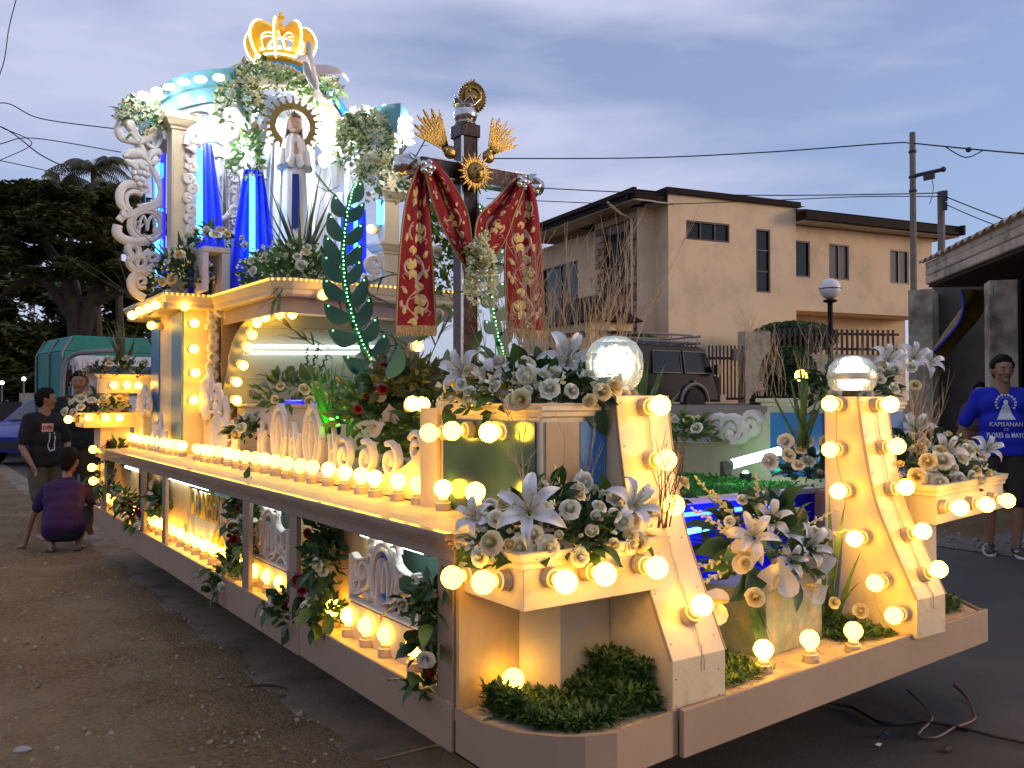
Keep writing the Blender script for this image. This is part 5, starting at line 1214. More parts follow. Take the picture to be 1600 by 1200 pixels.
for pn, items in WS.items():
    for i, (pts, w) in enumerate(items): b = MB(); relief(b, pts, w * .62, .022 + .002 * (i % 5), (0, -1, 0), 1 if pn == 'leaf' else 0, back=.012 + .001 * i); b.build(pn, CARVE(), wing, smooth=True)
for (gx, gy) in [(212, 262), (221, 260), (228, 264), (209, 270), (217, 270), (225, 272), (213, 279), (222, 281), (230, 274), (218, 288), (226, 289)]:
    b = MB(); b.ball(at(gx, gy, y=XW - .02), .026, 9, 6); b.build('grape', CARVE(), wing, smooth=True)
b = MB()
for (px, y0, y1) in ((224, 262, 330), (236, 215, 330), (246, 235, 420), (205, 245, 300)): b.tube([at(px, y0, y=XW + .06), at(px + 4, y1, y=XW + .06)], .006, 5)
b.build('support_rod', mat('grey_rod', (.2, .25, .3), .4, .5), wing)
# carved strips beside the column and arch spandrel
def FY(y, *P, n=6): return [at(p[0], p[1], y=y) for p in [(v.x, v.y) for v in catmull([Vector((q[0], q[1], 0)) for q in P], n)]]
st = thing('carved_strip', 'knobbly white carved strip running down between the shrine column and the blue lit opening', 'carved strip', at(296, 390, y=4.7))
b = MB()
for k in range(11):
    py = 215 + k * 16; sg = 1 if k % 2 else -1
    relief(b, [at(x, y, y=4.72) for x, y in spiral(297 + sg * 2, py, 8, 2, k, 1.3 * sg, 12)], .045, .02 + .002 * (k % 3), (0, -1, 0), back=.006 + .001 * (k % 4))
b.build('scroll', CARVE(), st, smooth=True); b = MB(); a = at(288, 212, y=4.74); c = at(306, 392, y=4.74); b.box(a.x, c.x, 4.74, 4.755, max(c.z, 2.203), a.z); b.build('backing', CARVE(), st)
st = thing('carved_spandrel', 'white carved crest of scrolls bridging from the column to the shrine arch', 'carved strip', at(330, 215, y=4.68))
b = MB(); 
for i, P in enumerate([FY(4.68, (292, 228), (300, 205), (325, 196), (352, 200), (368, 212)), FY(4.68, (296, 236), (310, 218), (335, 216), (352, 224)), [at(x, y, y=4.68) for x, y in spiral(358, 208, 14, 3, 3, 1.3)], [at(x, y, y=4.68) for x, y in spiral(306, 216, 12, 3, 0, -1.3)]]):
    relief(b, P, .07, .03 + .003 * i, (0, -1, 0), back=.01 + .002 * i)
b.build('scroll', CARVE(), st, smooth=True)
st = thing('carved_fret', 'white filigree ring ornament between the two blue lit drapes of the shrine', 'carved strip', at(350, 300, y=4.95))
b = MB()
for i, (P, w) in enumerate([([at(340 + 32 * cos(a), 292 + 52 * sin(a), y=4.95) for a in [2 * pi * k / 36 for k in range(37)]], .05)] + [([at(x, y, y=4.95) for x, y in spiral(368 + 3 * sin(k * 2), 245 + k * 17, 9, 2, k * 1.7, 1.2, 12)], .035) for k in range(8)]):
    relief(b, P, w, .02 + .002 * (i % 4), (0, -1, 0), back=.005 + .001 * (i % 5))
b.build('ring', CARVE(), st, smooth=True)
b = MB()
for k in range(6): a = k * 1.05; b.tube([at(340, 292, y=4.97), at(340 + 30 * cos(a), 292 + 50 * sin(a), y=4.97)], .004, 4)
b.build('spoke', mat('grey_rod', (.2, .25, .3), .4, .5), st)
# corner bracket under the big ledge and yellow fret at the right column
br = thing('carved_bracket', 'long carved filigree bracket running down the inner edge of the yellow rear pilaster', 'carved strip', at(336, 600, y=4.62))
b = MB()
for k in range(11): relief(b, [at(x, y, y=4.62) for x, y in spiral(331 + (k % 2) * 2, 482 + k * 15, 8, 2, k * 1.3, 1.3, 10)], .04, .02 + .002 * (k % 3), (0, -1, 0), back=.004 + .001 * (k % 4))
relief(b, [at(x, y, y=4.58) for x, y in spiral(348, 478, 15, 4, 0, 1.5)], .06, .03, (0, -1, 0)); relief(b, [at(x, y, y=4.57) for x, y in spiral(357, 492, 9, 2, 2, -1.3)], .05, .03, (0, -1, 0))
b.build('scroll', CARVE(), br, smooth=True)
br = thing('carved_fret', 'yellow lit carved scroll panel beside the tall right hand column', 'carved strip', at(582, 470, y=4.55))
b = MB()
for i, P in enumerate([[at(x, y, y=4.55) for x, y in spiral(584, 412, 14, 3, 1, 1.5)], [at(x, y, y=4.55) for x, y in spiral(580, 440, 14, 3, 4, -1.5)], FY(4.55, (592, 396), (600, 430), (594, 470)), [at(x, y, y=4.55) for x, y in spiral(584, 478, 13, 3, 1, 1.5)], [at(x, y, y=4.55) for x, y in spiral(582, 505, 12, 3, 4, -1.5)]]):
    relief(b, P, .05, .025 + .002 * i, (0, -1, 0), back=.006 + .001 * i)
b.build('scroll', CARVE(), br, smooth=True)
# lettered sign in the third side bay
sg = thing('lettered_sign', 'blue and grey sign with gold letters and an arched gold emblem in a side bay', 'sign', (.12, yx(366), .47))
ya, yb_ = yx(364), yx(266); wS = ya - yb_
def SP(u, v, n=0): return Vector((.13 - n, ya - wS * 0 - 0, 0)) + Vector((0, -(1 - u) * 0, 0))
def sp(u, v, n=0): return Vector((.13 - n, yb_ + (ya - yb_) * u, .48 + v * .38))
GB = mat('sign_grey', (.42, .45, .47), .5); SB_ = mat('sign_blue', (.01, .16, .60), .4, var=.05); GLD = mat('sign_gold_paint', (.72, .48, .08), .4, var=.15)
b = MB(); b.extr([sp(0, 0), sp(1, 0), sp(1, .72), sp(.75, .8), sp(.5, .72), sp(.25, .86), sp(0, .62)], (.012, 0, 0)); b.build('board', GB, sg)
for (u0, u1, v0, v1) in ((.13, .28, .66, .95), (.52, .98, .50, .93)):
    b = MB(); b.extr([sp(u0, v0, .004), sp(u1, v0, .004), sp(u1 + .0, v1, .004), sp((u0 + u1) / 2, v1 - .14, .004), sp(u0, v1, .004)], (-.008, 0, 0)); b.build('blue_shape', SB_, sg)
def text_obj(txt, size, m, name, parent, M, depth=.004, sx=1.0, label=None):
    cu = bpy.data.curves.new(name, 'FONT'); cu.body = txt; cu.size = size; cu.extrude = depth; cu.align_x = 'CENTER'; cu.resolution_u = 3
    o = bpy.data.objects.new(name, cu); COL.objects.link(o); bpy.context.view_layer.update()
    me = bpy.data.meshes.new_from_object(o.evaluated_get(bpy.context.evaluated_depsgraph_get())); bpy.data.objects.remove(o)
    me.name = name; me.transform(M @ Matrix.Diagonal((sx, 1, 1, 1))); me.transform(Matrix.Translation(-parent_loc(parent)))
    me.materials.clear(); me.materials.append(m); o = bpy.data.objects.new(name, me); COL.objects.link(o); o.parent = parent
    return o
def basis(O, s, t, n):
    M = Matrix.Identity(4); 
    for i in range(3): M[i][0], M[i][1], M[i][2], M[i][3] = s[i], t[i], n[i], O[i]
    return M
text_obj('FLORES DE', .235, GLD, 'lettering', sg, basis(sp(.36, .52, .014), (0, -1, 0), (0, 0, 1), (-1, 0, 0)), .008, .62)
text_obj('MAYO', .30, mat('cream_letter', (.72, .60, .38), .5), 'lettering', sg, basis(sp(.78, .38, .018), (0, -1, 0), (0, 0, 1), (-1, 0, 0)), .008, .62)
b = MB(); relief(b, [sp(*p, .012) for p in crv((.46, -.02), (.47, .2), (.52, .38), (.58, .48), (.64, .38), (.69, .2), (.70, -.02))], .05, .02, NX_); relief(b, [sp(.58, 0, .014), sp(.58, .40, .014)], .03, .02, NX_); b.build('emblem', GLD, sg, smooth=True)
b = MB(); b.extr([sp(*p, .008) for p in crv((.48, .0), (.50, .2), (.58, .44), (.66, .2), (.68, .0))], (-.004, 0, 0)); b.build('emblem_field', mat('emblem_red', (.45, .04, .01), .5), sg)
for i in range(12):
    if 4 < i < 8: continue
    u = .02 + i * .085; b = MB(); relief(b, [sp(u, 0, .02), sp(u, .34 - .05 * (i % 3) - (.1 if 2 < i < 5 else 0), .02)], .045, .018, NX_, 2); b.build('slat_ray', mat('cream_letter', (.72, .60, .38), .5), sg, smooth=True)
# little white praying figure in the rear side bay
fg = thing('small_statue', 'small white veiled figurine under a tube light in the rear side bay', 'figurine', (.14, yx(213), .462))
y_ = yx(213); b = MB(); rings = []
for (z, r) in ((0, .075), (.03, .08), (.12, .062), (.20, .055), (.245, .06), (.27, .035), (.29, .034), (.32, .036), (.345, .025), (.355, .004)):
    rings.append([(.14 + r * cos(a) * (1 + .12 * cos(a * 7)), y_ + r * sin(a) * (1 + .12 * cos(a * 7)), .462 + z) for a in [2 * pi * i / 28 for i in range(28)]])
b.loft(rings); b.build('robe', CARVE(), fg, smooth=True); b = MB(); b.ball((.112, y_ - .01, .462 + .312), .022, 8, 6, (.8, 1, 1.2)); b.build('face', CARVE(), fg, smooth=True)

# ================================================================== crown, doves
cw = thing('crown', 'large gold openwork crown outlined in white lights on top of the shrine', 'crown', (1.3, 5.2, 4.33))
CC = Vector((1.3, 5.2, 4.33)); CG = mat('crown_gold', (.80, .48, .04), .35, .3, var=.15, emit=(1, .45, .02), estr=.15); CE = emis('crown_rim_light', (1, .86, .50), 4.5)
for k in range(8):
    a = k * pi / 4 + .25; dx = Vector((cos(a), sin(a), 0)); tn_ = Vector((-sin(a), cos(a), 0))
    outp = [(v.x, v.y) for v in catmull([Vector((.19, 0, 0)), Vector((.27, .10, 0)), Vector((.30, .22, 0)), Vector((.24, .33, 0)), Vector((.13, .34, 0)), Vector((.04, .29, 0))], 6)]
    inn = [(v.x, v.y) for v in catmull([Vector((.15, .02, 0)), Vector((.19, .12, 0)), Vector((.21, .20, 0)), Vector((.17, .25, 0)), Vector((.11, .27, 0)), Vector((.03, .25, 0))], 6)]
    b = MB(); b.loft([[CC + dx * o[0] + UP * o[1] + tn_ * .015, CC + dx * i[0] + UP * i[1] + tn_ * .015, CC + dx * i[0] + UP * i[1] - tn_ * .015, CC + dx * o[0] + UP * o[1] - tn_ * .015] for o, i in zip(outp, inn)])
    r = b.build('arch_rib', CG, cw)
    b = MB(); b.tube([CC + dx * (o[0] + .012) + UP * o[1] for o in outp], .0075, 5); b.tube([CC + dx * (i[0] - .01) + UP * i[1] for i in inn], .0055, 5); b.build('rim_light', CE, r)
b = MB(); b.lathe([(.19, 0), (.215, .0), (.22, .02), (.205, .04), (.215, .07), (.195, .07), (.19, .04)], 32, CC); b.build('band', CG, cw, smooth=True)
b = MB(); b.lathe([(.222, .02), (.228, .028), (.222, .036)], 32, CC); b.build('band_light', CE, cw)
b = MB(); b.ball(CC + UP * .33, .045, 12, 8); b.obox(CC + UP * .42, (1, 0, 0), (0, 1, 0), UP, .012, .012, .06); b.obox(CC + UP * .43, (.8, -.6, 0), (.6, .8, 0), UP, .035, .012, .012); b.build('orb_and_cross', CG, cw, smooth=True)
for k in range(16): a = k * pi / 8; b = MB(); b.ball(CC + Vector((.2 * cos(a), .2 * sin(a), .085)), .02, 7, 5); b.build('pearl', CE, cw, smooth=True)
def dove(c, d, s, label):
    d = Vector(d).normalized(); sd_ = d.cross(UP).normalized(); up = sd_.cross(d); c = Vector(c); o = thing('dove', label, 'dove figure', c, 'white doves on the shrine')
    b = MB(); pr = [(-.16, .012, .03), (-.10, .03, .02), (0, .045, 0), (.08, .04, .01), (.13, .024, .035), (.16, .026, .05), (.19, .018, .05), (.21, .004, .04)]
    b.loft([[c + (d * a + up * z + sd_ * (r * cos(k)) + up * r * sin(k)) * s for k in [2 * pi * j / 12 for j in range(12)]] for a, r, z in pr]); b.build('body', CARVE(), o, smooth=True)
    for sg_ in (-1, 1):
        b = MB(); rings = []
        for i in range(9):
            t = i / 8; ch = .034 * (1 - t) ** .6 + .006; q = c + (sd_ * sg_ * (.02 + .21 * t) + up * (.03 + .10 * sin(t * 2.2)) - d * .06 * t * t) * s
            rings.append([q + d * ch * s, q + up * .010 * s, q - d * ch * s * (1.1), q - up * .008 * s])
        b.loft(rings); b.build('wing', CARVE(), o, smooth=True)
    b = MB(); b.loft([[c + (d * -a + sd_ * w_ * k_ + up * (.03 + .004 * (k_ % 2))) * s for k_ in (-1, -.5, 0, .5, 1)] for a, w_ in ((.14, .012), (.2, .04), (.25, .055))], close=False); b.build('tail', CARVE(), o)
dove(at(484, 112, y=4.7), (-.1, .3, 1), 1.25, 'white dove figure with outspread wings just right of the crown')

# ================================================================== statue of the lady
SX, SYY = 1.2, 4.6
lady = thing('madonna_statue', 'white veiled praying lady statue with gold halo standing amid flowers under the shrine arch', 'statue', (SX, SYY, 2.45))
ROBE = mat('statue_ivory', (.80, .75, .70), .5, var=.05); SKN = mat('statue_skin', (.52, .32, .22), .5, var=.05)
dirv = Vector((-.22, -1, 0)).normalized(); sdv = Vector((dirv.y, -dirv.x, 0)) * -1
LB = Vector((SX, SYY, 2.60))
LW = lambda z: .74 if z < .93 else .74 + (z - .93) * 2.6 if z < 1.0 else .92
def LP(f, s, z): return LB + dirv * f * LW(z) + sdv * s * LW(z) + UP * z
b = MB(); rings = []
for (z, rs, rf, cf) in ((0, .15, .12, 0), (.04, .155, .125, 0), (.25, .135, .11, 0), (.5, .12, .095, 0), (.66, .115, .085, .005), (.78, .125, .085, .0), (.86, .13, .08, 0), (.92, .10, .065, 0), (.96, .05, .045, .005)):
    rings.append([LP(cf + rf * cos(a) * (1 + .06 * sin(a * 9 + z * 4)), rs * sin(a) * (1 + .06 * sin(a * 9 + z * 4)), z) for a in [2 * pi * i / 48 for i in range(48)]])
b.loft(rings); b.build('robe', ROBE, lady, smooth=True)
b = MB(); rings = []
for (z, r0, th) in ((.02, .175, 1.25), (.3, .155, 1.2), (.6, .14, 1.15), (.8, .15, 1.1), (.9, .12, 1.2), (.97, .085, 1.5), (1.04, .082, 1.9), (1.10, .07, 2.1), (1.14, .035, 2.4), (1.15, .004, 2.6)):
    n_ = 30; o_ = [LP(-(r0) * cos(a) * .85 + .0, r0 * sin(a) * (1 + .04 * sin(a * 8)), z) for a in [-th - .35 + (2 * th + .7) * i / n_ for i in range(n_ + 1)]]
    i_ = [LP(-(r0 - .014) * cos(a) * .85, (r0 - .014) * sin(a) * (1 + .04 * sin(a * 8)), z) for a in [-th - .35 + (2 * th + .7) * i / n_ for i in range(n_ + 1)]]
    rings.append(o_ + i_[::-1])
b.loft(rings); b.build('veil', mat('veil_white', (.85, .82, .80), .6, var=.04), lady, smooth=True)
b = MB(); b.ball(LP(.02, 0, 1.035), .058, 20, 16, (1, 1, 1.28), Matrix.Rotation(math.atan2(dirv.y, dirv.x), 3, 'Z')); b.ball(LP(.078, 0, 1.03), .012, 8, 6, (1, 1, 1.8)); b.ball(LP(.066, 0, .985), .022, 8, 6); b.build('head', SKN, lady, smooth=True)
b = MB(); b.tube([LP(.0, 0, .95), LP(.01, 0, 1.0)], .034, 10); b.build('neck', SKN, lady)
b = MB()
for s in (-1, 1): b.ball(LP(.073, .022 * s, 1.045), .0085, 7, 5, (1, 1, .6))
b.build('eyes', mat('eye_dark', (.05, .03, .02), .3), lady); b = MB(); b.ball(LP(.074, 0, 1.0), .011, 7, 5, (.7, 1.4, .45), Matrix.Rotation(math.atan2(dirv.y, dirv.x), 3, 'Z')); b.build('mouth', mat('lips', (.4, .12, .1), .4), lady)
b = MB()
for s in (-1, 1): b.loft([[LP(-.01 + .05 * cos(a), s * (.028 + .036 * sin(abs(a) if True else a)), z) for a in [pi * .2 + i * .5 for i in range(5)]] for z in (1.09, 1.03, .96)], close=False)
b.build('hair', mat('brown_hair', (.05, .025, .015), .6), lady)
b = MB()
for s in (-1, 1): b.tube([LP(0, .12 * s, .83), LP(.03, .14 * s, .68), LP(.10, .06 * s, .70), LP(.125, .015 * s, .78)], [.04, .045, .035, .024], 10)
b.build('sleeves', ROBE, lady, smooth=True)
for s in (-1, 1):
    b = MB(); b.tube([LP(.125, .014 * s, .775), LP(.13, .012 * s, .83)], [.02, .016], 8)
    for k in range(4): b.tube([LP(.118 + k * .008, .010 * s, .825), LP(.121 + k * .007, .008 * s, .875 + .006 * (k in (1, 2)))], [.0065, .004], 6)
    b.tube([LP(.112, .014 * s, .80), LP(.106, .016 * s, .845)], [.007, .004], 6); b.build('hand', SKN, lady, smooth=True)
b = MB()
for s in (-.012, .02): b.loft([[LP(.108 - .0 * z, s + k, z) for k in (-.018, .018)] for z in (.66, .45, .25)], close=False) if False else b.extr([LP(.118, s - .022, .62), LP(.118, s + .018, .62), LP(.134, s + .03, .2), LP(.134, s - .03, .16)], dirv * .004)
b.build('sash', mat('sash_blue', (.01, .03, .25), .5), lady)
HG_ = MATS.get('gold') or GOLD(); b = MB(); hc = LP(-.06, 0, 1.05)
n_ = 40; b.loft([[hc + sdv * r * sin(a) + UP * r * cos(a) + dirv * k for r, k in ((.135, .006), (.185, .006), (.185, -.006), (.135, -.006))] for a in [2 * pi * i / n_ for i in range(n_ + 1)]], caps=False)
for i in range(24):
    a = 2 * pi * i / 24; r0, r1 = .18, .225; e_ = sdv * sin(a) + UP * cos(a); f_ = sdv * cos(a) - UP * sin(a)
    b.extr([hc + e_ * r0 - f_ * .016, hc + e_ * r1 * .95 - f_ * .008, hc + e_ * r1, hc + e_ * r1 * .95 + f_ * .008, hc + e_ * r0 + f_ * .016], dirv * .008); b.ball(hc + e_ * (r1 + .012), .012, 6, 4)
b.build('halo', GOLD(), lady)
b = MB()
for i in range(7):
    a = -.9 + i * .3; b.tube([LP(.01, .05 * sin(a), 1.10), LP(.01, .10 * sin(a), 1.10 + .085 * cos(a))], [.007, .002], 5)
b.lathe([(.058, 0), (.064, .01), (.058, .02)], 20, LP(0, 0, 1.09)); b.build('small_crown', GOLD(), lady)
pdl = MB(); pdl.box(SX - .2, SX + .2, SYY - .2, SYY + .2, 2.203, 2.6); tag(pdl.build('statue_pedestal', W_), 'white box pedestal under the lady statue hidden among flowers', 'pedestal')

# ================================================================== cross with red stole
CYY = .85
cx0 = at(727, 400, y=CYY).x
ctop = at(735, 200, y=CYY).z
cr = thing('silver_cross', 'tall silver clad wooden cross with gold rays behind the front planter', 'cross', (cx0, CYY, .99))
DS = mat('dark_silver_sheet', (.075, .045, .036), .22, .75, var=.45, vscale=9, bump=.3, bscale=25)
hw = .038
b = MB(); b.box(cx0 - hw, cx0 + hw, CYY - hw, CYY + hw, .99, ctop); b.build('shaft', DS, cr, bevel=.004)
b = MB(); b.box(cx0 - hw - .008, cx0 + hw + .008, CYY - hw - .008, CYY + hw + .008, ctop - .05, ctop + .004); b.build('shaft_collar', DS, cr, bevel=.003)
b = MB()
for sx_ in (-1, 1): b.box(cx0 + sx_ * hw - .004, cx0 + sx_ * hw + .004, CYY - hw - .004, CYY - hw + .004, 1.0, ctop - .052)
b.build('edge_strip', SILVER(), cr)
xl = at(652, 262, y=CYY).x; xr = at(818, 286, y=CYY).x; zb_ = at(735, 275, y=CYY).z; hb = .038
b = MB(); b.box(xl, cx0 - hw - .001, CYY - .036, CYY + .036, zb_ - hb, zb_ + hb); b.build('crossbeam', DS, cr, bevel=.004); b = MB(); b.box(cx0 + hw + .001, xr, CYY - .036, CYY + .036, zb_ - hb, zb_ + hb); b.build('crossbeam', DS, cr, bevel=.004)
b = MB()
for z in (zb_ - hb, zb_ + hb): b.box(xl + .01, cx0 - hw - .002, CYY - .040, CYY - .033, z - .003, z + .004); b.box(cx0 + hw + .002, xr - .01, CYY - .040, CYY - .033, z - .003, z + .004)
b.build('edge_strip', SILVER(), cr)
for (xe, s) in ((xl, -1), (xr, 1)):
    b = MB(); M = Vector((s, 0, 0)).to_track_quat('Z', 'Y').to_matrix()
    b.lathe([(.03, 0), (.042, .004), (.03, .014), (.036, .03), (.044, .052), (.040, .072), (.028, .085), (.034, .09), (.018, .10), (.004, .105)], 20, (xe, CYY, zb_), M); b.build('finial', SILVER(), cr, smooth=True)
    for k in range(6):
        a = k * pi / 3; b = MB(); e_ = Vector((0, cos(a), sin(a))); b.add([Vector((xe + s * .01, CYY, zb_)) + e_ * .03, Vector((xe + s * .03, CYY, zb_)) + e_ * .05 + Vector((0, -e_.z, e_.y)) * .02, Vector((xe + s * .055, CYY, zb_)) + e_ * .058, Vector((xe + s * .03, CYY, zb_)) + e_ * .05 - Vector((0, -e_.z, e_.y)) * .02], [(0, 1, 2, 3)]); b.build('finial_leaf', SILVER(), cr)
b = MB(); zt_ = ctop + .005; b.lathe([(.04, 0), (.045, .006), (.03, .01), (.042, .018), (.052, .042), (.044, .066), (.022, .078), (.015, .08)], 20, (cx0, CYY, zt_)); b.build('top_finial', SILVER(), cr, smooth=True)
for k in range(6):
    a = k * pi / 3 + .3; e_ = Vector((cos(a), sin(a), 0)); f_ = Vector((-sin(a), cos(a), 0)); B_ = Vector((cx0, CYY, zt_ + .068)); b = MB(); b.extr([B_ + e_ * .02 - f_ * .02, B_ + e_ * .05 - f_ * .022 + UP * .015, B_ + e_ * .065 + UP * .04, B_ + e_ * .05 + f_ * .022 + UP * .015, B_ + e_ * .02 + f_ * .02], UP * .004); b.build('finial_leaf', SILVER(), cr)
# gold medallion on top
mc = at(738, 153, y=CYY); vn = Vector((-.35, -1, 0)).normalized(); vs_ = Vector((-vn.y, vn.x, 0)); b = MB(); n_ = 64; rings = []
md = thing('gold_medallion', 'round gold medallion with a jagged rim standing on the very top of the cross', 'medallion', mc)
for (k, dz) in ((0, .012), (.45, .014), (.5, .024), (.62, .022), (.66, .012), (.80, .015), (.86, .02)):
    rings.append([mc + (vs_ * cos(a) * .085 * k + UP * sin(a) * .098 * k) * .7 + vn * dz for a in [2 * pi * i / n_ for i in range(n_)]])
rings.append([mc + (vs_ * cos(a) * .085 + UP * sin(a) * .098) * .7 * (1.05 if i % 2 else .9) * (1.13 if abs(a - pi / 2) < .15 else 1) + vn * .006 for i, a in enumerate([2 * pi * i / n_ for i in range(n_)])])
rings.append([mc + (vs_ * cos(a) * .085 + UP * sin(a) * .098) * .7 * (1.0 if i % 2 else .88) - vn * .006 for i, a in enumerate([2 * pi * i / n_ for i in range(n_)])])
b.loft(rings); b.build('disc', GOLD(), md)
b = MB(); b.tube([(cx0, CYY, zt_ + .07), mc - UP * .062], .009, 8)
for i in range(14):
    a = R.random() * 6.3; r = R.uniform(.0, .034); b.ball(mc + vs_ * r * cos(a) + UP * r * sin(a) * 1.2 + vn * .018, R.uniform(.006, .010), 6, 4)
b.build('relief', mat('gold', (.75, .47, .1), .3), md, smooth=True)
# sun face and ray bursts
sc = at(744, 270, y=CYY - .09); sun = thing('gold_sun_face', 'gold sunburst with a small face fixed where the beams of the cross meet', 'sunburst', sc)
b = MB(); b.ball(sc, .038, 16, 10, (1, .5, 1.15)); b.ball(sc + Vector((0, -.024, -.004)), .009, 6, 5, (1, 1, 1.6)); b.build('face', GOLD(), sun, smooth=True)
b = MB()
for s in (-1, 1): b.ball(sc + Vector((.016 * s, -.024, .012)), .006, 6, 4)
b.ball(sc + Vector((0, -.022, -.022)), .008, 6, 4, (1.6, .6, .5)); b.build('eyes_and_mouth', mat('old_gold_dark', (.12, .06, .02), .5, .6), sun)
for k in range(34):
    a = 2 * pi * k / 34; e_ = Vector((cos(a), 0, sin(a))); f_ = Vector((-sin(a), 0, cos(a))); ln = .088 if k % 2 else .070
    b = MB(); w0 = .005; b.extr([sc + e_ * .036 - f_ * w0, sc + e_ * ln * .7 - f_ * w0 * .9 , sc + e_ * ln, sc + e_ * ln * .7 + f_ * w0 * .9, sc + e_ * .036 + f_ * w0], Vector((0, .006 + .002 * (k % 2), 0))); b.build('ray', GOLD(), sun)
for (p0, p1, lab) in (((703, 238), (681, 208), 'fan of gold rays rising to the left of the cross shaft'), ((763, 245), (779, 222), 'fan of gold rays rising to the right of the cross shaft')):
    a0_, a1_ = at(*p0, y=CYY - .03), at(*p1, y=CYY - .03); dd = (a1_ - a0_).normalized(); ff = Vector((-dd.z, 0, dd.x)); o = thing('gold_ray_fan', lab, 'gold rays', a0_, 'gold ray fans on the cross')
    b = MB(); b.ball(a0_, .028, 10, 7, (1.1, .6, 1)); b.ball(a0_ + dd * .02 + ff * .01, .014, 7, 5); b.build('boss', GOLD(), o, smooth=True)
    for k in range(11):
        t = -1 + k / 5; e_ = (dd + ff * t * .52).normalized(); f_ = Vector((-e_.z, 0, e_.x)); ln = .205 - .03 * abs(t) - .03 * (k % 2)
        b = MB(); b.extr([a0_ - f_ * .003, a0_ + e_ * ln * .9 - f_ * .0052, a0_ + e_ * ln, a0_ + e_ * ln * .9 + f_ * .0052, a0_ + f_ * .003], Vector((0, .005 + .003 * (k % 3), 0))); b.build('ray', GOLD(), o)
# red stole in one long cloth, four falls
RED = mat('red_velvet', (.24, .002, .006), .85, var=.12, vscale=12)
EMB = mat('gold_embroidery', (.62, .47, .17), .55, .2, var=.2, vscale=80, bump=.4, bscale=200); EMP = mat('rose_gold_thread', (.55, .33, .24), .55, .1, var=.2, vscale=80)
stole = thing('red_stole', 'long red stole embroidered with gold flowers and vines draped over the arms of the cross', 'stole', at(735, 300, y=CYY - .1))
def band(Lp, Rp, yo, fold, nm, ph):
    """Lp / Rp : pixel polylines of the two edges from top to bottom"""
    Lc = catmull([Vector((p[0], p[1], 0)) for p in Lp], 8); Rc = catmull([Vector((p[0], p[1], 0)) for p in Rp], 8)
    def rs(P, n=40):
        L_ = [0]
        for i in range(1, len(P)): L_.append(L_[-1] + (P[i] - P[i - 1]).length)
        o = []
        for k in range(n + 1):
            s = L_[-1] * k / n; i = max(j for j in range(len(L_)) if L_[j] <= s + 1e-9); i = min(i, len(P) - 2); t = (s - L_[i]) / max(1e-9, L_[i + 1] - L_[i]); o.append(P[i] + (P[i + 1] - P[i]) * t)
        return o
    Lr, Rr = rs(Lc), rs(Rc); NU = 24
    def S(u, v, out=0.0):
        i = min(int(v * 40), 39); t = v * 40 - i; l = Lr[i] + (Lr[i + 1] - Lr[i]) * t; r = Rr[i] + (Rr[i + 1] - Rr[i]) * t; q = l + (r - l) * u
        k = fold * (1.15 - .75 * v); yv = yo - k * (sin(u * 7.5 + ph + v * 1.2) * .5 + .3 * sin(u * 15 + ph * 2 + v * 3)) - out
        return at(q.x, q.y, y=yv)
    b = MB(); b.loft([[S(i / NU, j / 40) for i in range(NU + 1)] for j in range(41)], close=False)
    f = b.build(nm, RED, stole, smooth=True, fix=False)
    m_ = f.modifiers.new('thick', 'SOLIDIFY'); m_.thickness = .006; m_.offset = 1 if False else -1
    return S, f
def thread(b, S, pts, w, h=.006):
    P = catmull([Vector((p[0], p[1], 0)) for p in pts], 7); rings = []; w = w * 2.3
    for i, p in enumerate(P):
        d = (P[min(i + 1, len(P) - 1)] - P[max(i - 1, 0)]); d = Vector((d.x, d.y * 4, 0)); d.normalize(); n2 = Vector((-d.y, d.x / 4, 0)); wu = w / .12
        c = lambda k: (max(.01, min(.99, p.x + n2.x * wu * k)), max(.005, min(.995, p.y + n2.y * wu * k)))
        u0, v0 = c(-.5); u1, v1 = c(.5); rings.append([S(u0, v0, h - .003), S(p.x, min(.995, max(.005, p.y)), h + .002), S(u1, v1, h - .003)])
    b.loft(rings, close=False)
def petal(b, S, cx_, cy_, ang, ln, wd, h=.008, asp=4):
    P = []; ca, sa = cos(ang), sin(ang); ln *= 1.1; wd *= 1.15
    prof = [(0, 0), (.3, .55), (.55, .5), (1, 0), (.55, -.5), (.3, -.55)]
    for t, s in prof:
        x = t * ln; y = s * wd; P.append((cx_ + (x * ca - y * sa), cy_ + (x * sa + y * ca) / asp))
    V = [S(max(.02, min(.98, u)), max(.01, min(.99, v)), h) for u, v in P]; C = S(max(.02, min(.98, cx_ + ln * .45 * ca)), max(.01, min(.99, cy_ + ln * .45 * sa / asp)), h + .003)
    o = len(b.v); b.v += [tuple(v) for v in V] + [tuple(C)]; b.f += [(o + i, o + (i + 1) % 6, o + 6) for i in range(6)]
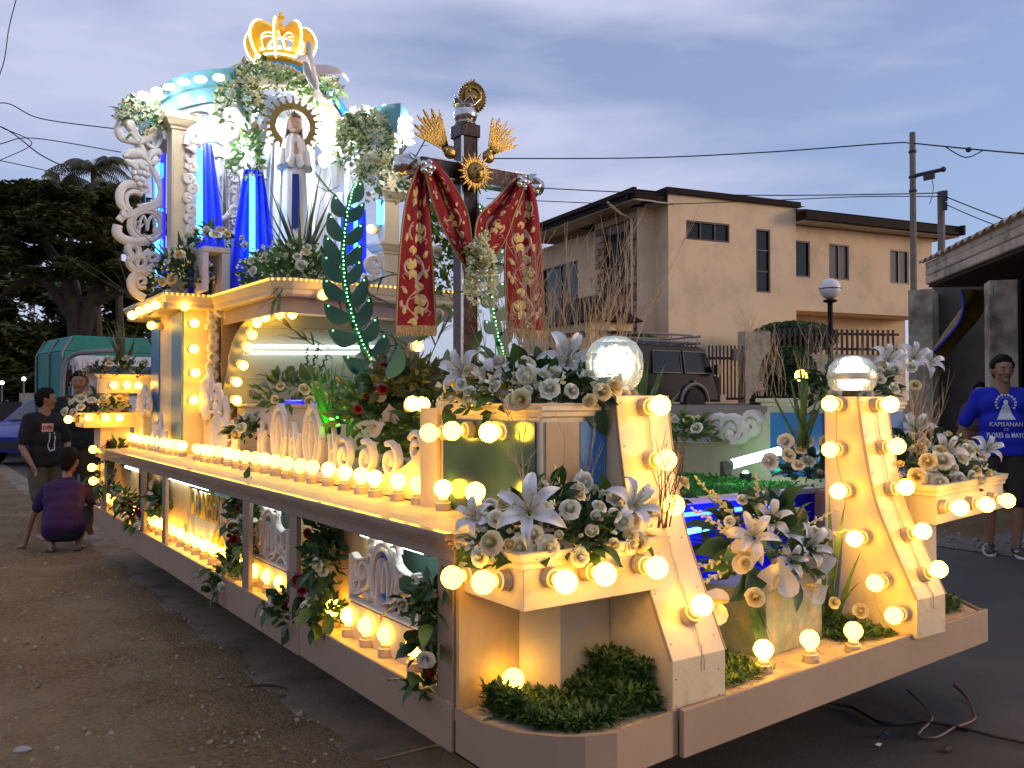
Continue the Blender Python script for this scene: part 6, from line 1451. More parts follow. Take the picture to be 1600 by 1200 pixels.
def embroider(S, f, n, flip, ph, start=.08):
    g, p_ = MB(), MB(); st = (1 - start - .03) / n
    for k in range(n):
        v0 = start + k * st; m = -1 if (k + flip) % 2 else 1; X = lambda u: .5 + m * (u - .5)
        thread(p_, S, [(X(.3), v0), (X(.62), v0 + st * .25), (X(.72), v0 + st * .55), (X(.5), v0 + st * .85), (X(.7) if m > 0 else X(.7), v0 + st * 1.0)], .010)
        thread(p_, S, [(X(.66), v0 + st * .35), (X(.35), v0 + st * .25), (X(.18), v0 + st * .42), (X(.25), v0 + st * .62), (X(.42), v0 + st * .62)], .008)
        thread(p_, S, [(X(.68), v0 + st * .6), (X(.85), v0 + st * .55), (X(.9), v0 + st * .4)], .012)
        thread(p_, S, [(X(.2), v0 + st * .8), (X(.12), v0 + st * .72), (X(.2), v0 + st * .66), (X(.28), v0 + st * .72)], .004)
        thread(p_, S, [(X(.85), v0 + st * .1), (X(.78), v0 + st * .04), (X(.86), v0 + st * .0 + .001), (X(.93), v0 + st * .05)], .004)
        for a in (-2.5, -1.9, -1.3, 1.2, 1.9) : petal(g, S, X(.42), v0 + st * .52, a if m > 0 else pi - a, .26, .13)
        for a in (.4, 1.2): petal(g, S, X(.5), v0 + st * .9, a if m > 0 else pi - a, .22, .10)
        petal(g, S, X(.8), v0 + st * .78, -1.6, .2, .09); petal(g, S, X(.72), v0 + st * .2, -.8 if m > 0 else pi + .8, .22, .09)
    o = p_.build('vine_embroidery', EMP, f, kind='stuff', fix=False); g.build('flower_embroidery', EMB, f, kind='stuff', fix=False)
    e = MB()
    for u in (.012, .988): e.tube([S(u, v / 60, .004) for v in range(61)], .0045, 5)
    e.build('gold_braid', mat('dull_gold_braid', (.36, .24, .10), .6, .3, var=.4, vscale=200), f)
def fringe(S, f):
    e = MB()
    for k in range(46):
        u = (k + .5) / 46; q = S(u, .985, .003); e.tube([q, q + Vector((R.uniform(-.003, .003), -.004, -.02)), q + Vector((R.uniform(-.006, .006), -.002, -.042 + R.uniform(-.004, .004)))], [.004, .0035, .002], 4)
    e.build('fringe', mat('gold_fringe', (.50, .33, .13), .6, var=.3, vscale=90), f, kind='stuff', fix=False)
S1, f1 = band([(655, 258), (634, 315), (623, 410), (618, 512)], [(664, 262), (668, 300), (675, 400), (682, 512)], CYY - .10, .02, 'left_fall', .4); embroider(S1, f1, 4, 0, 0); fringe(S1, f1)
S2, f2 = band([(662, 262), (680, 330), (706, 385), (732, 424)], [(676, 250), (706, 285), (732, 338), (740, 424)], CYY - .115, .03, 'inner_left_fall', 1.3); embroider(S2, f2, 3, 1, 0)
S3, f3 = band([(805, 278), (774, 312), (745, 345), (741, 424)], [(822, 284), (806, 330), (788, 378), (752, 424)], CYY - .12, .03, 'inner_right_fall', 2.2); embroider(S3, f3, 3, 0, 0)
S4, f4 = band([(814, 282), (800, 330), (788, 400), (792, 515)], [(826, 284), (838, 320), (846, 400), (852, 520)], CYY - .10, .02, 'right_fall', .9); embroider(S4, f4, 4, 1, 0); fringe(S4, f4)
for (px, py) in ((668, 262), (816, 284), (742, 424)):
    c = at(px, py, y=CYY - .17); b = MB(); b.ball(c, .022, 10, 7)
    for k in range(5): a = k * 1.26; b.ball(c + Vector((cos(a) * .022, -.004, sin(a) * .022)), .014, 8, 5)
    b.build('silver_brooch', SILVER(), stole, smooth=True)

# ================================================================== green palm frond cutouts with green leds
GRN = mat('painted_green_board', (.008, .10, .07), .4, var=.15, vscale=8); GLD_ = emis('green_led', (.25, 1.0, .35), 5)
def frond(name, label, stem, leaves, y, leds=True):
    o = thing(name, label, 'palm frond cutout', at(*stem[-1], y=y), 'green palm frond cutouts'); P = catmull([Vector((p[0], p[1], 0)) for p in stem], 8)
    b = MB(); rings = []
    for i, p in enumerate(P):
        d = (P[min(i + 1, len(P) - 1)] - P[max(i - 1, 0)]).normalized(); w = 3 + 6 * i / len(P); a = Vector((-d.y, d.x, 0)) * w
        rings.append([at((p + a).x, (p + a).y, y=y), at((p - a).x, (p - a).y, y=y), at((p - a).x, (p - a).y, y=y + .018), at((p + a).x, (p + a).y, y=y + .018)])
    b.loft(rings); b.build('stem', mat('painted_green_stem', (.005, .13, .05), .4, var=.1), o, bevel=.002)
    for (bx, by, tx, ty, wd, cvx) in leaves:
        B_, T_ = Vector((bx, by, 0)), Vector((tx, ty, 0)); d = (T_ - B_); L_ = d.length; d.normalize(); a = Vector((-d.y, d.x, 0)); up_, lo_ = [], []
        for k in range(11):
            t = k / 10; wv = wd * (sin(pi * t ** .8) ** .8) if 0 < t < 1 else 0; mid = B_ + d * L_ * t + a * cvx * sin(pi * t); up_.append(mid + a * wv * .5); lo_.append(mid - a * wv * .5)
        poly = up_ + lo_[1:-1][::-1]; yo = y - .012 - .001 * R.randrange(4)
        b = MB(); b.extr([at(p.x, p.y, y=yo) for p in poly], (0, .011, 0)); b.build('leaf', GRN, o)
    if leds:
        b = MB()
        for i in range(0, len(P) - 1):
            for q in (P[i],): b.ball(at(q.x + R.uniform(-1, 1), q.y, y=y - .014), .0045, 5, 3)
        for (bx, by, tx, ty, wd, cvx) in leaves: b.ball(at(bx + (tx - bx) * .85, by + (ty - by) * .85, y=y - .018), .0042, 5, 3)
        b.build('green_leds', GLD_, o, kind='stuff', fix=False)
    return o
frond('palm_frond_cutout', 'tall green painted plywood palm frond dotted with green leds left of the cross',
      [(556, 286), (545, 320), (538, 370), (537, 420), (545, 470), (560, 520), (582, 565), (604, 590)],
      [(545, 318, 566, 282, 22, 4), (540, 340, 522, 304, 20, -4), (539, 345, 570, 316, 20, 4), (538, 378, 514, 332, 21, -5), (538, 382, 568, 348, 20, 4), (537, 412, 508, 366, 22, -5), (538, 415, 566, 380, 20, 4), (538, 442, 505, 396, 23, -5), (540, 446, 565, 404, 19, 4), (541, 468, 505, 434, 24, -6), (546, 482, 573, 430, 22, 5), (548, 500, 507, 474, 26, -7), (554, 512, 580, 462, 22, 5), (562, 530, 513, 514, 26, -8), (566, 536, 590, 494, 22, 5), (588, 572, 536, 556, 26, -9), (584, 558, 603, 520, 24, 6), (604, 588, 622, 540, 22, 5)], 1.9)
frond('palm_frond_cutout', 'second green plywood palm frond partly hidden behind the cross and its stole',
      [(748, 318), (766, 380), (768, 420), (770, 470), (778, 520), (790, 560)],
      [(768, 400, 788, 392, 20, 3), (768, 425, 786, 408, 18, 3), (768, 440, 752, 420, 16, -3), (770, 465, 788, 440, 20, 4), (772, 480, 754, 458, 18, -3), (774, 500, 792, 476, 20, 4), (778, 520, 758, 500, 18, -3), (782, 540, 796, 510, 18, 4), (752, 335, 744, 318, 14, 2)], 1.5)
frond('palm_frond_cutout', 'low green plywood leaf pair just behind the flower bed at the foot of the cross', [(612, 590), (618, 560), (625, 545)], [(605, 592, 624, 538, 24, 8), (690, 580, 700, 545, 14, 4)], 1.3, False)

# ================================================================== globe lamps on the towers
def globe(c, r, label, facets):
    o = thing('globe_lamp', label, 'lamp', (c[0], c[1], 1.417), 'globe lamps on the buttresses')
    g = mat('pressed_glass', (.86, .90, .86), .10, var=.05, vscale=30, bump=.5, bscale=45, trans=.72, emit=(.8, .95, .85), estr=.05)
    b = MB()
    prof = [(.45, -.88), (.78, -.72), (.97, -.35), (1.0, .05), (.97, .40), (.74, .78), (.40, .97), (.05, 1.02)] if facets else [(.50, -.62), (.80, -.62), (.97, -.40), (1.02, -.1), (1.02, .12), (.95, .45), (.68, .74), (.3, .88), (.03, .90)]
    outer = [(r * a, r * z) for a, z in prof]; n_ = 14 if facets else 28
    b.lathe(outer, n_, c); b.build('glass_shade', g, o, smooth=not facets)
    b = MB(); b.lathe([(r * .42, -r * .95), (r * .45, -r * .9), (r * .40, -r * .62), (r * .1, -r * .6)], 16, c); b.build('lamp_base', mat('dark_metal_cap', (.07, .06, .05), .4, .5), o)
    b = MB(); b.lathe([(r * .05, -r * .55), (r * .22, -r * .4), (r * .48, -r * .1), (r * .50, r * .12), (r * .3, r * .42), (r * .04, r * .5)], 12, c); b.build('lamp', emis('cfl_glow', (1.0, .97, .78), 2.0), o, smooth=True)
    if not facets: b = MB(); b.lathe([(r * 1.035, -r * .12), (r * 1.05, 0), (r * 1.035, r * .12)], 28, c); b.build('band', mat('brushed_band', (.6, .58, .5), .35, .6), o, smooth=True)
c = at(953, 573, y=-.03); globe((.595, -.03, 1.417 + .10), .10, 'large faceted glass globe lamp glowing on top of the left buttress', True)
globe((1.975, -.0, 1.417 + .085), .10, 'squat banded glass globe lamp glowing on top of the right buttress', False)
for (px, py) in ((1172, 597),):
    pass
# ================================================================== flower prototypes
def petalgrid(b, a0, w, r0, r1, h, curl, p=1.0, lift=0.0, nu=4, nv=4, wav=.0):
    o = len(b.v)
    for j in range(nv + 1):
        v = j / nv
        for i in range(nu + 1):
            u = -1 + 2 * i / nu; sh = (1 - .45 * max(0, v - .55) ** 1 * abs(u)) ; ang = a0 + u * w * .5 * (.45 + .75 * math.sin(min(1, v * 1.15) * pi * .62)) * sh
            rr = r0 + (r1 - r0) * v ** p + .10 * r1 * abs(u) * v * .3; z = lift + h * v * (1 - .12 * u * u * v) - curl * v ** 3 + wav * sin(u * 5 + a0 * 3) * v
            b.v.append((rr * cos(ang), rr * sin(ang), z))
    for j in range(nv):
        for i in range(nu): b.f.append((o + j * (nu + 1) + i, o + j * (nu + 1) + i + 1, o + (j + 1) * (nu + 1) + i + 1, o + (j + 1) * (nu + 1) + i))
def rosemesh(name, open_=1.0, seed=1, s=1.0):
    r = random.Random(seed); b = MB()
    rings = [(3, .0005, .0055, .036, -.002, 2.5), (3, .001, .0095, .0375, -.001, 2.4), (4, .002, .0135, .038, .0, 2.1), (4, .003, .0175, .0375, .002, 2.0), (5, .004, .022, .036, .005, 1.7), (5, .006, .029, .033, .010, 1.45)]
    if open_ > .5: rings += [(6, .008, .035, .030, .013, 1.25), (6, .010, .040, .024, .014, 1.15)]
    for k, (n, r0, r1, h, c, w) in enumerate(rings):
        for i in range(n): petalgrid(b, i * 2 * pi / n + k * 1.1 + r.uniform(-.2, .2), w * r.uniform(.85, 1.1), r0, r1 * r.uniform(.9, 1.1) * (1 if open_ > .5 else .72), h * r.uniform(.92, 1.08), c, .8, 0, 4, 4, .0028)
    b.v = [(x * s, y * s, z * s) for x, y, z in b.v]; b.lathe([(.004, -.012), (.009, -.004), (.009, .004), (.003, .006)], 6)
    b.ball((0, 0, .021 * s), .0118 * s, 8, 6, (1, 1, 1.2))
    me = b.mesh(name); me.shade_smooth(); return me
RS = {}
for cn, mm in (('w', PETAL()), ('y', PETALY()), ('r', PETALR())):
    for k in range(3):
        me = rosemesh('rose', 1.0 if k < 2 else .3, k + 3); me.materials.append(mm); RS[cn, k] = me
def lilymesh(seed=1, op=1.0):
    r = random.Random(seed); b = MB()
    for i in range(6):
        a = i * pi / 3 + r.uniform(-.1, .1); L_ = r.uniform(.092, .108); wd = .019 if i % 2 else .015; o = len(b.v); n = 8
        rc = r.uniform(.8, 1.2) * op
        for j in range(n + 1):
            v = j / n; rad_ = .006 + L_ * (v ** 1.15) * (.55 + .35 * rc); z = .085 * sin(v * 1.9) * (1.15 - .25 * rc) - .052 * rc * v ** 4; wv = wd * (sin(pi * min(1, v * .93 + .07)) ** .65) if v < 1 else .001
            for u in (-1, -.45, 0, .45, 1):
                q = Vector((rad_, u * wv, z + .006 * abs(u) - .004 * (u == 0) + .003 * sin(v * 14 + i) * abs(u))); b.v.append((q.x * cos(a) - q.y * sin(a), q.x * sin(a) + q.y * cos(a), q.z))
        for j in range(n):
            for k in range(4): b.f.append((o + j * 5 + k, o + j * 5 + k + 1, o + (j + 1) * 5 + k + 1, o + (j + 1) * 5 + k))
    me = b.mesh('lily'); me.shade_smooth(); return me
LIL = []
LPM = mat('lily_petal', (.80, .74, .70), .5, var=.07, vscale=25, sss=.15)
for k in range(2): me = lilymesh(k + 2, 1.0 if k == 0 else .55); me.materials.append(LPM); LIL.append(me)
b = MB()
for i in range(6): a = i * pi / 3 + .5; b.tube([(0, 0, .01), (.012 * cos(a), .012 * sin(a), .05), (.03 * cos(a), .03 * sin(a), .085)], .0013, 4); b.ball((.03 * cos(a), .03 * sin(a), .087), .0045, 5, 3, (1.6, .6, .6))
b.tube([(0, 0, .01), (0, 0, .10)], [.002, .003], 5); STA = b.mesh('stamens'); STA.materials.append(mat('stamen', (.30, .34, .10), .6, var=.2))
def anthmesh():
    b = MB(); n = 22; ring = []
    for i in range(n):
        a = 2 * pi * i / n; r = .052 * (1 - .28 * cos(a) * 0) * (1 + .25 * cos(a) - .42 * math.exp(-((abs(a) - 0) / .0001)) if False else 1)
        x = .055 * (sin(a) ** 3) * 1.05; y = .0036 * (13 * cos(a) - 5 * cos(2 * a) - 2 * cos(3 * a) - cos(4 * a)); ring.append(Vector((x, y, .010 * cos(a * 2) + .006)))
    o = len(b.v); b.v += [tuple(p) for p in ring] + [tuple(p * .55 + Vector((0, 0, -.002))) for p in ring] + [(0, .012, -.006)]
    for i in range(n): k = (i + 1) % n; b.f += [(o + i, o + k, o + n + k, o + n + i), (o + n + i, o + n + k, o + 2 * n)]
    me = b.mesh('anthurium'); me.shade_smooth(); return me
ANM = anthmesh(); ANM.materials.append(mat('anthurium_spathe', (.74, .64, .48), .22, var=.1, vscale=20, coat=.4))
ANR = anthmesh(); ANR.materials.append(mat('anthurium_red', (.30, .008, .015), .2, var=.1, coat=.4))
b = MB(); b.tube([(0, .008, 0), (0, .0, .02), (0, -.018, .034), (0, -.034, .038)], [.0045, .006, .005, .002], 7); SPD = b.mesh('spadix'); SPD.materials.append(mat('spadix_yellow', (.62, .42, .10), .6, var=.2))
def leafmesh(L_=.09, w=.022, bend=.3, seed=0):
    b = MB(); n = 6
    for j in range(n + 1):
        v = j / n; wv = w * sin(pi * min(1, v * .96 + .02)) ** .8 if 0 < v < 1 else .0008; x = L_ * v; z = L_ * bend * (v - v * v * 1.3)
        for u in (-1, 0, 1): b.v.append((x, u * wv, z + (.28 * wv if u else 0) + .002 * sin(v * 9 + seed) * abs(u)))
    for j in range(n):
        for k in range(2): b.f.append((j * 3 + k, j * 3 + k + 1, (j + 1) * 3 + k + 1, (j + 1) * 3 + k))
    return b
LM = {}
for k, (L_, w, bd) in enumerate(((.085, .020, .3), (.11, .024, .5), (.07, .024, .1))):
    for nm, mm in (('d', LEAF()), ('m', LEAFM()), ('o', LEAFD())):
        me = leafmesh(L_, w, bd, k).mesh('leaf'); me.materials.append(mm); me.shade_smooth(); LM[nm, k] = me
def mo(me, name, parent, loc, q, s=1.0):
    o = bpy.data.objects.new(name, me); COL.objects.link(o); o.parent = parent; o.location = Vector(loc) - parent_loc(parent); o.rotation_mode = 'QUATERNION'; o.rotation_quaternion = q
    o.scale = (s, s, s); return o
def qz(d, spin=0): return aim(d, spin)
def qx(d, up=None):    # local +X along d, local Z near up
    d = Vector(d).normalized(); up = Vector(up or (0, 0, 1)); y = up.cross(d)
    if y.length < 1e-3: y = Vector((0, 1, 0))
    y.normalize(); z = d.cross(y); return Matrix((d, y, z)).transposed().to_quaternion()
def put_rose(p, d, col, par, s=1.0): return mo(RS[col, R.choice((0, 0, 1, 1, 2))], 'rose', par, p, qz(d + Vector((R.uniform(-.25, .25), R.uniform(-.25, .25), R.uniform(-.2, .2))) * d.length if isinstance(d, Vector) else d, R.random() * 6), s * R.uniform(.62, 1.05))
def put_lily(p, d, par, s=1.0, k=0): o = mo(LIL[k], 'lily', par, p, qz(d, R.random() * 6), s); c = mo(STA, 'stamens', o, (0, 0, 0), qz((0, 0, 1))); c.location = (0, 0, 0); return o
def put_anth(p, d, par, s=1.0, red=False):
    o = mo(ANR if red else ANM, 'anthurium', par, p, qz(d, R.random() * 6), s); c = mo(SPD, 'spadix', o, (0, 0, 0), qz((0, 0, 1))); c.location = (0, 0, 0); return o
def put_leaf(p, d, par, kind='d', s=1.0): return mo(LM[kind, R.randrange(3)], 'leaf', par, p, qx(d, (R.uniform(-.6, .6), R.uniform(-.6, .6), 1)), s * R.uniform(.7, 1.2))
def spike(p, d, L_, par, m=None, n=16, r=.0075, name='flower_spike'):
    d = Vector(d).normalized(); b = MB(); a = d.orthogonal().normalized(); c = d.cross(a)
    b.tube([p, p + d * L_], .002, 4)
    for i in range(n):
        t = .35 + .65 * i / n; e = a * cos(i * 2.4) + c * sin(i * 2.4); q = p + d * L_ * t + e * r * 1.1 * (1.3 - t); M = (d * .8 + e).to_track_quat('Z', 'Y').to_matrix(); b.ball(q, r * (1.35 - .7 * t), 5, 4, (.7, .7, 1.5), M)
    return b.build(name, m or mat('pale_bud', (.55, .52, .30), .6, var=.2), par, smooth=True)
def blade(p, d, L_, w, par, m, droop=.35, name='blade_leaf', tw=0):
    d = Vector(d).normalized(); h = Vector((d.x, d.y, 0)); h = h.normalized() if h.length > .05 else Vector((R.uniform(-1, 1), R.uniform(-1, 1), 0)).normalized(); sd_ = h.cross(UP).normalized(); sd_ = (sd_ + h * R.uniform(-.8, .8)).normalized(); n = 9; b = MB(); rings = []
    for i in range(n + 1):
        t = i / n; q = p + d * L_ * t + h * droop * L_ * t ** 2.2 * .6 - UP * droop * L_ * t ** 3; wv = w * (min(1, .55 + t) * (1 - t ** 2.2) + .01)
        nn = sd_.cross(d).normalized(); rings.append([q - sd_ * wv + nn * wv * .3, q, q + sd_ * wv + nn * wv * .3])
    b.loft(rings, close=False); return b.build(name, m, par, smooth=True, fix=False)
def smallfill(par, c, rx, ry, rz, n, s, m, name='foliage', shell=.55):
    b = MB()
    for _ in range(n):
        while True:
            p = Vector((R.uniform(-1, 1), R.uniform(-1, 1), R.uniform(-.25, 1)))
            if .2 < p.length < 1: break
        p = p.normalized() * (shell + (1.05 - shell) * R.random()); q = Vector((p.x * rx, p.y * ry, p.z * rz)) + Vector(c); d = (p + Vector((R.uniform(-.7, .7), R.uniform(-.7, .7), R.uniform(-.5, .6)))).normalized(); e = d.cross(Vector((R.uniform(-1, 1), R.uniform(-1, 1), R.uniform(-.2, 1)))).normalized(); t = s * R.uniform(.6, 1.3); nn = d.cross(e)
        b.add([q, q + d * t * .45 + e * t * .24, q + d * t, q + d * t * .45 - e * t * .24, q + d * t * .45 - nn * t * .06], [(0, 1, 4), (1, 2, 4), (2, 3, 4), (3, 0, 4)])
    return b.build(name, m, par, kind='stuff', fix=False)
def sprinkle(par, c, rx, ry, rz, n, r, m, name='filler_blossoms'):
    b = MB()
    for _ in range(n):
        p = Vector((R.gauss(0, 1), R.gauss(0, 1), abs(R.gauss(0, 1)) - .2)).normalized() * R.uniform(.8, 1.12); q = Vector((p.x * rx, p.y * ry, p.z * rz)) + Vector(c)
        for i in range(5):
            d = (p + Vector((R.uniform(-1, 1), R.uniform(-1, 1), R.uniform(-1, 1)))).normalized(); e = d.orthogonal().normalized(); t = r * R.uniform(.7, 1.2); b.add([q, q + d * t + e * t * .5, q + d * t * 1.4, q + d * t - e * t * .5], [(0, 1, 2, 3)])
    return b.build(name, m, par, kind='stuff', fix=False)
def arr(label, c, rx, ry, rz, roses=(), n_rose=0, col='w', n_lily=0, n_leaf=20, n_fill=150, fs=.05, lm='d', rs=1.0, mirror_cam=True, lilies=(), anths=(), sprk=0, group=None, n_red=0, cat='flower arrangement', name='flower_arrangement', minz=-.1, ls=1.0, shell=.55):
    c = Vector(c); o = thing(name, label, cat, c, group); tc_ = (CAM - c); tc_.z = 0; tc_.normalize()
    smallfill(o, c, rx * .92, ry * .92, rz * .85, n_fill, fs, {'d': LEAF(), 'm': LEAFM(), 'o': LEAFD()}[lm], shell=shell)
    placed = []
    def dome():
        for _ in range(300):
            p = Vector((R.gauss(0, 1), R.gauss(0, 1), R.gauss(0.1, 1))).normalized()
            if p.z < minz or p.dot(tc_) < -.35: continue
            q = Vector((p.x * rx, p.y * ry, p.z * rz)) + c; n = Vector((p.x / rx, p.y / ry, p.z / rz)).normalized()
            if any((q - z).length < .052 * rs for z in placed): continue
            placed.append(q); return q, n
        return q, n
    for _ in range(n_lily): q, n = dome(); put_lily(q, (n + tc_ * .5).normalized(), o, R.uniform(.85, 1.1), R.choice((0, 0, 1))); placed.append(q + Vector((.02, 0, 0)))
    for _ in range(n_rose): q, n = dome(); put_rose(q, (n + tc_ * .25 + UP * .15).normalized(), col if R.random() > .18 else 'y', o, rs)
    for _ in range(n_red): q, n = dome(); put_rose(q, n, 'r', o, rs * .85)
    for (px, py, y, s) in lilies: q = at(px, py, y=y); put_lily(q - UP * .02, ((q - c).normalized() * .5 + (CAM - q).normalized() + UP * .25).normalized(), o, s)
    for (px, py, y, s) in anths: q = at(px, py, y=y); put_anth(q, ((CAM - q).normalized() + UP * .35 + Vector((R.uniform(-.4, .4), 0, R.uniform(-.2, .3)))).normalized(), o, s)
    for (px, py, y, s, k) in roses: q = at(px, py, y=y); put_rose(q - (CAM - q).normalized() * .02, ((CAM - q).normalized() + UP * .3 + Vector((R.uniform(-.4, .4), R.uniform(-.2, .2), 0))).normalized(), k, o, min(s, 1.08))
    for _ in range(n_leaf): q, n = dome(); placed.pop(); put_leaf(c + (q - c) * .82, (n + Vector((R.uniform(-.6, .6), R.uniform(-.6, .6), R.uniform(-.5, .3)))).normalized(), o, lm, ls)
    if sprk: sprinkle(o, c, rx, ry, rz, sprk, .017, mat('pale_green_blossom', (.86, .85, .52), .6, var=.15))
    return o
def branches(label, base, n, spread, h, lean=(0, 0, 0), m=None, group='dry branch bundles', name='dry_branches', r=.0028):
    base = Vector(base); o = thing(name, label, 'dry branches', base, group)
    for k in range(n):
        b = MB(); p = base + Vector((R.uniform(-1, 1) * spread[0], R.uniform(-1, 1) * spread[1], 0)); d = (Vector((R.gauss(0, .10), R.gauss(0, .10), 1)) + Vector(lean)).normalized(); L_ = h * R.uniform(.65, 1.1); P = [p]
        for i in range(7): d = (d + Vector((R.gauss(0, .09), R.gauss(0, .09), R.gauss(.02, .03)))).normalized(); P.append(P[-1] + d * L_ / 7)
        b.tube(P, [r * (1 - .75 * i / 7) for i in range(8)], 5)
        for i in range(2, 7):
            for _ in range(R.choice((0, 1, 2))):
                e = (d + Vector((R.uniform(-.9, .9), R.uniform(-.9, .9), R.uniform(0, .5)))).normalized(); q = P[i]; l = L_ * R.uniform(.12, .3); b.tube([q, q + e * l * .5 + UP * .01, q + e * l + UP * .03], [r * .5, r * .4, r * .2], 4)
        b.build('branch', m or TWIG(), o, smooth=True)
    return o

# ================================================================== arrangements
yl = 'y'
A1 = arr('front corner tray packed with white roses and open white lilies above five bulbs', (.27, -.14, .965), .30, .19, .16, n_rose=40, n_leaf=44, n_fill=420, sprk=60, rs=.9, fs=.06,
    lilies=((828, 792, -.28, 1.12), (985, 786, -.24, 1.0), (745, 800, -.1, .7)), roses=((930, 808, -.32, 1.15, 'w'), (975, 815, -.3, 1.0, 'w'), (925, 832, -.33, 1.0, 'w'), (875, 838, -.33, .8, 'w'), (985, 838, -.32, .8, 'y'), (1000, 852, -.32, .9, 'y'), (770, 850, -.3, .9, 'y'), (800, 852, -.3, 1, 'y'), (765, 790, -.1, .9, 'w'), (775, 812, -.2, 1, 'w'), (912, 755, -.15, .8, 'w'), (1015, 800, -.25, .8, 'w')))
sp_b = at(885, 830, y=-.1)
for (px, py) in ((883, 760), (905, 745), (868, 740)): spike(sp_b, (at(px, py, y=-.12) - sp_b), (at(px, py, y=-.12) - sp_b).length * 1.15, A1, PETALY(), 14, .010)
branches('dry twigs rising from the front tray before the blue and beige planter faces', (.42, -.05, 1.02), 26, (.10, .05), .36, group='dry branch bundles', r=.002)
branches('single tall brown twig and its offshoots at the left end of the front tray', (.16, -.16, 1.0), 3, (.03, .03), .40)
branches('four reddish twigs leaning against the left buttress above the tray lilies', (.56, -.30, 1.0), 7, (.04, .02), .24, (.15, 0, 0), mat('reddish_twig', (.16, .05, .025), .7))
A2 = arr('long bed of white roses and lilies on the upper planter below the cross', (.46, .24, 1.41), .30, .36, .13, n_rose=36, n_leaf=40, n_fill=420, fs=.06, sprk=60, rs=.9,
    lilies=((728, 578, .38, 1.0), (770, 592, .25, .95), (882, 562, .12, 1.2)), roses=((862, 588, .02, 1.1, 'w'), (892, 612, -.1, 1.25, 'w'), (760, 600, .2, 1.1, 'w'), (775, 598, .15, 1, 'w'), (822, 586, .05, .9, 'w'), (848, 592, .02, .9, 'w'), (805, 592, .1, .8, 'w'), (700, 620, .45, 1, 'y'), (726, 622, .35, 1, 'y'), (805, 630, .02, 1.1, 'y'), (944, 600, -.02, .8, 'w'), (824, 612, .0, .6, 'w'), (720, 596, .38, 1, 'w')))
for (px, py, y) in ((920, 640, -.06), (780, 640, .3), (708, 650, .55)):
    for k in range(3): q = at(px + R.uniform(-12, 12), py - 20, y=y); put_leaf(q, (R.uniform(-.3, .3), -.4, -1), A2, 'd', 1.2)
branches('dense bundle of bare pale branches in front of the cross shaft', (.66, .42, 1.42), 46, (.24, .12), .56, r=.0027)
branches('tall pale branches fanning out to the right of the red stole before the house', (.92, .42, 1.42), 16, (.08, .08), .72, (.10, -.02, 0), r=.0025)
# white orchid fall at the foot of the stole
A3 = arr('hanging cluster of small cream blossoms below the silver brooch of the stole', at(752, 452, y=.66), .055, .04, .20, n_leaf=6, n_fill=30, fs=.03, sprk=230, n_rose=0, lm='m', minz=-1)
# centre pot
PT = thing('flower_pot', 'square weathered teal box planter holding the big lily bouquet between the buttresses', 'planter', (1.33, -.06, .46))
b = MB(); b.prism([(1.115, .12), (1.20, -.17), (1.58, -.13), (1.50, .20)], .461, .70); b.build('box', mat('weathered_teal', (.17, .21, .20), .5, var=.25, vscale=8, bump=.4, bscale=30, dirt=(.33, .27, .22), dscale=9, dpos=(.5, .62)), PT, bevel=.004)
A4 = arr('big bouquet of lilies, anthuriums and spikes in the square teal box between the buttresses', (1.34, -.03, .80), .26, .20, .22, n_rose=4, n_leaf=36, n_fill=170, fs=.06, ls=1.3, rs=.8,
    lilies=((1178, 832, -.22, 1.0), (1262, 848, -.2, .95), (1205, 808, -.15, .9), (1235, 868, -.2, .7)), anths=((1215, 905, -.26, 1.35), (1165, 868, -.24, 1.15), (1280, 880, -.2, 1.2), (1275, 925, -.24, .9), (1115, 945, -.2, 1.2), (1262, 915, -.22, .9)),
    roses=((1165, 880, -.27, 1.0, 'y'), (1180, 935, -.28, 1.0, 'y'), (1140, 815, -.15, .8, 'w'), (1208, 880, -.26, .8, 'y'), (1160, 782, -.1, .9, 'w'), (1290, 835, -.15, .7, 'w'), (1303, 942, -.2, .8, 'y'), (1345, 955, -.22, .8, 'y')))
bb = Vector((1.34, -.03, .82))
for (px, py, y) in ((1095, 755, -.05), (1120, 775, -.1), (1182, 750, -.1), (1240, 768, -.05), (1090, 800, -.12), (1130, 830, -.2), (1070, 892, -.2), (1090, 915, -.2), (1225, 862, -.25), (1300, 800, -.05), (1315, 830, -.05), (1250, 800, -.1)):
    q = at(px, py, y=y); spike(bb + (q - bb) * .2, q - bb, (q - bb).length * .9, A4, mat('pale_bud', (.55, .52, .3), .6), 18, .009)
for (px, py, y) in ((1180, 800, -.1), (1130, 870, -.22), (1080, 860, -.1), (1100, 890, -.15), (1170, 930, -.26), (1145, 950, -.26), (1240, 930, -.24), (1245, 810, -.05), (1290, 870, -.1), (1195, 850, -.2)):
    q = at(px, py, y=y); mo(LM['m' if R.random() < .6 else 'd', 1], 'leaf', A4, bb + (q - bb) * .45, qx(q - bb, (R.uniform(-.5, .5), -1, .6)), 1.8)
for k in range(6): blade(bb + Vector((-.1, -.05, -.02)), (at(1095 + 12 * k, 780 + R.uniform(-40, 50), y=0) - bb), .34, .011, A4, LEAFM(), .1)
for k in range(5): blade(Vector((1.16, -.13, .70)), (-.3 + .1 * k, -.4, -.75), .22, .013, A4, LEAFM(), -.1)
def bladebunch(label, base, tips, w, m=None, n_extra=0, cat='ornamental plant', y=None, name='blade_plant', group='long bladed plants'):
    base = Vector(base); o = thing(name, label, cat, base, group)
    for (px, py, yy_) in tips: q = at(px, py, y=yy_); blade(base + Vector((R.uniform(-.03, .03), R.uniform(-.03, .03), 0)), q - base, (q - base).length * 1.04, w * 1.35 * R.uniform(.8, 1.2), o, m or LEAFM(), R.uniform(-.04, .07))
    return o
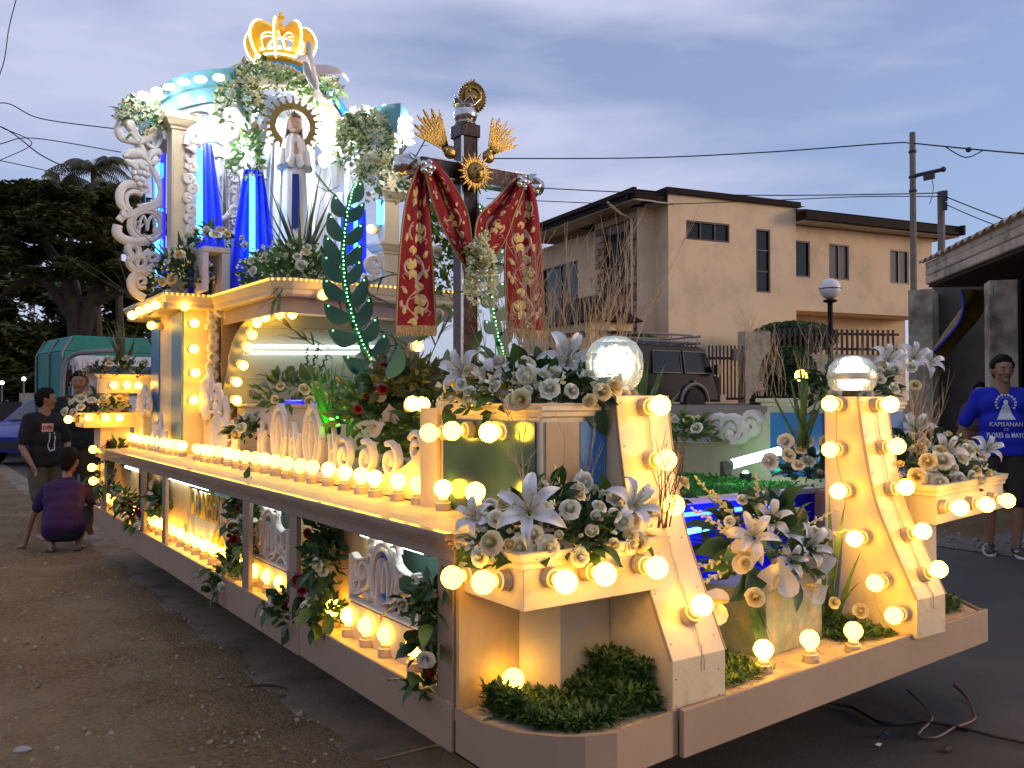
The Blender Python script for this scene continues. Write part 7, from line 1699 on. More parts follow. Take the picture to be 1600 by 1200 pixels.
bladebunch('tall fresh green sword leaves rising beside the right buttress over the blue pilaster', at(1255, 700, y=.35), [(1213, 590, .4), (1228, 595, .4), (1250, 552, .35), (1258, 568, .35), (1225, 640, .4), (1265, 590, .3), (1243, 570, .4), (1275, 620, .25), (1298, 580, .2), (1285, 600, .2), (1290, 640, .2), (1245, 620, .35), (1196, 585, .5)], .014)
bladebunch('drooping narrow green leaves against the inner face of the right buttress', (1.80, .0, .47), [(1290, 770, .05), (1300, 800, 0), (1310, 840, 0), (1325, 790, -.1), (1340, 900, -.25), (1322, 880, -.1), (1296, 860, .0), (1335, 860, -.1), (1310, 920, -.1)], .013)
bladebunch('green sword leaves standing behind the left buttress in front of the jeep', at(1000, 690, y=.35), [(1005, 560, .4), (1012, 570, .4), (1025, 585, .4), (1035, 600, .35), (1045, 570, .4), (1000, 590, .4), (1032, 625, .4), (1055, 610, .4), (1020, 640, .3)], .013)
arr('four cream roses with dark leaves tucked just right of the left buttress', at(1045, 775, y=.25), .07, .06, .08, n_rose=3, col='y', n_leaf=14, n_fill=60, roses=((1033, 738, .15, 1.1, 'y'), (1030, 762, .1, .9, 'y'), (1045, 800, .12, .7, 'y')))
A5 = arr('cluster of pale roses at the right end of the grass basin beside the sword leaves', at(1270, 740, y=.42), .17, .12, .10, n_rose=3, n_leaf=30, n_fill=160, roses=((1228, 690, .4, 1, 'w'), (1250, 702, .35, 1.2, 'y'), (1231, 712, .35, 1.2, 'w'), (1203, 722, .45, 1.1, 'w'), (1280, 738, .25, 1, 'y'), (1290, 690, .2, .9, 'y'), (1262, 690, .35, .8, 'w'), (1247, 728, .3, .8, 'w'), (1300, 705, .15, .9, 'y')))
arr('small mound of white roses on the far parapet left of the pink scrolls', at(1060, 678, x=2.5), .10, .28, .09, n_rose=9, n_leaf=22, n_fill=260, lm='m', fs=.06)
A6 = arr('spreading white roses and lilies over the far right tray with three bulbs', (2.55, .02, 1.05), .38, .22, .19, n_rose=32, n_leaf=40, n_fill=420, sprk=60, rs=.9, lilies=((1432, 672, .1, 1.1), (1475, 705, -.1, 1.0), (1540, 700, .0, .9)), roses=((1475, 722, -.2, 1.4, 'w'), (1438, 702, -.1, .9, 'y'), (1408, 726, -.15, 1, 'y'), (1450, 722, -.2, 1, 'y'), (1432, 745, -.2, 1, 'y'), (1520, 728, -.15, 1, 'y'), (1515, 700, 0, 1, 'w'), (1550, 745, -.1, .9, 'w'), (1470, 755, -.22, .9, 'w'), (1500, 752, -.2, .9, 'y')))
branches('dense comb of pale branches behind the far right tray flowers', (2.75, .28, 1.05), 36, (.20, .08), .48, (.10, 0, 0), r=.0026)
branches('two brown twigs in front of the small blue panel on the right tray', (2.33, -.1, 1.1), 4, (.05, .02), .30)
A7 = arr('white roses and pale lilies crowning the right upper planter beside the banded globe', (2.37, .28, 1.42), .27, .18, .14, n_rose=14, n_leaf=34, n_fill=260, lilies=((1385, 562, .3, 1.0), (1425, 558, .3, 1.0), (1448, 566, .3, .9)), roses=((1400, 578, .2, 1.1, 'w'), (1424, 575, .2, .9, 'w'), (1430, 602, .12, .8, 'y'), (1282, 588, .5, 1, 'y'), (1270, 600, .5, .9, 'y')))
branches('tall bare branches standing in a row behind the right globe lamp', (2.35, .55, 1.42), 34, (.42, .08), .36, r=.0022)
branches('sparse thorny twigs leaning out to the right behind the man side of the float', (2.72, .35, 1.42), 8, (.08, .04), .28, (.35, 0, 0))
# grass mats (sword fern leaves)
def grassmat(label, poly, z, n, s, m, hump=.03, name='grass', fn=None):
    xs = [p[0] for p in poly]; ys_ = [p[1] for p in poly]; b = MB(); k = 0
    def inside(x, y):
        c = False; j = len(poly) - 1
        for i in range(len(poly)):
            if (poly[i][1] > y) != (poly[j][1] > y) and x < (poly[j][0] - poly[i][0]) * (y - poly[i][1]) / (poly[j][1] - poly[i][1]) + poly[i][0]: c = not c
            j = i
        return c
    while k < n:
        x, y = R.uniform(min(xs), max(xs)), R.uniform(min(ys_), max(ys_))
        if not inside(x, y): continue
        k += 1; zz = z + (hump * (.5 + noise.noise(Vector((x * 7, y * 7, 0)))) if not fn else fn(x, y)) * R.random(); a = R.random() * 6.3; el = R.uniform(.0, 1.2); d = Vector((cos(a) * cos(el), sin(a) * cos(el), sin(el))); e = d.cross(UP).normalized(); t = s * R.uniform(.5, 1.3); q = Vector((x, y, zz)); nn = d.cross(e)
        b.add([q, q + d * t * .5 + e * t * .17, q + d * t - UP * t * .15, q + d * t * .5 - e * t * .17], [(0, 1, 2), (0, 2, 3)])
    o = b.build(name, m, None, kind='stuff', fix=False); o['label'] = label; return o
GM = leafmat('mat_leaf', (.035, .09, .02), (.10, .18, .04), scale=25); GD = leafmat('mat_leaf_dark', (.03, .085, .018), (.09, .17, .04), scale=25)
grassmat('feathery green garland of leaves over the rounded front corner of the platform', [(.05, -.06), (.07, -.22), (.16, -.33), (.30, -.36), (.49, -.34), (.50, -.1), (.31, -.12), (.2, -.02)], .462, 9500, .042, GD, .06, fn=lambda x, y: .02 + .06 * max(0, sin(x * 14 + 2)) * (x > .2) + .06 * (x < .1))
grassmat('taller clump of feathery green leaves beside the left buttress', [(.40, -.30), (.50, -.33), (.51, -.12), (.40, -.12)], .462, 2200, .038, GD, .1, fn=lambda x, y: .14)
grassmat('green leaf mat left of the teal pot', [(.76, -.34), (1.08, -.30), (1.15, .1), (1.1, .5), (.76, .5)], .462, 5200, .034, GM, .03)
grassmat('green leaf mat right of the teal pot', [(1.60, -.16), (1.62, -.24), (1.88, -.26), (1.88, .5), (1.5, .5)], .462, 5200, .034, GM, .05)
grassmat('green leaf mat at the far right corner of the platform', [(2.10, -.2), (2.52, -.18), (2.74, .08), (2.74, .5), (2.12, .5)], .462, 6500, .036, GD, .05)
grassmat('bright green turf in the middle basin', [(.96, .60), (2.55, .60), (2.55, 3.0), (.96, 3.0)], .938, 26000, .035, leafmat('turf_green', (.02, .20, .02), (.06, .36, .05), scale=20), .012)
# green glow lamp hidden in the basin and by the blades
GL = emis('green_lamp', (.08, 1.0, .10), 30)
for (c, s) in ((at(1165, 742, y=1.0), .02),):
    b = MB(); b.lathe([(.03, 0), (.034, .05), (.03, .055), (.01, .055)], 10, (c.x, c.y, .94)); o = b.build('green_spot', WIRE); tag(o, 'small round spot lamp glowing green on the turf of the basin', 'spot lamp'); b = MB(); b.ball((c.x, c.y, .992), .018, 10, 6); b.build('lamp', GL, o)
q = at(523, 664, y=2.02); o = thing('green_spot', 'green flood lamp lighting the long blades in front of the arch panel', 'spot lamp', q)
b = MB(); b.lathe([(.03, 0), (.035, .04), (.03, .045), (.008, .045)], 10, (q.x, q.y, q.z - .05)); b.build('housing', WIRE, o); b = MB(); b.ball(q + Vector((0, 0, .02)), .03, 10, 6); b.build('lamp', emis('green_lamp2', (.04, 1.0, .03), 40), o)
bladebunch('glowing green upright blades lit by the green lamp in front of the arch panel', at(519, 690, y=2.1), [(498, 575, 2.1), (508, 555, 2.1), (516, 548, 2.1), (522, 560, 2.1), (530, 570, 2.1), (540, 555, 2.1), (548, 565, 2.1), (535, 590, 2.1), (545, 585, 2.05), (480, 600, 2.1), (488, 585, 2.1), (555, 580, 2.05)], .020, m=leafmat('bright_blade', (.08, .30, .03), (.14, .42, .06), tr=.35))
# greenery between deck and cross
A8 = arr('tangle of leaves, anthuriums and red roses on the deck behind the swooping parapet', (.80, 1.42, 1.20), .30, .50, .26, n_rose=5, n_red=7, n_leaf=110, n_fill=900, lm='m', fs=.07, ls=1.05, rs=.8,
    anths=((625, 583, 1.6, 1.35), (652, 597, 1.5, 1.3), (588, 612, 1.6, 1.0), (562, 612, 1.8, .9), (575, 560, 1.9, 1.1), (610, 650, 1.5, 1.0), (640, 672, 1.5, 1.0), (585, 668, 1.5, .9)))
smallfill(A8, at(590, 645, y=1.75), .20, .24, .20, 420, .08, LEAFM(), shell=.2); smallfill(A8, at(640, 600, y=1.5), .16, .2, .12, 300, .08, LEAFD(), shell=.2)
for _ in range(46): put_leaf(at(R.uniform(550, 665), R.uniform(585, 700), y=1.62), (R.uniform(-1, .6), -.7, R.uniform(-.6, .8)), A8, R.choice('mmod'), 1.0)
for (px, py) in ((680, 582), (598, 608), (572, 620), (560, 640), (600, 575)): put_rose(at(px, py, y=1.5), (-.4, -1, .3), 'r', A8, .75)
arr('bunch of white roses behind the green tangle under the palm frond', (1.05, 1.3, 1.45), .22, .35, .14, n_rose=9, n_leaf=40, n_fill=300, lm='o', fs=.07, n_red=2)
A9 = arr('spray of small cream roses on long stems before the lit arch panel', at(470, 622, y=3.0), .30, .25, .15, n_rose=16, col='y', n_leaf=22, n_fill=110, lm='m', fs=.08, rs=1.0, ls=1.1)
for (px, py) in ((480, 540), (494, 545), (515, 548), (452, 575)): q = at(px, py, y=2.95); c_ = at(480, 620, y=3.0); spike(c_, q - c_, (q - c_).length, A9, LEAFM(), 14, .012)
arr('little posy of cream roses between the corner scroll and the double ring panel', at(386, 678, x=.42), .09, .16, .10, n_rose=9, n_leaf=20, n_fill=120, fs=.05)
bt = thing('blue_glow_slab', 'thin slab with a blue glow put into its colour behind the double ring panel', 'glow slab', (.95, 3.2, 1.37)); b = MB(); b.box(.62, 1.3, 2.9, 3.5, 1.373, 1.40); b.build('rim', BCH, bt, bevel=.01)  # emissive slab added for a blue-lit spot, the glow is in its colour
# side garlands on the lower ledge
def garland(label, pts, n_w, n_r, leaf=60, fill=350, lm='d', x=.05, sz=.12, group='flower garlands along the side ledge'):
    c0 = at(pts[0][0], pts[0][1], x=x); o = thing('flower_garland', label, 'garland', c0, group); P = [at(px, py, x=x) for px, py in pts]
    for i, p in enumerate(P):
        smallfill(o, p, sz * .7, sz * .8, sz * .7, int(fill / len(P)), .05, LEAF() if lm == 'd' else LEAFM(), shell=.2)
    def rp():
        i = R.randrange(len(P)); return P[i] + Vector((R.uniform(-.09, -.01), R.uniform(-sz, sz) * .8, R.uniform(-sz, sz) * .6))
    for k in range(n_w): put_rose(rp(), (-.8, -.7 + R.uniform(-.4, .4), R.uniform(-.2, .5)), R.choice('wwy'), o, .9)
    for k in range(n_r): put_rose(rp(), (-.8, -.6 + R.uniform(-.4, .4), R.uniform(-.2, .5)), 'r', o, .9)
    for k in range(leaf): p = rp(); put_leaf(p, (R.uniform(-1, .1), R.uniform(-1, .6), R.uniform(-.9, .6)), o, 'd' if R.random() < .75 else 'm', 1.0)
    return o
garland('garland of red and white roses hanging over the ledge at the far rear corner', [(160, 745), (172, 765), (196, 778), (208, 790), (230, 810), (216, 798)], 14, 7, 55, 420, sz=.10)
garland('garland of roses and dark leaves climbing the ledge left of the smaller monogram panel', [(385, 878), (362, 898), (386, 855), (388, 825), (352, 910)], 7, 6, 45, 260, sz=.10)
garland('garland with red roses spilling over the ledge between the two monogram panels', [(500, 950), (452, 940), (470, 958), (500, 915), (510, 880), (518, 962), (440, 950)], 9, 7, 60, 420, sz=.10)
garland('dark leafy garland with red roses at the front end of the side ledge', [(683, 1035), (682, 1000), (686, 960), (680, 1068), (676, 930)], 4, 3, 40, 160, sz=.055, x=.03)
for (px, py, n) in ((180, 715, 'dark red roses on tall stems at the rear end of the side bays'), (252, 790, 'spiky green plant in the bay before the lettered sign'), (385, 800, 'dark leafy stems rising left of the smaller monogram panel'), (510, 850, 'dark leafy climber filling the recess between the monogram panels')):
    q = at(px, py, x=.09); o = thing('bay_plant', n, 'plant', q, 'plants in the side bays'); smallfill(o, q, .05, .13, .16, 160, .07, LEAF(), shell=.1)
    for k in range(10): put_leaf(q + Vector((-.03, R.uniform(-.12, .12), R.uniform(-.15, .15))), (R.uniform(-1, 0), R.uniform(-1, 1), R.uniform(-.3, 1)), o, 'd', 1.1)
    if px in (180, 510, 385):
        for k in range(3): put_rose(q + Vector((-.05, R.uniform(-.12, .12), R.uniform(-.1, .15))), (-1, -.6, .2), 'r', o, .8)
q = at(668, 930, x=.02); o = thing('broad_leaf_stem', 'stem with big round glossy leaves before the nearest monogram panel', 'plant', q)
for (px, py, dx) in ((664, 895, 1), (667, 922, 1), (650, 918, -1), (690, 900, 1), (692, 935, 1), (688, 1020, 1)): mo(LM['d', 2], 'leaf', o, at(px, py, x=-.01), qx((-.3, -.9 * dx, R.uniform(-.2, .4)), (-1, -.4, .3)), 1.15)
b = MB(); b.tube([at(668, 1000, x=.0), at(670, 940, x=-.005), at(667, 890, x=0)], .004, 5); b.build('stem', STEM(), o)

# rear shrine flowers
arr('overflowing bed of cream blossoms and roses at the feet of the lady statue', (1.08, 4.15, 2.30), .42, .36, .30, n_rose=20, n_leaf=40, n_fill=700, lm='m', fs=.09, sprk=380, rs=1.2)
bladebunch('long grassy blades fanning up round the lady statue', (1.05, 4.0, 2.35), [(400, 318, 4.0), (420, 290, 4.0), (438, 300, 4.0), (425, 325, 4.0), (452, 330, 4.0), (500, 290, 4.1), (515, 300, 4.1), (510, 325, 4.1), (492, 300, 4.1), (530, 320, 4.1), (485, 320, 4.1), (410, 350, 4.0), (470, 320, 4.0), (505, 270, 4.1), (415, 330, 4.0), (480, 340, 4.1)], .012, m=LEAFD())
bladebunch('spiky pineapple like tuft of leaves to the right of the lady statue', at(515, 300, y=4.2), [(482, 260, 4.2), (490, 262, 4.2), (500, 300, 4.2), (520, 275, 4.2), (535, 290, 4.2), (505, 320, 4.2), (530, 310, 4.2), (495, 290, 4.2)], .012, m=LEAFM())
arr('flowers and orchids clustered on the rear left corner of the golden ledge', (.38, 4.75, 2.30), .22, .42, .26, n_rose=16, n_leaf=26, n_fill=420, lm='d', fs=.07, sprk=170, rs=1.1)
bladebunch('dark agave like spikes standing against the blue neon', (.36, 4.62, 2.30), [(232, 365, 4.7), (245, 372, 4.7), (258, 385, 4.7), (283, 358, 4.6), (288, 375, 4.6), (272, 380, 4.6), (240, 395, 4.7)], .026, m=LEAF())
arr('row of cream roses on top of the small two legged pedestal', at(337, 378, y=4.4), .20, .13, .08, n_rose=14, n_leaf=14, n_fill=90, col='w', rs=1.1)
for (px, py, y, rx, rz, n, lab) in ((222, 178, 4.9, .17, .17, 60, 'clump of pale blossoms on the left tip of the curved cornice'), (375, 150, 4.35, .17, .23, 80, 'clump of pale blossoms at the near corner of the curved cornice'),
    (425, 118, 4.95, .32, .12, 100, 'long garland of pale blossoms directly under the crown'), (502, 136, 4.9, .18, .12, 50, 'pale blossoms right of the white dove'), (575, 205, 4.45, .25, .24, 120, 'large bouquet of pale roses hiding the right cornice'), (600, 268, 4.2, .24, .22, 90, 'lower bouquet of roses and leaves behind the left end of the cross beam'),
    (548, 220, 4.6, .14, .3, 60, 'trailing white blossoms down the inner right side of the shrine')):
    q = at(px, py, y=y); arr(lab, (q.x, q.y, q.z - rz * .3), rx, .16, rz, n_rose=max(8, n // 3), n_leaf=14, n_fill=int(n * 2.2), lm='m', fs=.06, sprk=n * 5, minz=-.9, rs=.62, col='w', group='blossom clumps on the shrine', n_lily=0)
q = at(385, 250, y=4.85); arr('pale green sprays hanging inside the shrine beside the white drape', q, .12, .1, .35, n_rose=3, n_leaf=10, n_fill=240, lm='m', fs=.07, sprk=60, minz=-.9)
q = at(695, 380, y=1.6); arr('tall column of pale orchids and leaves seen between the falls of the red stole', (q.x, q.y, q.z - .15), .13, .12, .52, n_rose=8, n_leaf=26, n_fill=420, lm='m', fs=.07, sprk=110, minz=-.9)
# leafy bamboo sprays around the column and on the arch panel
def spray(label, pts, y, n, L_=.16):
    P = catmull([at(px, py, y=y) for px, py in pts], 5); o = thing('leafy_spray', label, 'leafy branch', P[0], 'leafy sprays'); b = MB(); b.tube(P, .0035, 4); b.build('stem', STEM(), o)
    for k in range(n):
        i = R.randrange(len(P) // 3, len(P)); d = (P[min(i + 1, len(P) - 1)] - P[i - 1]).normalized(); blade(P[i], (d + Vector((R.uniform(-.8, .8), R.uniform(-.5, .5), R.uniform(-.7, .6)))), L_ * R.uniform(.6, 1.1), .009, o, R.choice((LEAFM(), LEAFD())), .2)
spray('thin leafy twig crossing the lit arch panel near the rose spray', [(520, 560), (490, 540), (465, 520), (442, 505)], 3.2, 10)
spray('second thin leafy twig crossing the lit arch panel higher up', [(515, 545), (485, 530), (455, 528)], 3.2, 7)
spray('leafy spray spilling over the front edge of the golden ledge', [(450, 430), (440, 455), (425, 475)], 3.3, 12); spray('wide leafy spray hanging over the middle of the golden ledge', [(470, 430), (510, 450), (540, 462), (560, 470)], 3.3, 18)
for (pts, lab) in ((((640, 500), (600, 470), (575, 462)), 'olive leaf spray sticking out beside the column top'), (((640, 540), (600, 520), (572, 512)), 'olive leaf spray sticking out below the column top'), (((650, 560), (620, 540), (600, 545)), 'olive leaf spray just under the left stole fall'), (((640, 430), (610, 430), (580, 440)), 'olive leaf spray crossing the yellow column'), (((660, 590), (680, 540), (700, 500)), 'olive leaf spray between the stole and the cross shaft')):
    spray(lab, pts, 2.2, 12, .14)
spray('gladiolus like spike leaning left of the gold rays', [(640, 262), (655, 235), (668, 212)], 1.6, 6, .06)
# rear corner tier flowers
arr('roses at the foot of the tall grasses on the highest rear tier', (.22, 6.3, 1.64), .30, .22, .13, n_rose=12, n_leaf=20, n_fill=200, rs=1.1)
bladebunch('tall feathery grasses standing on the highest rear tier', (.26, 6.35, 1.66), [(165, 500, 6.3), (172, 505, 6.3), (180, 498, 6.3), (188, 510, 6.3), (195, 505, 6.3), (203, 500, 6.3), (212, 512, 6.3), (220, 505, 6.3), (228, 525, 6.3), (205, 520, 6.3), (185, 520, 6.3), (195, 515, 6.3), (176, 530, 6.3), (215, 530, 6.3), (232, 540, 6.3), (168, 520, 6.3), (160, 510, 6.3)], .012, m=leafmat('grey_grass', (.10, .12, .06), (.22, .2, .12)))
bladebunch('thin wild grasses leaning left behind the carved white wing', (.28, 6.1, 2.3), [(120, 395, 6.3), (140, 405, 6.3), (150, 420, 6.3), (130, 420, 6.3), (165, 395, 6.3), (180, 380, 6.2), (110, 410, 6.3), (160, 430, 6.3)], .007, m=LEAFD())
arr('mound of white roses spilling over the lower rear tray next to the man in black', (.02, 6.22, 1.30), .26, .22, .15, n_rose=22, n_leaf=16, n_fill=150, rs=1.15)
branches('reddish dry stems in the lower rear tray in front of the man in black', (-.02, 6.2, 1.36), 8, (.05, .05), .42, (-.3, 0, 0), mat('rust_stem', (.25, .10, .04), .8))
for k in range(5): pass
# cables and scraps on the road
P = catmull([at(1283, 1095, z=.05), at(1330, 1105, z=.02), at(1380, 1130, z=.02), at(1440, 1128, z=.02), at(1490, 1135, z=.02), at(1545, 1148, z=.02), at(1620, 1165, z=.02)], 8)
b = MB(); b.tube([(P[0].x + .05, P[0].y + .4, .36)] + P, .007, 6); b.tube([p + Vector((.0, .014, -.004)) * (1 + sin(i * .4)) for i, p in enumerate(P[:38])], .005, 6); tag(b.build('power_cable', WIRE, smooth=True), 'dark power cable running over the road from under the float to the right edge', 'cable', 'cables on the road')
P = catmull([at(1418, 1078, z=.05), at(1442, 1100, z=.03), at(1456, 1122, z=.02), at(1440, 1140, z=.02), at(1435, 1150, z=.02), at(1462, 1152, z=.02), at(1490, 1137, z=.02)], 8)
b = MB(); b.tube(P, .006, 6); tag(b.build('power_cable', mat('brown_cable', (.10, .06, .045), .6), smooth=True), 'thin brown cable curling back beside the long dark one', 'cable', 'cables on the road')
P = catmull([at(1491, 1070, z=.06), at(1510, 1088, z=.03), at(1522, 1112, z=.02), at(1520, 1125, z=.02), at(1490, 1137, z=.02)], 8)
b = MB(); b.tube(P, [.009] * 10 + [.006] * (len(P) - 10), 6); tag(b.build('power_cable', mat('rust_cable', (.12, .045, .03), .6), smooth=True), 'rust brown cable end hooking up to the right of the cable knot', 'cable', 'cables on the road')
for (px, py, s, c, lab, nm) in ((1372, 1165, .02, (.6, .42, .3), 'small pale orange scrap lying on the road under the float', 'paper_scrap'), (1383, 1150, .035, (.02, .05, .12), 'crumpled dark blue scrap on the road near the pale one', 'plastic_scrap'), (1478, 1172, .05, (.10, .05, .03), 'curled brown dry leaf on the road by the lower edge', 'dry_leaf')):
    q = at(px, py, z=.012); b = MB(); ring = [q + Vector((s * cos(a) * R.uniform(.6, 1.2), s * .6 * sin(a) * R.uniform(.6, 1.2), R.uniform(0, .012))) for a in [k * .785 for k in range(8)]]; b.add(ring + [q + UP * .012], [(i, (i + 1) % 8, 8) for i in range(8)]); tag(b.build(nm, mat(nm, c, .7)), lab, 'litter')
# ================================================================== PEOPLE
def rnd_mesh(caps, voxel, smooth_n=8, fac=.5):
    """caps: list of (p1,r1,p2,r2) tapered capsules -> one continuous surface (voxel remesh, smoothed)"""
    b = MB()
    for (p, r1, q, r2) in caps:
        p, q = Vector(p), Vector(q)
        d = (q - p)
        if d.length < 1e-6: b.ball(p, r1, 14, 10); continue
        b.tube([p, q], [r1, r2], 14); b.ball(p, r1 * 1.0, 14, 10); b.ball(q, r2 * 1.0, 14, 10)
    me = b.mesh('tmp'); fixn(me); o = bpy.data.objects.new('tmp', me); COL.objects.link(o)
    m = o.modifiers.new('r', 'REMESH'); m.mode = 'VOXEL'; m.voxel_size = voxel; m.use_smooth_shade = True
    s = o.modifiers.new('s', 'SMOOTH'); s.factor = fac; s.iterations = smooth_n
    bpy.context.view_layer.update(); me2 = bpy.data.meshes.new_from_object(o.evaluated_get(bpy.context.evaluated_depsgraph_get())); bpy.data.objects.remove(o); me2.shade_smooth(); return me2
def attach(me, name, m, par):
    me.transform(Matrix.Translation(-parent_loc(par))); me.materials.clear(); me.materials.append(m); me.name = name; o = bpy.data.objects.new(name, me); COL.objects.link(o); o.parent = par; return o
HAIR = mat('black_hair', (.008, .006, .006), .75, var=.3, vscale=60, bump=1, bscale=160, spec=.2)
def hand(caps, w, dirn, side, curl=.5, s=1.0, spread=.0, down=None):
    """palm + five fingers starting at wrist w, pointing along dirn; side = thumb side vector"""
    d = Vector(dirn).normalized(); sv = Vector(side); sv = (sv - d * sv.dot(d)).normalized(); n = d.cross(sv).normalized(); n = n if down is None or n.dot(Vector(down)) > 0 else -n
    pc = w + d * .045 * s
    for k in (-.028, -.01, .01, .028): caps.append((w + sv * k * .6 * s, .017 * s, w + d * .085 * s + sv * k * s, .013 * s))
    for i, (k, L_) in enumerate(((.030, .068), (.011, .078), (-.010, .073), (-.029, .058))):
        a = w + d * .088 * s + sv * k * s; d1 = (d + n * curl * .35 + sv * k * spread * 14).normalized(); m_ = a + d1 * L_ * .5 * s; d2 = (d + n * curl * 1.3 + sv * k * spread * 14).normalized()
        caps.append((a, .0100 * s, m_, .0092 * s)); caps.append((m_, .0092 * s, m_ + d2 * L_ * .5 * s, .0078 * s))
    t0 = w + d * .02 * s + sv * .03 * s; t1 = t0 + (d * .7 + sv * .7 + n * .3).normalized() * .04 * s; caps.append((t0, .013 * s, t1, .011 * s)); caps.append((t1, .011 * s, t1 + (d + sv * .2 + n * .4).normalized() * .032 * s, .009 * s))
def headparts(par, body, hc, face, up, skin, s=1.0, hair='short', eyes=True):
    """adds hair, eyes, mouth; and appends head capsules to body"""
    f = Vector(face).normalized(); u = Vector(up); u = (u - f * u.dot(f)).normalized(); r = f.cross(u).normalized()
    P = lambda a, b_, c: hc + (f * a + r * b_ + u * c) * s
    body += [(P(-.012, 0, .025), .088 * s, P(-.018, 0, .03), .088 * s), (P(.018, 0, -.035), .062 * s, P(.03, 0, -.075), .038 * s), (P(.035, 0, .04), .064 * s, P(.03, 0, .0), .066 * s),
             (P(.086, 0, .008), .010 * s, P(.104, 0, -.022), .0145 * s), (P(.078, .03, .02), .018 * s, P(.078, -.03, .02), .018 * s), (P(.066, .036, -.02), .022 * s, P(.066, -.036, -.02), .022 * s), (P(.078, .014, -.05), .012 * s, P(.078, -.014, -.05), .012 * s), (P(.07, 0, -.085), .022 * s, P(.06, 0, -.08), .022 * s)]
    for k in (-1, 1): body += [(P(-.005, .082 * k, .012), .014 * s, P(-.008, .086 * k, -.02), .011 * s), (P(-.012, .09 * k, .018), .012 * s, P(-.012, .092 * k, .005), .012 * s)]
    caps = [(P(-.022, 0, .045), .094 * s, P(-.028, 0, .035), .094 * s), (P(.03, 0, .085), .060 * s, P(-.02, 0, .09), .06 * s), (P(-.055, 0, -.02), .062 * s, P(-.05, 0, -.045), .05 * s), (P(.045, .03, .092), .035 * s, P(.045, -.03, .092), .035 * s)]
    for k in (-1, 1): caps += [(P(.02, .068 * k, .055), .03 * s, P(-.01, .076 * k, .02), .022 * s)]
    me = rnd_mesh(caps, .011 * s, 4)
    # keep the face clear: push hair vertices in front of the hairline back
    for v in me.vertices:
        q = (v.co - hc) / s; a, c, bb = q.dot(f), q.dot(u), q.dot(r)
        n_ = noise.noise(v.co * 60) * .006; v.co += (v.co - hc).normalized() * n_ * s
        if a > .035 and c < .068: v.co -= f * (a - .02) * s * 1.0
    attach(me, 'hair', HAIR, par)
    if eyes:
        b = MB()
        for k in (-1, 1): b.ball(P(.089, .031 * k, .006), .0082 * s, 10, 7, (1, 1.3, .55), Matrix((f, r, u)).transposed())
        e = b.build('eyes', mat('eye_white', (.34, .28, .24), .4), par, smooth=True)
        b = MB()
        for k in (-1, 1): b.ball(P(.0965, .030 * k, .006), .0058 * s, 8, 6)
        b.build('pupils', mat('eye_dark', (.05, .03, .02), .3), e, smooth=True)
        b = MB()
        for k in (-1, 1): b.tube([P(.094, .014 * k, .026), P(.096, .032 * k, .031), P(.082, .052 * k, .025)], [.003 * s, .004 * s, .002 * s], 5)
        b.build('eyebrows', HAIR, par)
        b = MB(); b.tube([P(.080, -.024, -.052), P(.092, -.010, -.049), P(.093, .010, -.049), P(.080, .024, -.052)], [.003 * s, .0055 * s, .0055 * s, .003 * s], 6); b.build('lips', mat('dark_lips', (.20, .07, .05), .5), par, smooth=True)
def limb(*pts): return [(pts[i][0], pts[i][1], pts[i + 1][0], pts[i + 1][1]) for i in range(len(pts) - 1)]
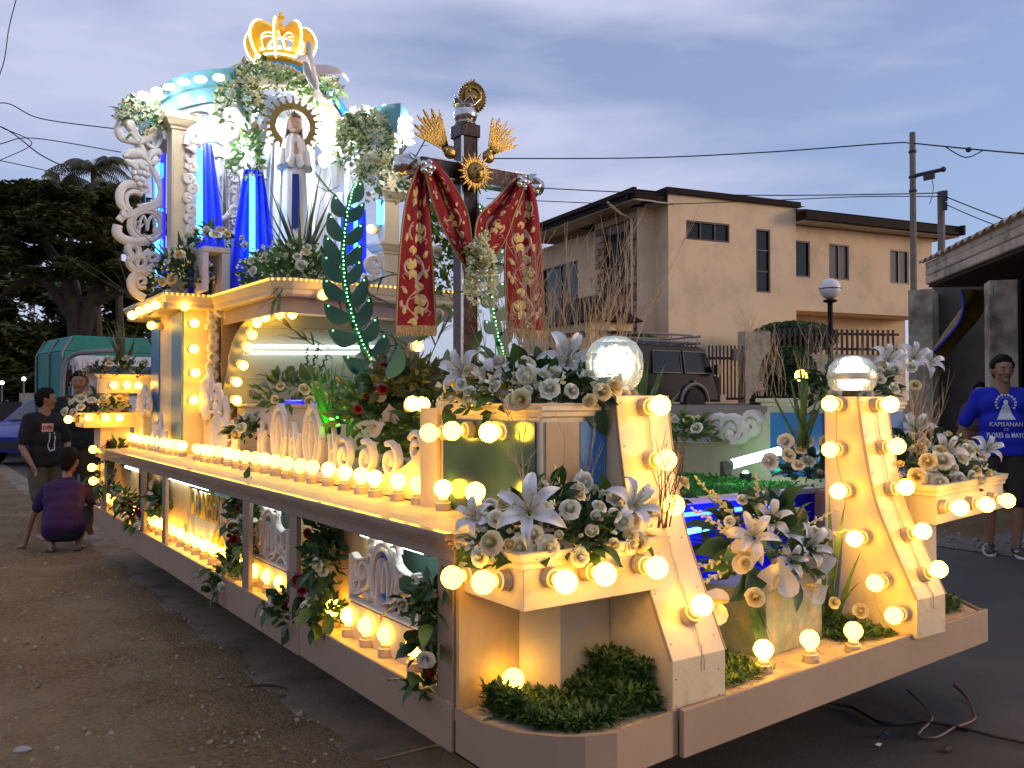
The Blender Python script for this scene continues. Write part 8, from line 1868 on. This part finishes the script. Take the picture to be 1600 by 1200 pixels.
def standing(name_label, base, H, facing, skin, shirt, pants, arms, look=None, shirt_len=.0, short=True, shoe=None, print_=None, chub=1.0, barefoot=False, legs=(0, 0), sandals=False):
    base = Vector(base); f = Vector((sin(facing), cos(facing), 0)); r = Vector((f.y, -f.x, 0)); S = H / 1.70
    o = thing('person', name_label, 'person', base)
    P = lambda a, b_, c: base + (f * a + r * b_) * S + UP * c * S
    body = []; W = chub
    hips, ch = P(0, 0, .92), P(0, 0, 1.28)
    for k in (-1, 1):
        st = legs[0 if k < 0 else 1]
        body += limb((P(0, .085 * k, .90), .082 * S * W), (P(.02 + st * .5, .095 * k, .48), .052 * S), (P(.005 + st * .7, .10 * k, .34), .052 * S), (P(-.01 + st, .10 * k, .09), .034 * S))
        body += limb((P(-.02 + st, .10 * k, .045), .034 * S), (P(.09 + st, .115 * k, .030), .030 * S), (P(.16 + st, .12 * k, .024), .022 * S))
    body += [(P(0, -.07, .94), .10 * S * W, P(0, .07, .94), .10 * S * W), (P(0, -.06, 1.12), .095 * S * W, P(0, .06, 1.12), .095 * S * W), (P(0, -.10, 1.32), .085 * S * W, P(0, .10, 1.32), .085 * S * W), (P(-.005, 0, 1.38), .068 * S, P(.012, 0, 1.52), .058 * S)]
    sl = []
    for k, arm in zip((-1, 1), arms):
        sh = P(-.005, .185 * k * W ** .5, 1.375); el = P(*arm[0]); wr = P(*arm[1])
        body += limb((sh, .052 * S), ((sh + el) / 2, .042 * S), (el, .036 * S), ((el * .6 + wr * .4), .036 * S), (wr, .025 * S))
        hand(body, wr, (wr - el) if len(arm) < 3 else (f * arm[2][0] + r * arm[2][1] + UP * arm[2][2]), f if len(arm) < 4 else (f * arm[3][0] + r * arm[3][1] + UP * arm[3][2]), .6, S * .92)
        sl += limb((sh, .066 * S), (sh + (el - sh) * .8, .062 * S))
    lk = Vector(look) if look is not None else f
    headparts(o, body, P(.02, 0, 1.588), lk, UP, skin, S)
    attach(rnd_mesh(body, .0085, 5), 'body', skin, o)
    tors = [(P(0, -.085, .98), .125 * S * W, P(0, .085, .98), .125 * S * W), (P(.005, -.07, 1.14), .122 * S * W, P(.005, .07, 1.14), .122 * S * W), (P(.002, -.115, 1.30), .105 * S * W, P(.002, .115, 1.30), .105 * S * W), (P(-.008, -.13, 1.39), .062 * S, P(-.008, .13, 1.39), .062 * S), (P(0, -.085, .90 - shirt_len), .128 * S * W, P(0, .085, .90 - shirt_len), .128 * S * W)] + sl
    me = rnd_mesh(tors, .012, 6)
    for v in me.vertices:      # cloth folds
        h = noise.noise(Vector((v.co.x * 9, v.co.y * 9, v.co.z * 4))) * .016 + noise.noise(Vector((v.co.x * 22, v.co.y * 22, v.co.z * 9 + 4))) * .006; n = Vector(v.co) - Vector((base.x, base.y, v.co.z)); 
        if n.length > .01: v.co += n.normalized() * h * S
        if v.co.z < base.z + (.86 - shirt_len) * S: v.co.z = base.z + (.86 - shirt_len) * S
    so_ = attach(me, 'shirt', shirt, o)
    kb = .42 if short else .06; pc_ = []
    for k in (-1, 1):
        st = legs[0 if k < 0 else 1]; kz = st * (.5 if short else 1)
        pc_ += limb((P(0, .085 * k, .90), .105 * S * W), (P(.01 + kz * .6, .098 * k, .66), .098 * S), (P(.02 + kz, .105 * k, kb + .08), (.090 if short else .062) * S))
    pc_ += [(P(0, -.07, .93), .115 * S * W, P(0, .07, .93), .115 * S * W)]
    me = rnd_mesh(pc_, .012, 5)
    for v in me.vertices:
        if v.co.z < base.z + kb * S: v.co.z = base.z + kb * S
        h = noise.noise(Vector((v.co.x * 12, v.co.y * 12, v.co.z * 6))) * .010; v.co += Vector((h, h, 0))
    attach(me, 'shorts' if short else 'trousers', pants, o)
    if shoe:
        for k in (-1, 1):
            st = legs[0 if k < 0 else 1]; cp = limb((P(-.03 + st, .10 * k, .055), .050 * S), (P(.08 + st, .113 * k, .045), .046 * S), (P(.175 + st, .122 * k, .036), .036 * S)); me = rnd_mesh(cp, .010, 4)
            for v in me.vertices: v.co.z = max(v.co.z, base.z + .022)
            sh_ = attach(me, 'shoe', shoe, o)
            b = MB(); prof = [P(a_ + st, b_ * 1 + .113 * k, 0) for a_, b_ in ((-.085, 0), (-.07, -.04), (.02, -.043), (.12, -.047), (.19, -.03), (.215, 0), (.19, .035), (.12, .047), (.02, .043), (-.07, .04))]
            b.extr(prof, (0, 0, .026)); b.build('sole', mat('sole_white', (.62, .60, .56), .6), sh_, bevel=.006)
            for q in range(4): b = MB(); b.tube([P(.03 + st + q * .028, .113 * k - .045, .05), P(.05 + st + q * .028, .113 * k - .02, .088 - q * .008), P(.05 + st + q * .028, .113 * k + .02, .088 - q * .008), P(.03 + st + q * .028, .113 * k + .045, .05)], .0065, 5); b.build('stripe', mat('sole_white', (.62, .6, .56), .6), sh_)
    return o, so_, P
def project_text(txt, size, m, par, shirt_o, O, rdir, up, n, off=.004, sx=1.0, extra=None):
    """lettering wrapped on the shirt: vertices are dropped along -n onto the cloth"""
    bpy.context.view_layer.update(); dg = bpy.context.evaluated_depsgraph_get(); me = shirt_o.data; bv = BVHTree.FromPolygons([shirt_o.matrix_world @ v.co for v in me.vertices], [tuple(p.vertices) for p in me.polygons])
    if extra is None:
        cu = bpy.data.curves.new('t', 'FONT'); cu.body = txt; cu.size = size; cu.align_x = 'CENTER'; cu.resolution_u = 2; cu.offset = size * .012
        o = bpy.data.objects.new('t', cu); COL.objects.link(o); bpy.context.view_layer.update(); tm = bpy.data.meshes.new_from_object(o.evaluated_get(bpy.context.evaluated_depsgraph_get())); bpy.data.objects.remove(o)
    else: tm = extra
    import bmesh
    bm = bmesh.new(); bm.from_mesh(tm); bmesh.ops.triangulate(bm, faces=bm.faces); bmesh.ops.subdivide_edges(bm, edges=[e for e in bm.edges if e.calc_length() > .012], cuts=2, use_grid_fill=False); bmesh.ops.triangulate(bm, faces=bm.faces); bm.to_mesh(tm); bm.free()
    for v in tm.vertices:
        p = O + rdir * v.co.x * sx + up * v.co.y; hit = bv.ray_cast(p + n * .35, -n)
        v.co = (hit[0] + n * off) if hit[0] is not None else p
    tm.transform(Matrix.Translation(-parent_loc(shirt_o))); tm.materials.clear(); tm.materials.append(m); o = bpy.data.objects.new('shirt_print', tm); COL.objects.link(o); o.parent = shirt_o; return o
SK1 = mat('skin_brown', (.30, .155, .085), .5, var=.08, vscale=20, sss=.1); SK2 = mat('skin_tan', (.34, .18, .10), .5, var=.08, vscale=20, sss=.1)
# man in blue at the right
f_h = math.atan2(*( -head(0)).xy) if False else YAW + pi - rad(8)
pb_ = fwd(1566, 8.0)
pm, ps, PP = standing('man in a bright blue printed T-shirt and dark shorts standing at the road edge', pb_, 1.78, YAW + pi + rad(20), SK1, mat('royal_blue_cotton', (.006, .015, .40), .85, var=.08), mat('dark_brown_shorts', (.03, .022, .018), .9, var=.2),
    (((-.06, -.30, 1.10), (-.10, -.26, .86)), ((-.06, .30, 1.10), (-.08, .24, .86))), look=head(180 + 5), shoe=mat('dark_sneaker', (.05, .04, .035), .6), chub=.96, legs=(.02, -.06))
ff = Vector((sin(YAW + pi + rad(20)), cos(YAW + pi + rad(20)), 0)); rr_ = Vector((-ff.y, ff.x, 0)); PRT = mat('white_print', (.62, .62, .66), .8, var=.1)
o_ = pb_ + UP * 1.78 / 1.7 * 1.0
project_text('KAPISANAN', .054, PRT, pm, ps, pb_ + UP * 1.165 + rr_ * .01, rr_, UP, ff, sx=.92); project_text('DE', .034, PRT, pm, ps, pb_ + UP * 1.125 + rr_ * .01, rr_, UP, ff); project_text('FLORES de MAYO', .060, PRT, pm, ps, pb_ + UP * 1.065 + rr_ * .01, rr_, UP, ff, sx=.66)
em = MB()
em.add([(-.075, 0, 0), (.075, 0, 0), (.05, .05, 0), (.028, .12, 0), (.012, .14, 0), (-.012, .14, 0), (-.028, .12, 0), (-.05, .05, 0)], [tuple(range(8))])
em.add([(.020 * cos(a), .155 + .022 * sin(a), 0) for a in [k * .785 for k in range(8)]], [tuple(range(8))])
for k in range(13):
    a = -.55 + k * (pi + 1.1) / 12; c_ = (.078 * cos(a), .145 + .078 * sin(a)); em.add([(c_[0] + .011 * cos(t), c_[1] + .011 * sin(t), 0) for t in [j * 1.05 for j in range(6)]], [tuple(range(6))]); c2 = (.052 * cos(a), .145 + .052 * sin(a)); em.add([(c2[0] - .003, c2[1] - .003, 0), (c2[0] + .003, c2[1] - .003, 0), (c_[0] * .85 + .002, .145 + (c_[1] - .145) * .85, 0)], [(0, 1, 2)])
project_text('', 0, PRT, pm, ps, pb_ + UP * 1.225 + rr_ * .01, rr_, UP, ff, extra=em.mesh('emblem'))
# person behind the column, holding something
standing('person in a dark patterned shirt half hidden behind the porch column', fwd(1533, 11.2), 1.60, YAW + pi + rad(30), SK1, mat('patterned_shirt', (.09, .05, .04), .9, var=.7, vscale=40), mat('dark_trousers', (.02, .02, .025), .9),
    (((.08, -.24, 1.12), (.26, -.06, 1.28), (.2, .2, 1)), ((-.05, .26, 1.08), (.0, .26, .84))), short=False)
# boy in black T-shirt
bb_ = fwd(70, 8.95)
bm_, bs_, BP = standing('boy in a black T-shirt with a pink and white print looking towards the float', bb_, 1.50, YAW + pi - rad(58), SK2, mat('black_cotton', (.012, .010, .012), .9), mat('khaki_shorts', (.10, .085, .05), .9, var=.15),
    (((.02, -.27, 1.08), (.16, -.16, .96)), ((.02, .27, 1.06), (.14, .22, .86))), look=head(62) * 1 + head(0) * .1, shirt_len=.03, legs=(-.03, .10))
f2 = Vector((sin(YAW + pi - rad(58)), cos(YAW + pi - rad(58)), 0)); r2 = Vector((-f2.y, f2.x, 0))
bx = MB(); bx.add([(-.06, -.04, 0), (.06, -.04, 0), (.06, .045, 0), (-.06, .045, 0)], [(0, 1, 2, 3)])
project_text('', 0, mat('pink_print', (.70, .38, .32), .8), bm_, bs_, bb_ + UP * 1.12 - r2 * .02, r2, UP, f2, extra=bx.mesh('box'))
project_text('DAR', .052, mat('dark_red_print', (.10, .01, .01), .8), bm_, bs_, bb_ + UP * 1.105 - r2 * .02, r2, UP, f2, off=.0065)
lp = MB(); 
for (p_, q_) in (((-.02, -.02), (-.04, -.14)), ((-.04, -.14), (-.03, -.20)), ((-.03, -.20), (.02, -.19)), ((.02, -.19), (.03, -.02))): 
    d_ = (Vector(q_) - Vector(p_)).normalized(); n_ = Vector((-d_.y, d_.x)) * .005; lp.add([(p_[0] - n_.x, p_[1] - n_.y, 0), (q_[0] - n_.x, q_[1] - n_.y, 0), (q_[0] + n_.x, q_[1] + n_.y, 0), (p_[0] + n_.x, p_[1] + n_.y, 0)], [(0, 1, 2, 3)])
project_text('', 0, PRT, bm_, bs_, bb_ + UP * 1.09 + r2 * .02, r2, UP, f2, extra=lp.mesh('loop'))
# man in black behind
standing('man in black T-shirt and dark shorts behind the boys partly hidden by the rear flowers', fwd(124, 9.9), 1.70, YAW + pi - rad(25), SK2, mat('charcoal_cotton', (.014, .013, .014), .9), mat('brown_shorts', (.06, .035, .02), .9, var=.2),
    (((.0, -.28, 1.08), (.08, -.26, .86)), ((.0, .29, 1.08), (.06, .27, .84))), look=-head(0) - head(90) * -.3, legs=(0, .04))
# squatting boy seen from behind
sq = fwd(103, 8.15); sf = (head(0) * .75 - head(90) * .25).normalized(); sr = Vector((sf.y, -sf.x, 0)); S = .86
o = thing('person', 'boy in a dark purple T-shirt squatting on the dirt with a hand down', 'person', sq)
Q = lambda a, b_, c: sq + (sf * a + sr * b_) * S + UP * c * S
body = [(Q(-.10, -.09, .27), .11 * S, Q(-.10, .09, .27), .11 * S), (Q(-.06, -.06, .46), .10 * S, Q(-.06, .06, .46), .10 * S), (Q(.04, -.10, .66), .085 * S, Q(.04, .10, .66), .085 * S), (Q(.10, 0, .74), .055 * S, Q(.15, 0, .84), .05 * S)]
for k in (-1, 1):
    body += limb((Q(-.08, .10 * k, .26), .09 * S), (Q(.26, .17 * k, .42), .06 * S), (Q(.12, .15 * k, .22), .048 * S), (Q(.02, .12 * k, .07), .034 * S)) + limb((Q(-.01, .12 * k, .04), .036 * S), (Q(.16, .14 * k, .03), .028 * S))
lh_, rh_ = Q(.22, -.42, .06), Q(.34, .20, .22)
body += limb((Q(.05, -.19, .68), .05 * S), (Q(.14, -.34, .36), .036 * S), (lh_, .024 * S)) + limb((Q(.05, .19, .68), .05 * S), (Q(.22, .26, .42), .036 * S), (rh_, .024 * S))
hand(body, lh_, sf * .6 - sr * .8 - UP * .25, sf, .3, .80, .5, down=(0, 0, -1)); hand(body, rh_, sf * .5 - UP * .8, -sr, .6, .80)
headparts(o, body, Q(.14, .02, .96), sf + sr * .45, UP, SK2, .95, eyes=True)
attach(rnd_mesh(body, .0085, 5), 'body', SK2, o)
tors = [(Q(-.12, -.08, .30), .135 * S, Q(-.12, .08, .30), .135 * S), (Q(-.10, -.07, .38), .132 * S, Q(-.10, .07, .38), .132 * S), (Q(-.08, -.07, .46), .128 * S, Q(-.08, .07, .46), .128 * S), (Q(-.035, -.09, .56), .118 * S, Q(-.035, .09, .56), .118 * S), (Q(.02, -.12, .66), .10 * S, Q(.02, .12, .66), .10 * S), (Q(.08, -.06, .74), .06 * S, Q(.08, .06, .74), .06 * S)] + limb((Q(.05, -.19, .68), .066 * S), (Q(.11, -.28, .48), .064 * S)) + limb((Q(.05, .19, .68), .066 * S), (Q(.15, .24, .52), .064 * S))
me = rnd_mesh(tors, .012, 6)
for v in me.vertices: v.co += (v.co - Q(0, 0, .5)).normalized() * (noise.noise(Vector((v.co.x * 10, v.co.y * 10, v.co.z * 5))) * .02)
attach(me, 'shirt', mat('dark_purple_cotton', (.035, .012, .075), .9, var=.15), o)
sc_ = []
for k in (-1, 1): sc_ += limb((Q(-.10, .10 * k, .25), .115 * S), (Q(.20, .165 * k, .39), .085 * S))
attach(rnd_mesh(sc_ + [(Q(-.11, -.08, .24), .115 * S, Q(-.11, .08, .24), .115 * S)], .012, 5), 'shorts', mat('navy_shorts', (.012, .012, .03), .9), o)
for k in (-1, 1):
    b = MB(); b.extr([Q(a_, b_ + .13 * k, 0) + UP * .0 for a_, b_ in ((-.09, 0), (-.07, -.04), (.1, -.045), (.2, -.02), (.2, .02), (.1, .045), (-.07, .04))], (0, 0, .022)); b.tube([Q(.04, .13 * k - .045, .02), Q(.09, .13 * k, .075), Q(.04, .13 * k + .045, .02)], .008, 6); b.build('sandal', mat('dark_rubber', (.02, .018, .018), .7), o, bevel=.004)
proto_done()
